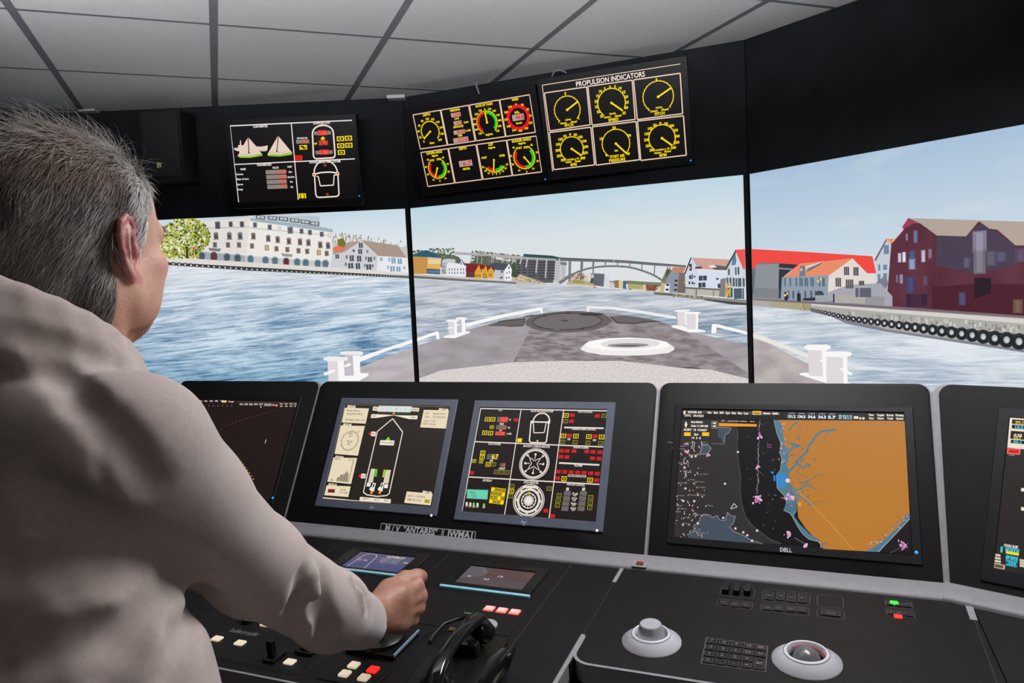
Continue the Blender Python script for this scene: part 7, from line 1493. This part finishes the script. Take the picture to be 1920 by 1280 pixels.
for i, (a, b, c) in enumerate(kn):
    gv.chain([HP_(0.0, b*0.45, 0.004), HP_(a*0.55, b*0.85, 0.010), HP_(a, b, c)], [0.015, 0.0115, 0.0118], 0.016)
    s_ = (1.0, 1.06, 0.98, 0.80)[i]; p0 = HP_(a, b, c)
    p1 = p0+(hf*0.022-hr*0.036-hu*(0.004+0.002*i))*s_; p2 = p1+(-hf*0.018-hr*0.022)*s_; p3 = p2+(-hf*0.021+hr*0.002)*s_
    gv.chain([p0, p1, p2, p3], [0.0112*s_**0.4, 0.0102*s_**0.4, 0.0094*s_**0.4, 0.0082*s_**0.4], 0.004)
    gv.ell(p0+hr*0.001, (0.0125, 0.0125, 0.0125), 0.006)
tb = [HP_(0.008, 0.008, -0.012), HP_(0.052, 0.025, -0.022), HP_(0.092, 0.030, -0.020), HP_(0.124, 0.026, -0.010)]
gv.chain(tb, [0.019, 0.0150, 0.0138, 0.0118], 0.010); gv.ell(HP_(0.114, 0.0285, -0.012), (0.0155, 0.0155, 0.0145), 0.008); gv.ell(HP_(0.040, 0.018, -0.008), (0.022, 0.022, 0.014), 0.02)
# tendons and veins
for i, (a, b, c) in enumerate(kn): gv.cone(HP_(0.016, b*0.45, 0.0185), HP_(a*0.86, b*0.95, c+0.0105), 0.0026, 0.0030, 0.006)
gv.chain([HP_(0.02, -0.010, 0.018), HP_(0.042, 0.004, 0.0195), HP_(0.06, -0.002, 0.0195), HP_(0.075, -0.022, 0.015)], [0.0022]*4, 0.004); gv.chain([HP_(0.012, 0.012, 0.018), HP_(0.035, 0.018, 0.020), HP_(0.055, 0.012, 0.020), HP_(0.076, 0.016, 0.0175)], [0.0020]*4, 0.004)
GV, GF = gv.mesh(); GV = relax(GV, GF, 1, 0.3)
g1 = sm_noise(GV, 160, 4)[:, None]; g2 = sm_noise(GV, 520, 6)[:, None]; gcol = np.tile(np.array([0.33, 0.165, 0.110]), (len(GV), 1))*(1+0.10*g1+0.07*g2)
kd = np.min([np.linalg.norm(GV-HP_(a, b, c+0.008), axis=1) for a, b, c in kn], axis=0); gcol = mix(gcol, (0.50, 0.22, 0.17), 0.5*sstep(0.018, 0.006, kd))
# ---- the rest of the body, under the clothes
bv = Vol((-0.36, -0.25, -0.01), (0.30, 0.62, 1.62), 0.014)
bv.ell((0, 0.01, 1.28), (0.14, 0.075, 0.17), 0.02); bv.ell((0, 0.025, 1.05), (0.135, 0.085, 0.2), 0.05); bv.cone((-0.12, 0.01, 1.43), (0.11, 0.03, 1.43), 0.035, 0.035, 0.03); bv.cone((0, 0.0, 1.45), (0, 0.03, 1.57), 0.055, 0.055, 0.02)
bv.chain([(0.135, 0.055, 1.45), (0.133, 0.12, 1.385), (0.110, 0.25, 1.268), (0.088, 0.42, 1.137), tuple(W0)], [0.042, 0.042, 0.036, 0.034, 0.025], 0.02); bv.chain([(-0.19, 0.0, 1.44), (-0.24, -0.01, 1.14), (-0.23, 0.16, 0.95), (-0.22, 0.24, 0.92)], [0.05, 0.042, 0.03, 0.03], 0.03)
for sg in (-1, 1): bv.chain([(sg*0.085, 0.01, 0.92), (sg*0.095, 0.015, 0.50), (sg*0.10, -0.02, 0.10), (sg*0.105, 0.05, 0.045)], [0.085, 0.055, 0.04, 0.035], 0.04)
BV, BF = bv.mesh(); bcol = np.tile(np.array([0.45, 0.25, 0.18]), (len(BV), 1))
VV = np.concatenate([toM(HV), GV, BV]); FF = np.concatenate([HF, GF+len(HV), BF+len(HV)+len(GV)])
SKIN = attr_mat('skin', 0.50, sss=0.08, bump=0.30, bscale=330)
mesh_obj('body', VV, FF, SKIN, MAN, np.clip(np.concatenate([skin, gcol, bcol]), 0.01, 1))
# ring on the ring finger
a, b, c = kn[2]; rc = HP_(a, b, c)+(hf*0.012-hr*0.020-hu*0.004); ax = Vector(hf*0.022-hr*0.036).normalized(); mb = MB()
n_ = ax.orthogonal().normalized(); b_ = ax.cross(n_); mb.tube([tuple(Vector(rc)+(n_*math.cos(q)+b_*math.sin(q))*0.0112) for q in [2*PI*k/20 for k in range(21)]], 0.0014, 6); mb.build('finger_ring', Mx('pale metal ring', (0.8, 0.78, 0.72, 1), 0.2, metal=1.0), MAN, True)

# ---- sweater
sv = Vol((-0.36, -0.24, 0.86), (0.30, 0.60, 1.66), 0.0043)
sv.ell((0.0, 0.0, 1.28), (0.200, 0.130, 0.22), 0); sv.ell((-0.005, -0.008, 1.40), (0.170, 0.108, 0.13), 0.05); sv.ell((0.018, 0.015, 1.16), (0.212, 0.140, 0.20), 0.06); sv.ell((0.015, 0.02, 1.02), (0.214, 0.145, 0.22), 0.06); sv.ell((0.01, 0.015, 0.90), (0.20, 0.145, 0.10), 0.05)
SHR = (0.150, 0.045, 1.462)
sv.cone((-0.15, 0.0, 1.445), (0.135, 0.025, 1.455), 0.072, 0.074, 0.05)
for sg in (-1, 1): sv.cone((0, 0.0, 1.525), (sg*0.13, 0.015, 1.470), 0.062, 0.055, 0.05)
sv.chain([SHR, (0.134, 0.112, 1.384), (0.108, 0.246, 1.264), (0.088, 0.418, 1.130), tuple(W0-hf*0.036)], [0.075, 0.069, 0.060, 0.057, 0.046], 0.025)
sv.chain([(-0.185, 0.0, 1.440), (-0.245, -0.01, 1.14), (-0.235, 0.15, 0.955)], [0.078, 0.062, 0.046], 0.03)
# collar: a soft standing roll round the neck, higher at the back
for k in range(24):
    q0, q1 = 2*PI*k/24, 2*PI*(k+1)/24
    P0 = lambda q, up, rr: (0.004+rr*1.02*math.sin(q), 0.035+rr*1.12*math.cos(q), 1.543+up-0.058*math.cos(q))
    for up, rr, th in ((0.0, 0.098, 0.017), (0.022, 0.094, 0.012), (0.046, 0.092, 0.0085)): sv.cone(P0(q0, up, rr), P0(q1, up, rr), th, th, 0.022)
# folds, traced where they run over the back and sleeve
def crease(pts, r, k, op='sub', off=0.0):
    eye_ = np.array(PINV @ EYEP); P_ = [sv.march(p) for p in pts]; P_ = [p+(eye_-p)/np.linalg.norm(eye_-p)*off for p in P_ if p is not None]
    if len(P_) > 1: todo.append((P_, r, k, op))
todo = []
crease([(196, 786), (189, 815), (186, 845), (188, 885), (195, 925), (208, 965), (226, 1000), (246, 1028)], 0.0075, 0.005, off=0.0052)
crease([(60, 918), (110, 950), (160, 982), (200, 1003), (240, 1022), (290, 1045), (340, 1068), (385, 1090)], 0.014, 0.022, off=0.004)
crease([(100, 950), (160, 985), (225, 1017), (290, 1047), (350, 1075)], 0.006, 0.008, off=0.0)
crease([(88, 660), (120, 700), (150, 740), (192, 788)], 0.010, 0.020, off=0.007); crease([(205, 790), (240, 835), (290, 905)], 0.008, 0.024, off=0.006)
crease([(0, 1248), (80, 1224), (170, 1190), (245, 1166)], 0.012, 0.024, off=0.006); crease([(150, 1105), (215, 1078), (290, 1070)], 0.010, 0.024, off=0.007); crease([(205, 1270), (245, 1200), (290, 1140), (335, 1105)], 0.011, 0.026, off=0.006); crease([(330, 1275), (352, 1190), (372, 1115)], 0.010, 0.024, off=0.006); crease([(20, 1070), (100, 1052), (200, 1040)], 0.009, 0.024, off=0.006)
crease([(548, 1185), (562, 1140), (570, 1090)], 0.010, 0.024, off=0.007); crease([(580, 1195), (588, 1150), (592, 1110), (590, 1075)], 0.0045, 0.016, 'add'); crease([(612, 1190), (606, 1140), (614, 1090)], 0.009, 0.024, off=0.007); crease([(655, 1082), (674, 1108), (682, 1138)], 0.0035, 0.012, 'add'); crease([(668, 1090), (688, 1116), (693, 1142)], 0.006, 0.012, off=0.004)
crease([(0, 622), (60, 632), (120, 646), (180, 664), (228, 678)], 0.010, 0.014, off=0.0065)
for P_, r_, k_, op in todo: sv.chain(P_, [r_]*len(P_), k_, op)
# neck hole and cuff opening
sv.chain([(0.004, 0.032, 1.50), (0.004, 0.036, 1.585), (0.004, 0.036, 1.68)], [0.058, 0.084, 0.086], 0.004, 'sub'); sv.cone(W0-hf*0.012, W0+hf*0.08, 0.0375, 0.050, 0.004, 'sub')
gx, gy, gz = sv.ax; wob = (np.sin(gx*31+1)[:, None, None]*np.sin(gy*27)[None, :, None]*np.sin(gz*23+2)[None, None, :]*0.0014).astype(np.float32); sv.f += wob
SV, SF = sv.mesh(); SV = relax(SV, SF, 1, 0.5)
FLEECE = Mx('beige fleece', (0.435, 0.365, 0.335, 1), 0.95, var=0.06, vscale=160, bump=0.20, bscale=2200, sheen=0.35, spec=0.1)
mesh_obj('sweater', SV, SF, FLEECE, MAN)
# zip pull at the front of the collar
zp = (0.055, 0.128, 1.505); mb = MB(); mb.rslab(zp[0]-0.003, zp[0]+0.003, zp[1]-0.003, zp[1]+0.003, zp[2]-0.012, zp[2]+0.006, 0.002, 0.001); mb.build('zip_pull', M_['bezel'], MAN)
# ---- trousers and shoes, below the frame
tv = Vol((-0.24, -0.22, 0.04), (0.24, 0.24, 1.02), 0.012)
tv.ell((0, 0.012, 0.93), (0.168, 0.128, 0.11), 0)
for sg in (-1, 1): tv.chain([(sg*0.085, 0.01, 0.88), (sg*0.096, 0.015, 0.50), (sg*0.102, -0.02, 0.07)], [0.098, 0.074, 0.062], 0.03)
TV, TF = tv.mesh(); mesh_obj('trousers', relax(TV, TF, 2), TF, Mx('dark trousers', (0.03, 0.032, 0.04, 1), 0.9, var=0.1, vscale=60), MAN)
for sg in (-1, 1):
    fv = Vol((sg*0.105-0.08, -0.12, -0.01), (sg*0.105+0.08, 0.24, 0.14), 0.007); fv.chain([(sg*0.104, -0.03, 0.05), (sg*0.106, 0.08, 0.045), (sg*0.110, 0.165, 0.035)], [0.046, 0.044, 0.036], 0.03); fv.f = np.maximum(fv.f, (0.002-fv.ax[2])[None, None, :].astype(np.float32))
    FV_, FF_ = fv.mesh(); mesh_obj('shoe', FV_, FF_, M_['gloss'], MAN)

# ---- hair: short strands rooted on the scalp
hair_rng = np.random.RandomState(11)
nrm = np.zeros_like(HV)
fn = np.cross(HV[HF[:, 2]]-HV[HF[:, 0]], HV[HF[:, 3]]-HV[HF[:, 1]])
for i in range(4): np.add.at(nrm, HF[:, i], fn)
nrm /= np.linalg.norm(nrm, axis=1)[:, None]+1e-12
cand = np.nonzero((hair_line(Y, Z, X) > 0) & (ear < 0.35) & (Z > -0.075) & ~((np.abs(X) > 0.080) & (np.abs(Y) < 0.03)))[0]
def strands(name, n, lmin, lmax, lift, wid, sel, colour, wild=0.25, label=None):
    ids = hair_rng.choice(sel, n); R = HV[ids]; N = nrm[ids]; x, y, z = R.T
    flow = np.stack([0.25*np.sign(x)*sstep(0.02, 0.06, np.abs(x)), -0.55-0.25*sstep(0.0, 0.1, z)+0.0*y, -0.75*sstep(0.125, 0.05, z)-0.12], 1)
    flow += hair_rng.normal(size=flow.shape)*wild*0.6 + 0.25*np.stack([sm_noise(R, 90, 20+k) for k in range(3)], 1)
    flow -= N*np.sum(flow*N, 1)[:, None]; flow /= np.linalg.norm(flow, axis=1)[:, None]+1e-9
    L = hair_rng.uniform(lmin, lmax, n)[:, None]; lf = (lift*(0.6+0.8*hair_rng.rand(n)))[:, None]
    side = np.cross(N, flow)
    seg = 4; pts = []
    for k in range(seg+1):
        t = k/seg; pts.append(R + flow*L*(t-0.10*t*t) + N*(L*lf*(t-0.55*t*t)+0.0004))
    V, F, Cc = [], [], []
    wv = np.array([1.0, 0.95, 0.8, 0.55, 0.12])*wid
    P_ = np.stack(pts, 1)
    tri = [(0, 1.0), (2.094, 1.0), (4.188, 1.0)]
    ring = []
    for k in range(seg+1):
        for a, _ in tri: ring.append(P_[:, k]+(side*math.cos(a)+N*math.sin(a)*0.8)*wv[k])
    V = np.stack(ring, 1).reshape(-1, 3); base = (np.arange(n)*(seg+1)*3)[:, None]
    fq = []
    for k in range(seg):
        for j in range(3): j2 = (j+1) % 3; fq.append([k*3+j, k*3+j2, (k+1)*3+j2, (k+1)*3+j])
    F = (base[:, None, :]+np.array(fq)[None]).reshape(-1, 4)
    col = np.repeat(colour(R), (seg+1)*3, axis=0)
    return toM(V), F, col
def hair_col(R):
    x, y, z = R.T; n = len(R); tone = hair_rng.rand(n)
    a = np.array([0.20, 0.175, 0.155]); b = np.array([0.62, 0.60, 0.59]); c = a+(b-a)*(tone**1.3)[:, None]
    clump = sm_noise(R*np.array([1, 1, 0.45]), 150, 31)*0.6+sm_noise(R*np.array([1, 1, 0.4]), 70, 33)*0.6; c = c*np.clip(1+0.9*clump, 0.35, 2)[:, None]
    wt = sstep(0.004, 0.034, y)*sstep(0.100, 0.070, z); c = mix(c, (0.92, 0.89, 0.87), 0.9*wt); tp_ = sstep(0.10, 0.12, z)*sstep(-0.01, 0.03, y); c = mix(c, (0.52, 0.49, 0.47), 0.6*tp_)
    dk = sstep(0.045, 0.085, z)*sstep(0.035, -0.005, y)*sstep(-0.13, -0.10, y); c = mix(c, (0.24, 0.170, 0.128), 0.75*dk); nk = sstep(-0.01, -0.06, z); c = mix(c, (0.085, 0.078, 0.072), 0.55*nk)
    return np.clip(c, 0.02, 0.9)
cw = 1-0.72*crown[cand]; cw /= cw.sum(); sel = hair_rng.choice(cand, 26000, p=cw)
parts = [strands('h', 26000, 0.018, 0.036, 0.20, 0.00042, sel, hair_col, 0.26)]
top = cand[(Z[cand] > 0.085)]; parts.append(strands('w', 900, 0.028, 0.055, 0.75, 0.00016, top, lambda R: np.clip(np.tile([0.62, 0.60, 0.58], (len(R), 1))*hair_rng.uniform(0.7, 1.1, (len(R), 1)), 0, 1), 0.7))
fr_ = cand[(Z[cand] > 0.07) & (Y[cand] > 0.0)]; parts.append(strands('f', 260, 0.018, 0.032, 0.7, 0.00016, fr_, lambda R: np.clip(np.tile([0.62, 0.60, 0.58], (len(R), 1)), 0, 1), 0.8))
ev = np.nonzero((np.abs(Z-0.030) < 0.006) & (Y > 0.07) & (np.abs(X) > 0.012) & (np.abs(X) < 0.052))[0]; parts.append(strands('b', 260, 0.006, 0.012, 0.6, 0.0004, ev, lambda R: np.tile([0.34, 0.29, 0.24], (len(R), 1)), 0.5))
ofs = 0; V_, F_, C_ = [], [], []
for v, f, c in parts: V_.append(v); F_.append(f+ofs); C_.append(c); ofs += len(v)
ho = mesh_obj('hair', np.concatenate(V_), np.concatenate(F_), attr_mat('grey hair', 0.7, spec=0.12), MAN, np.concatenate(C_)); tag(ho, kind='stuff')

# ---- the lever that the hand holds
FDi = FD.M.inverted(); gc = Vector(PMAT @ Vector(HP_(0.082, 0.0, -0.030))); gl = FDi @ gc
tp = FDi @ Vector(PMAT @ Vector(HP_(0.084, 0.016, -0.032))); bt = FDi @ Vector(PMAT @ Vector(HP_(0.080, -0.052, -0.030)))
mb = MB(); mb.tube([(cx, cy, 0.030), (cx, cy, 0.050), tuple(Vector((cx, cy, 0.07)).lerp(bt, 0.5)), tuple(bt)], [0.014, 0.013, 0.012, 0.012], 12); mb.build('lever_stem', M_['pitch'], THR, True)
mb = MB(); mb.tube([tuple(bt), tuple(gl), tuple(tp)], [0.016, 0.018, 0.017], 14); mb.build('lever_grip', M_['pitch'], THR, True)
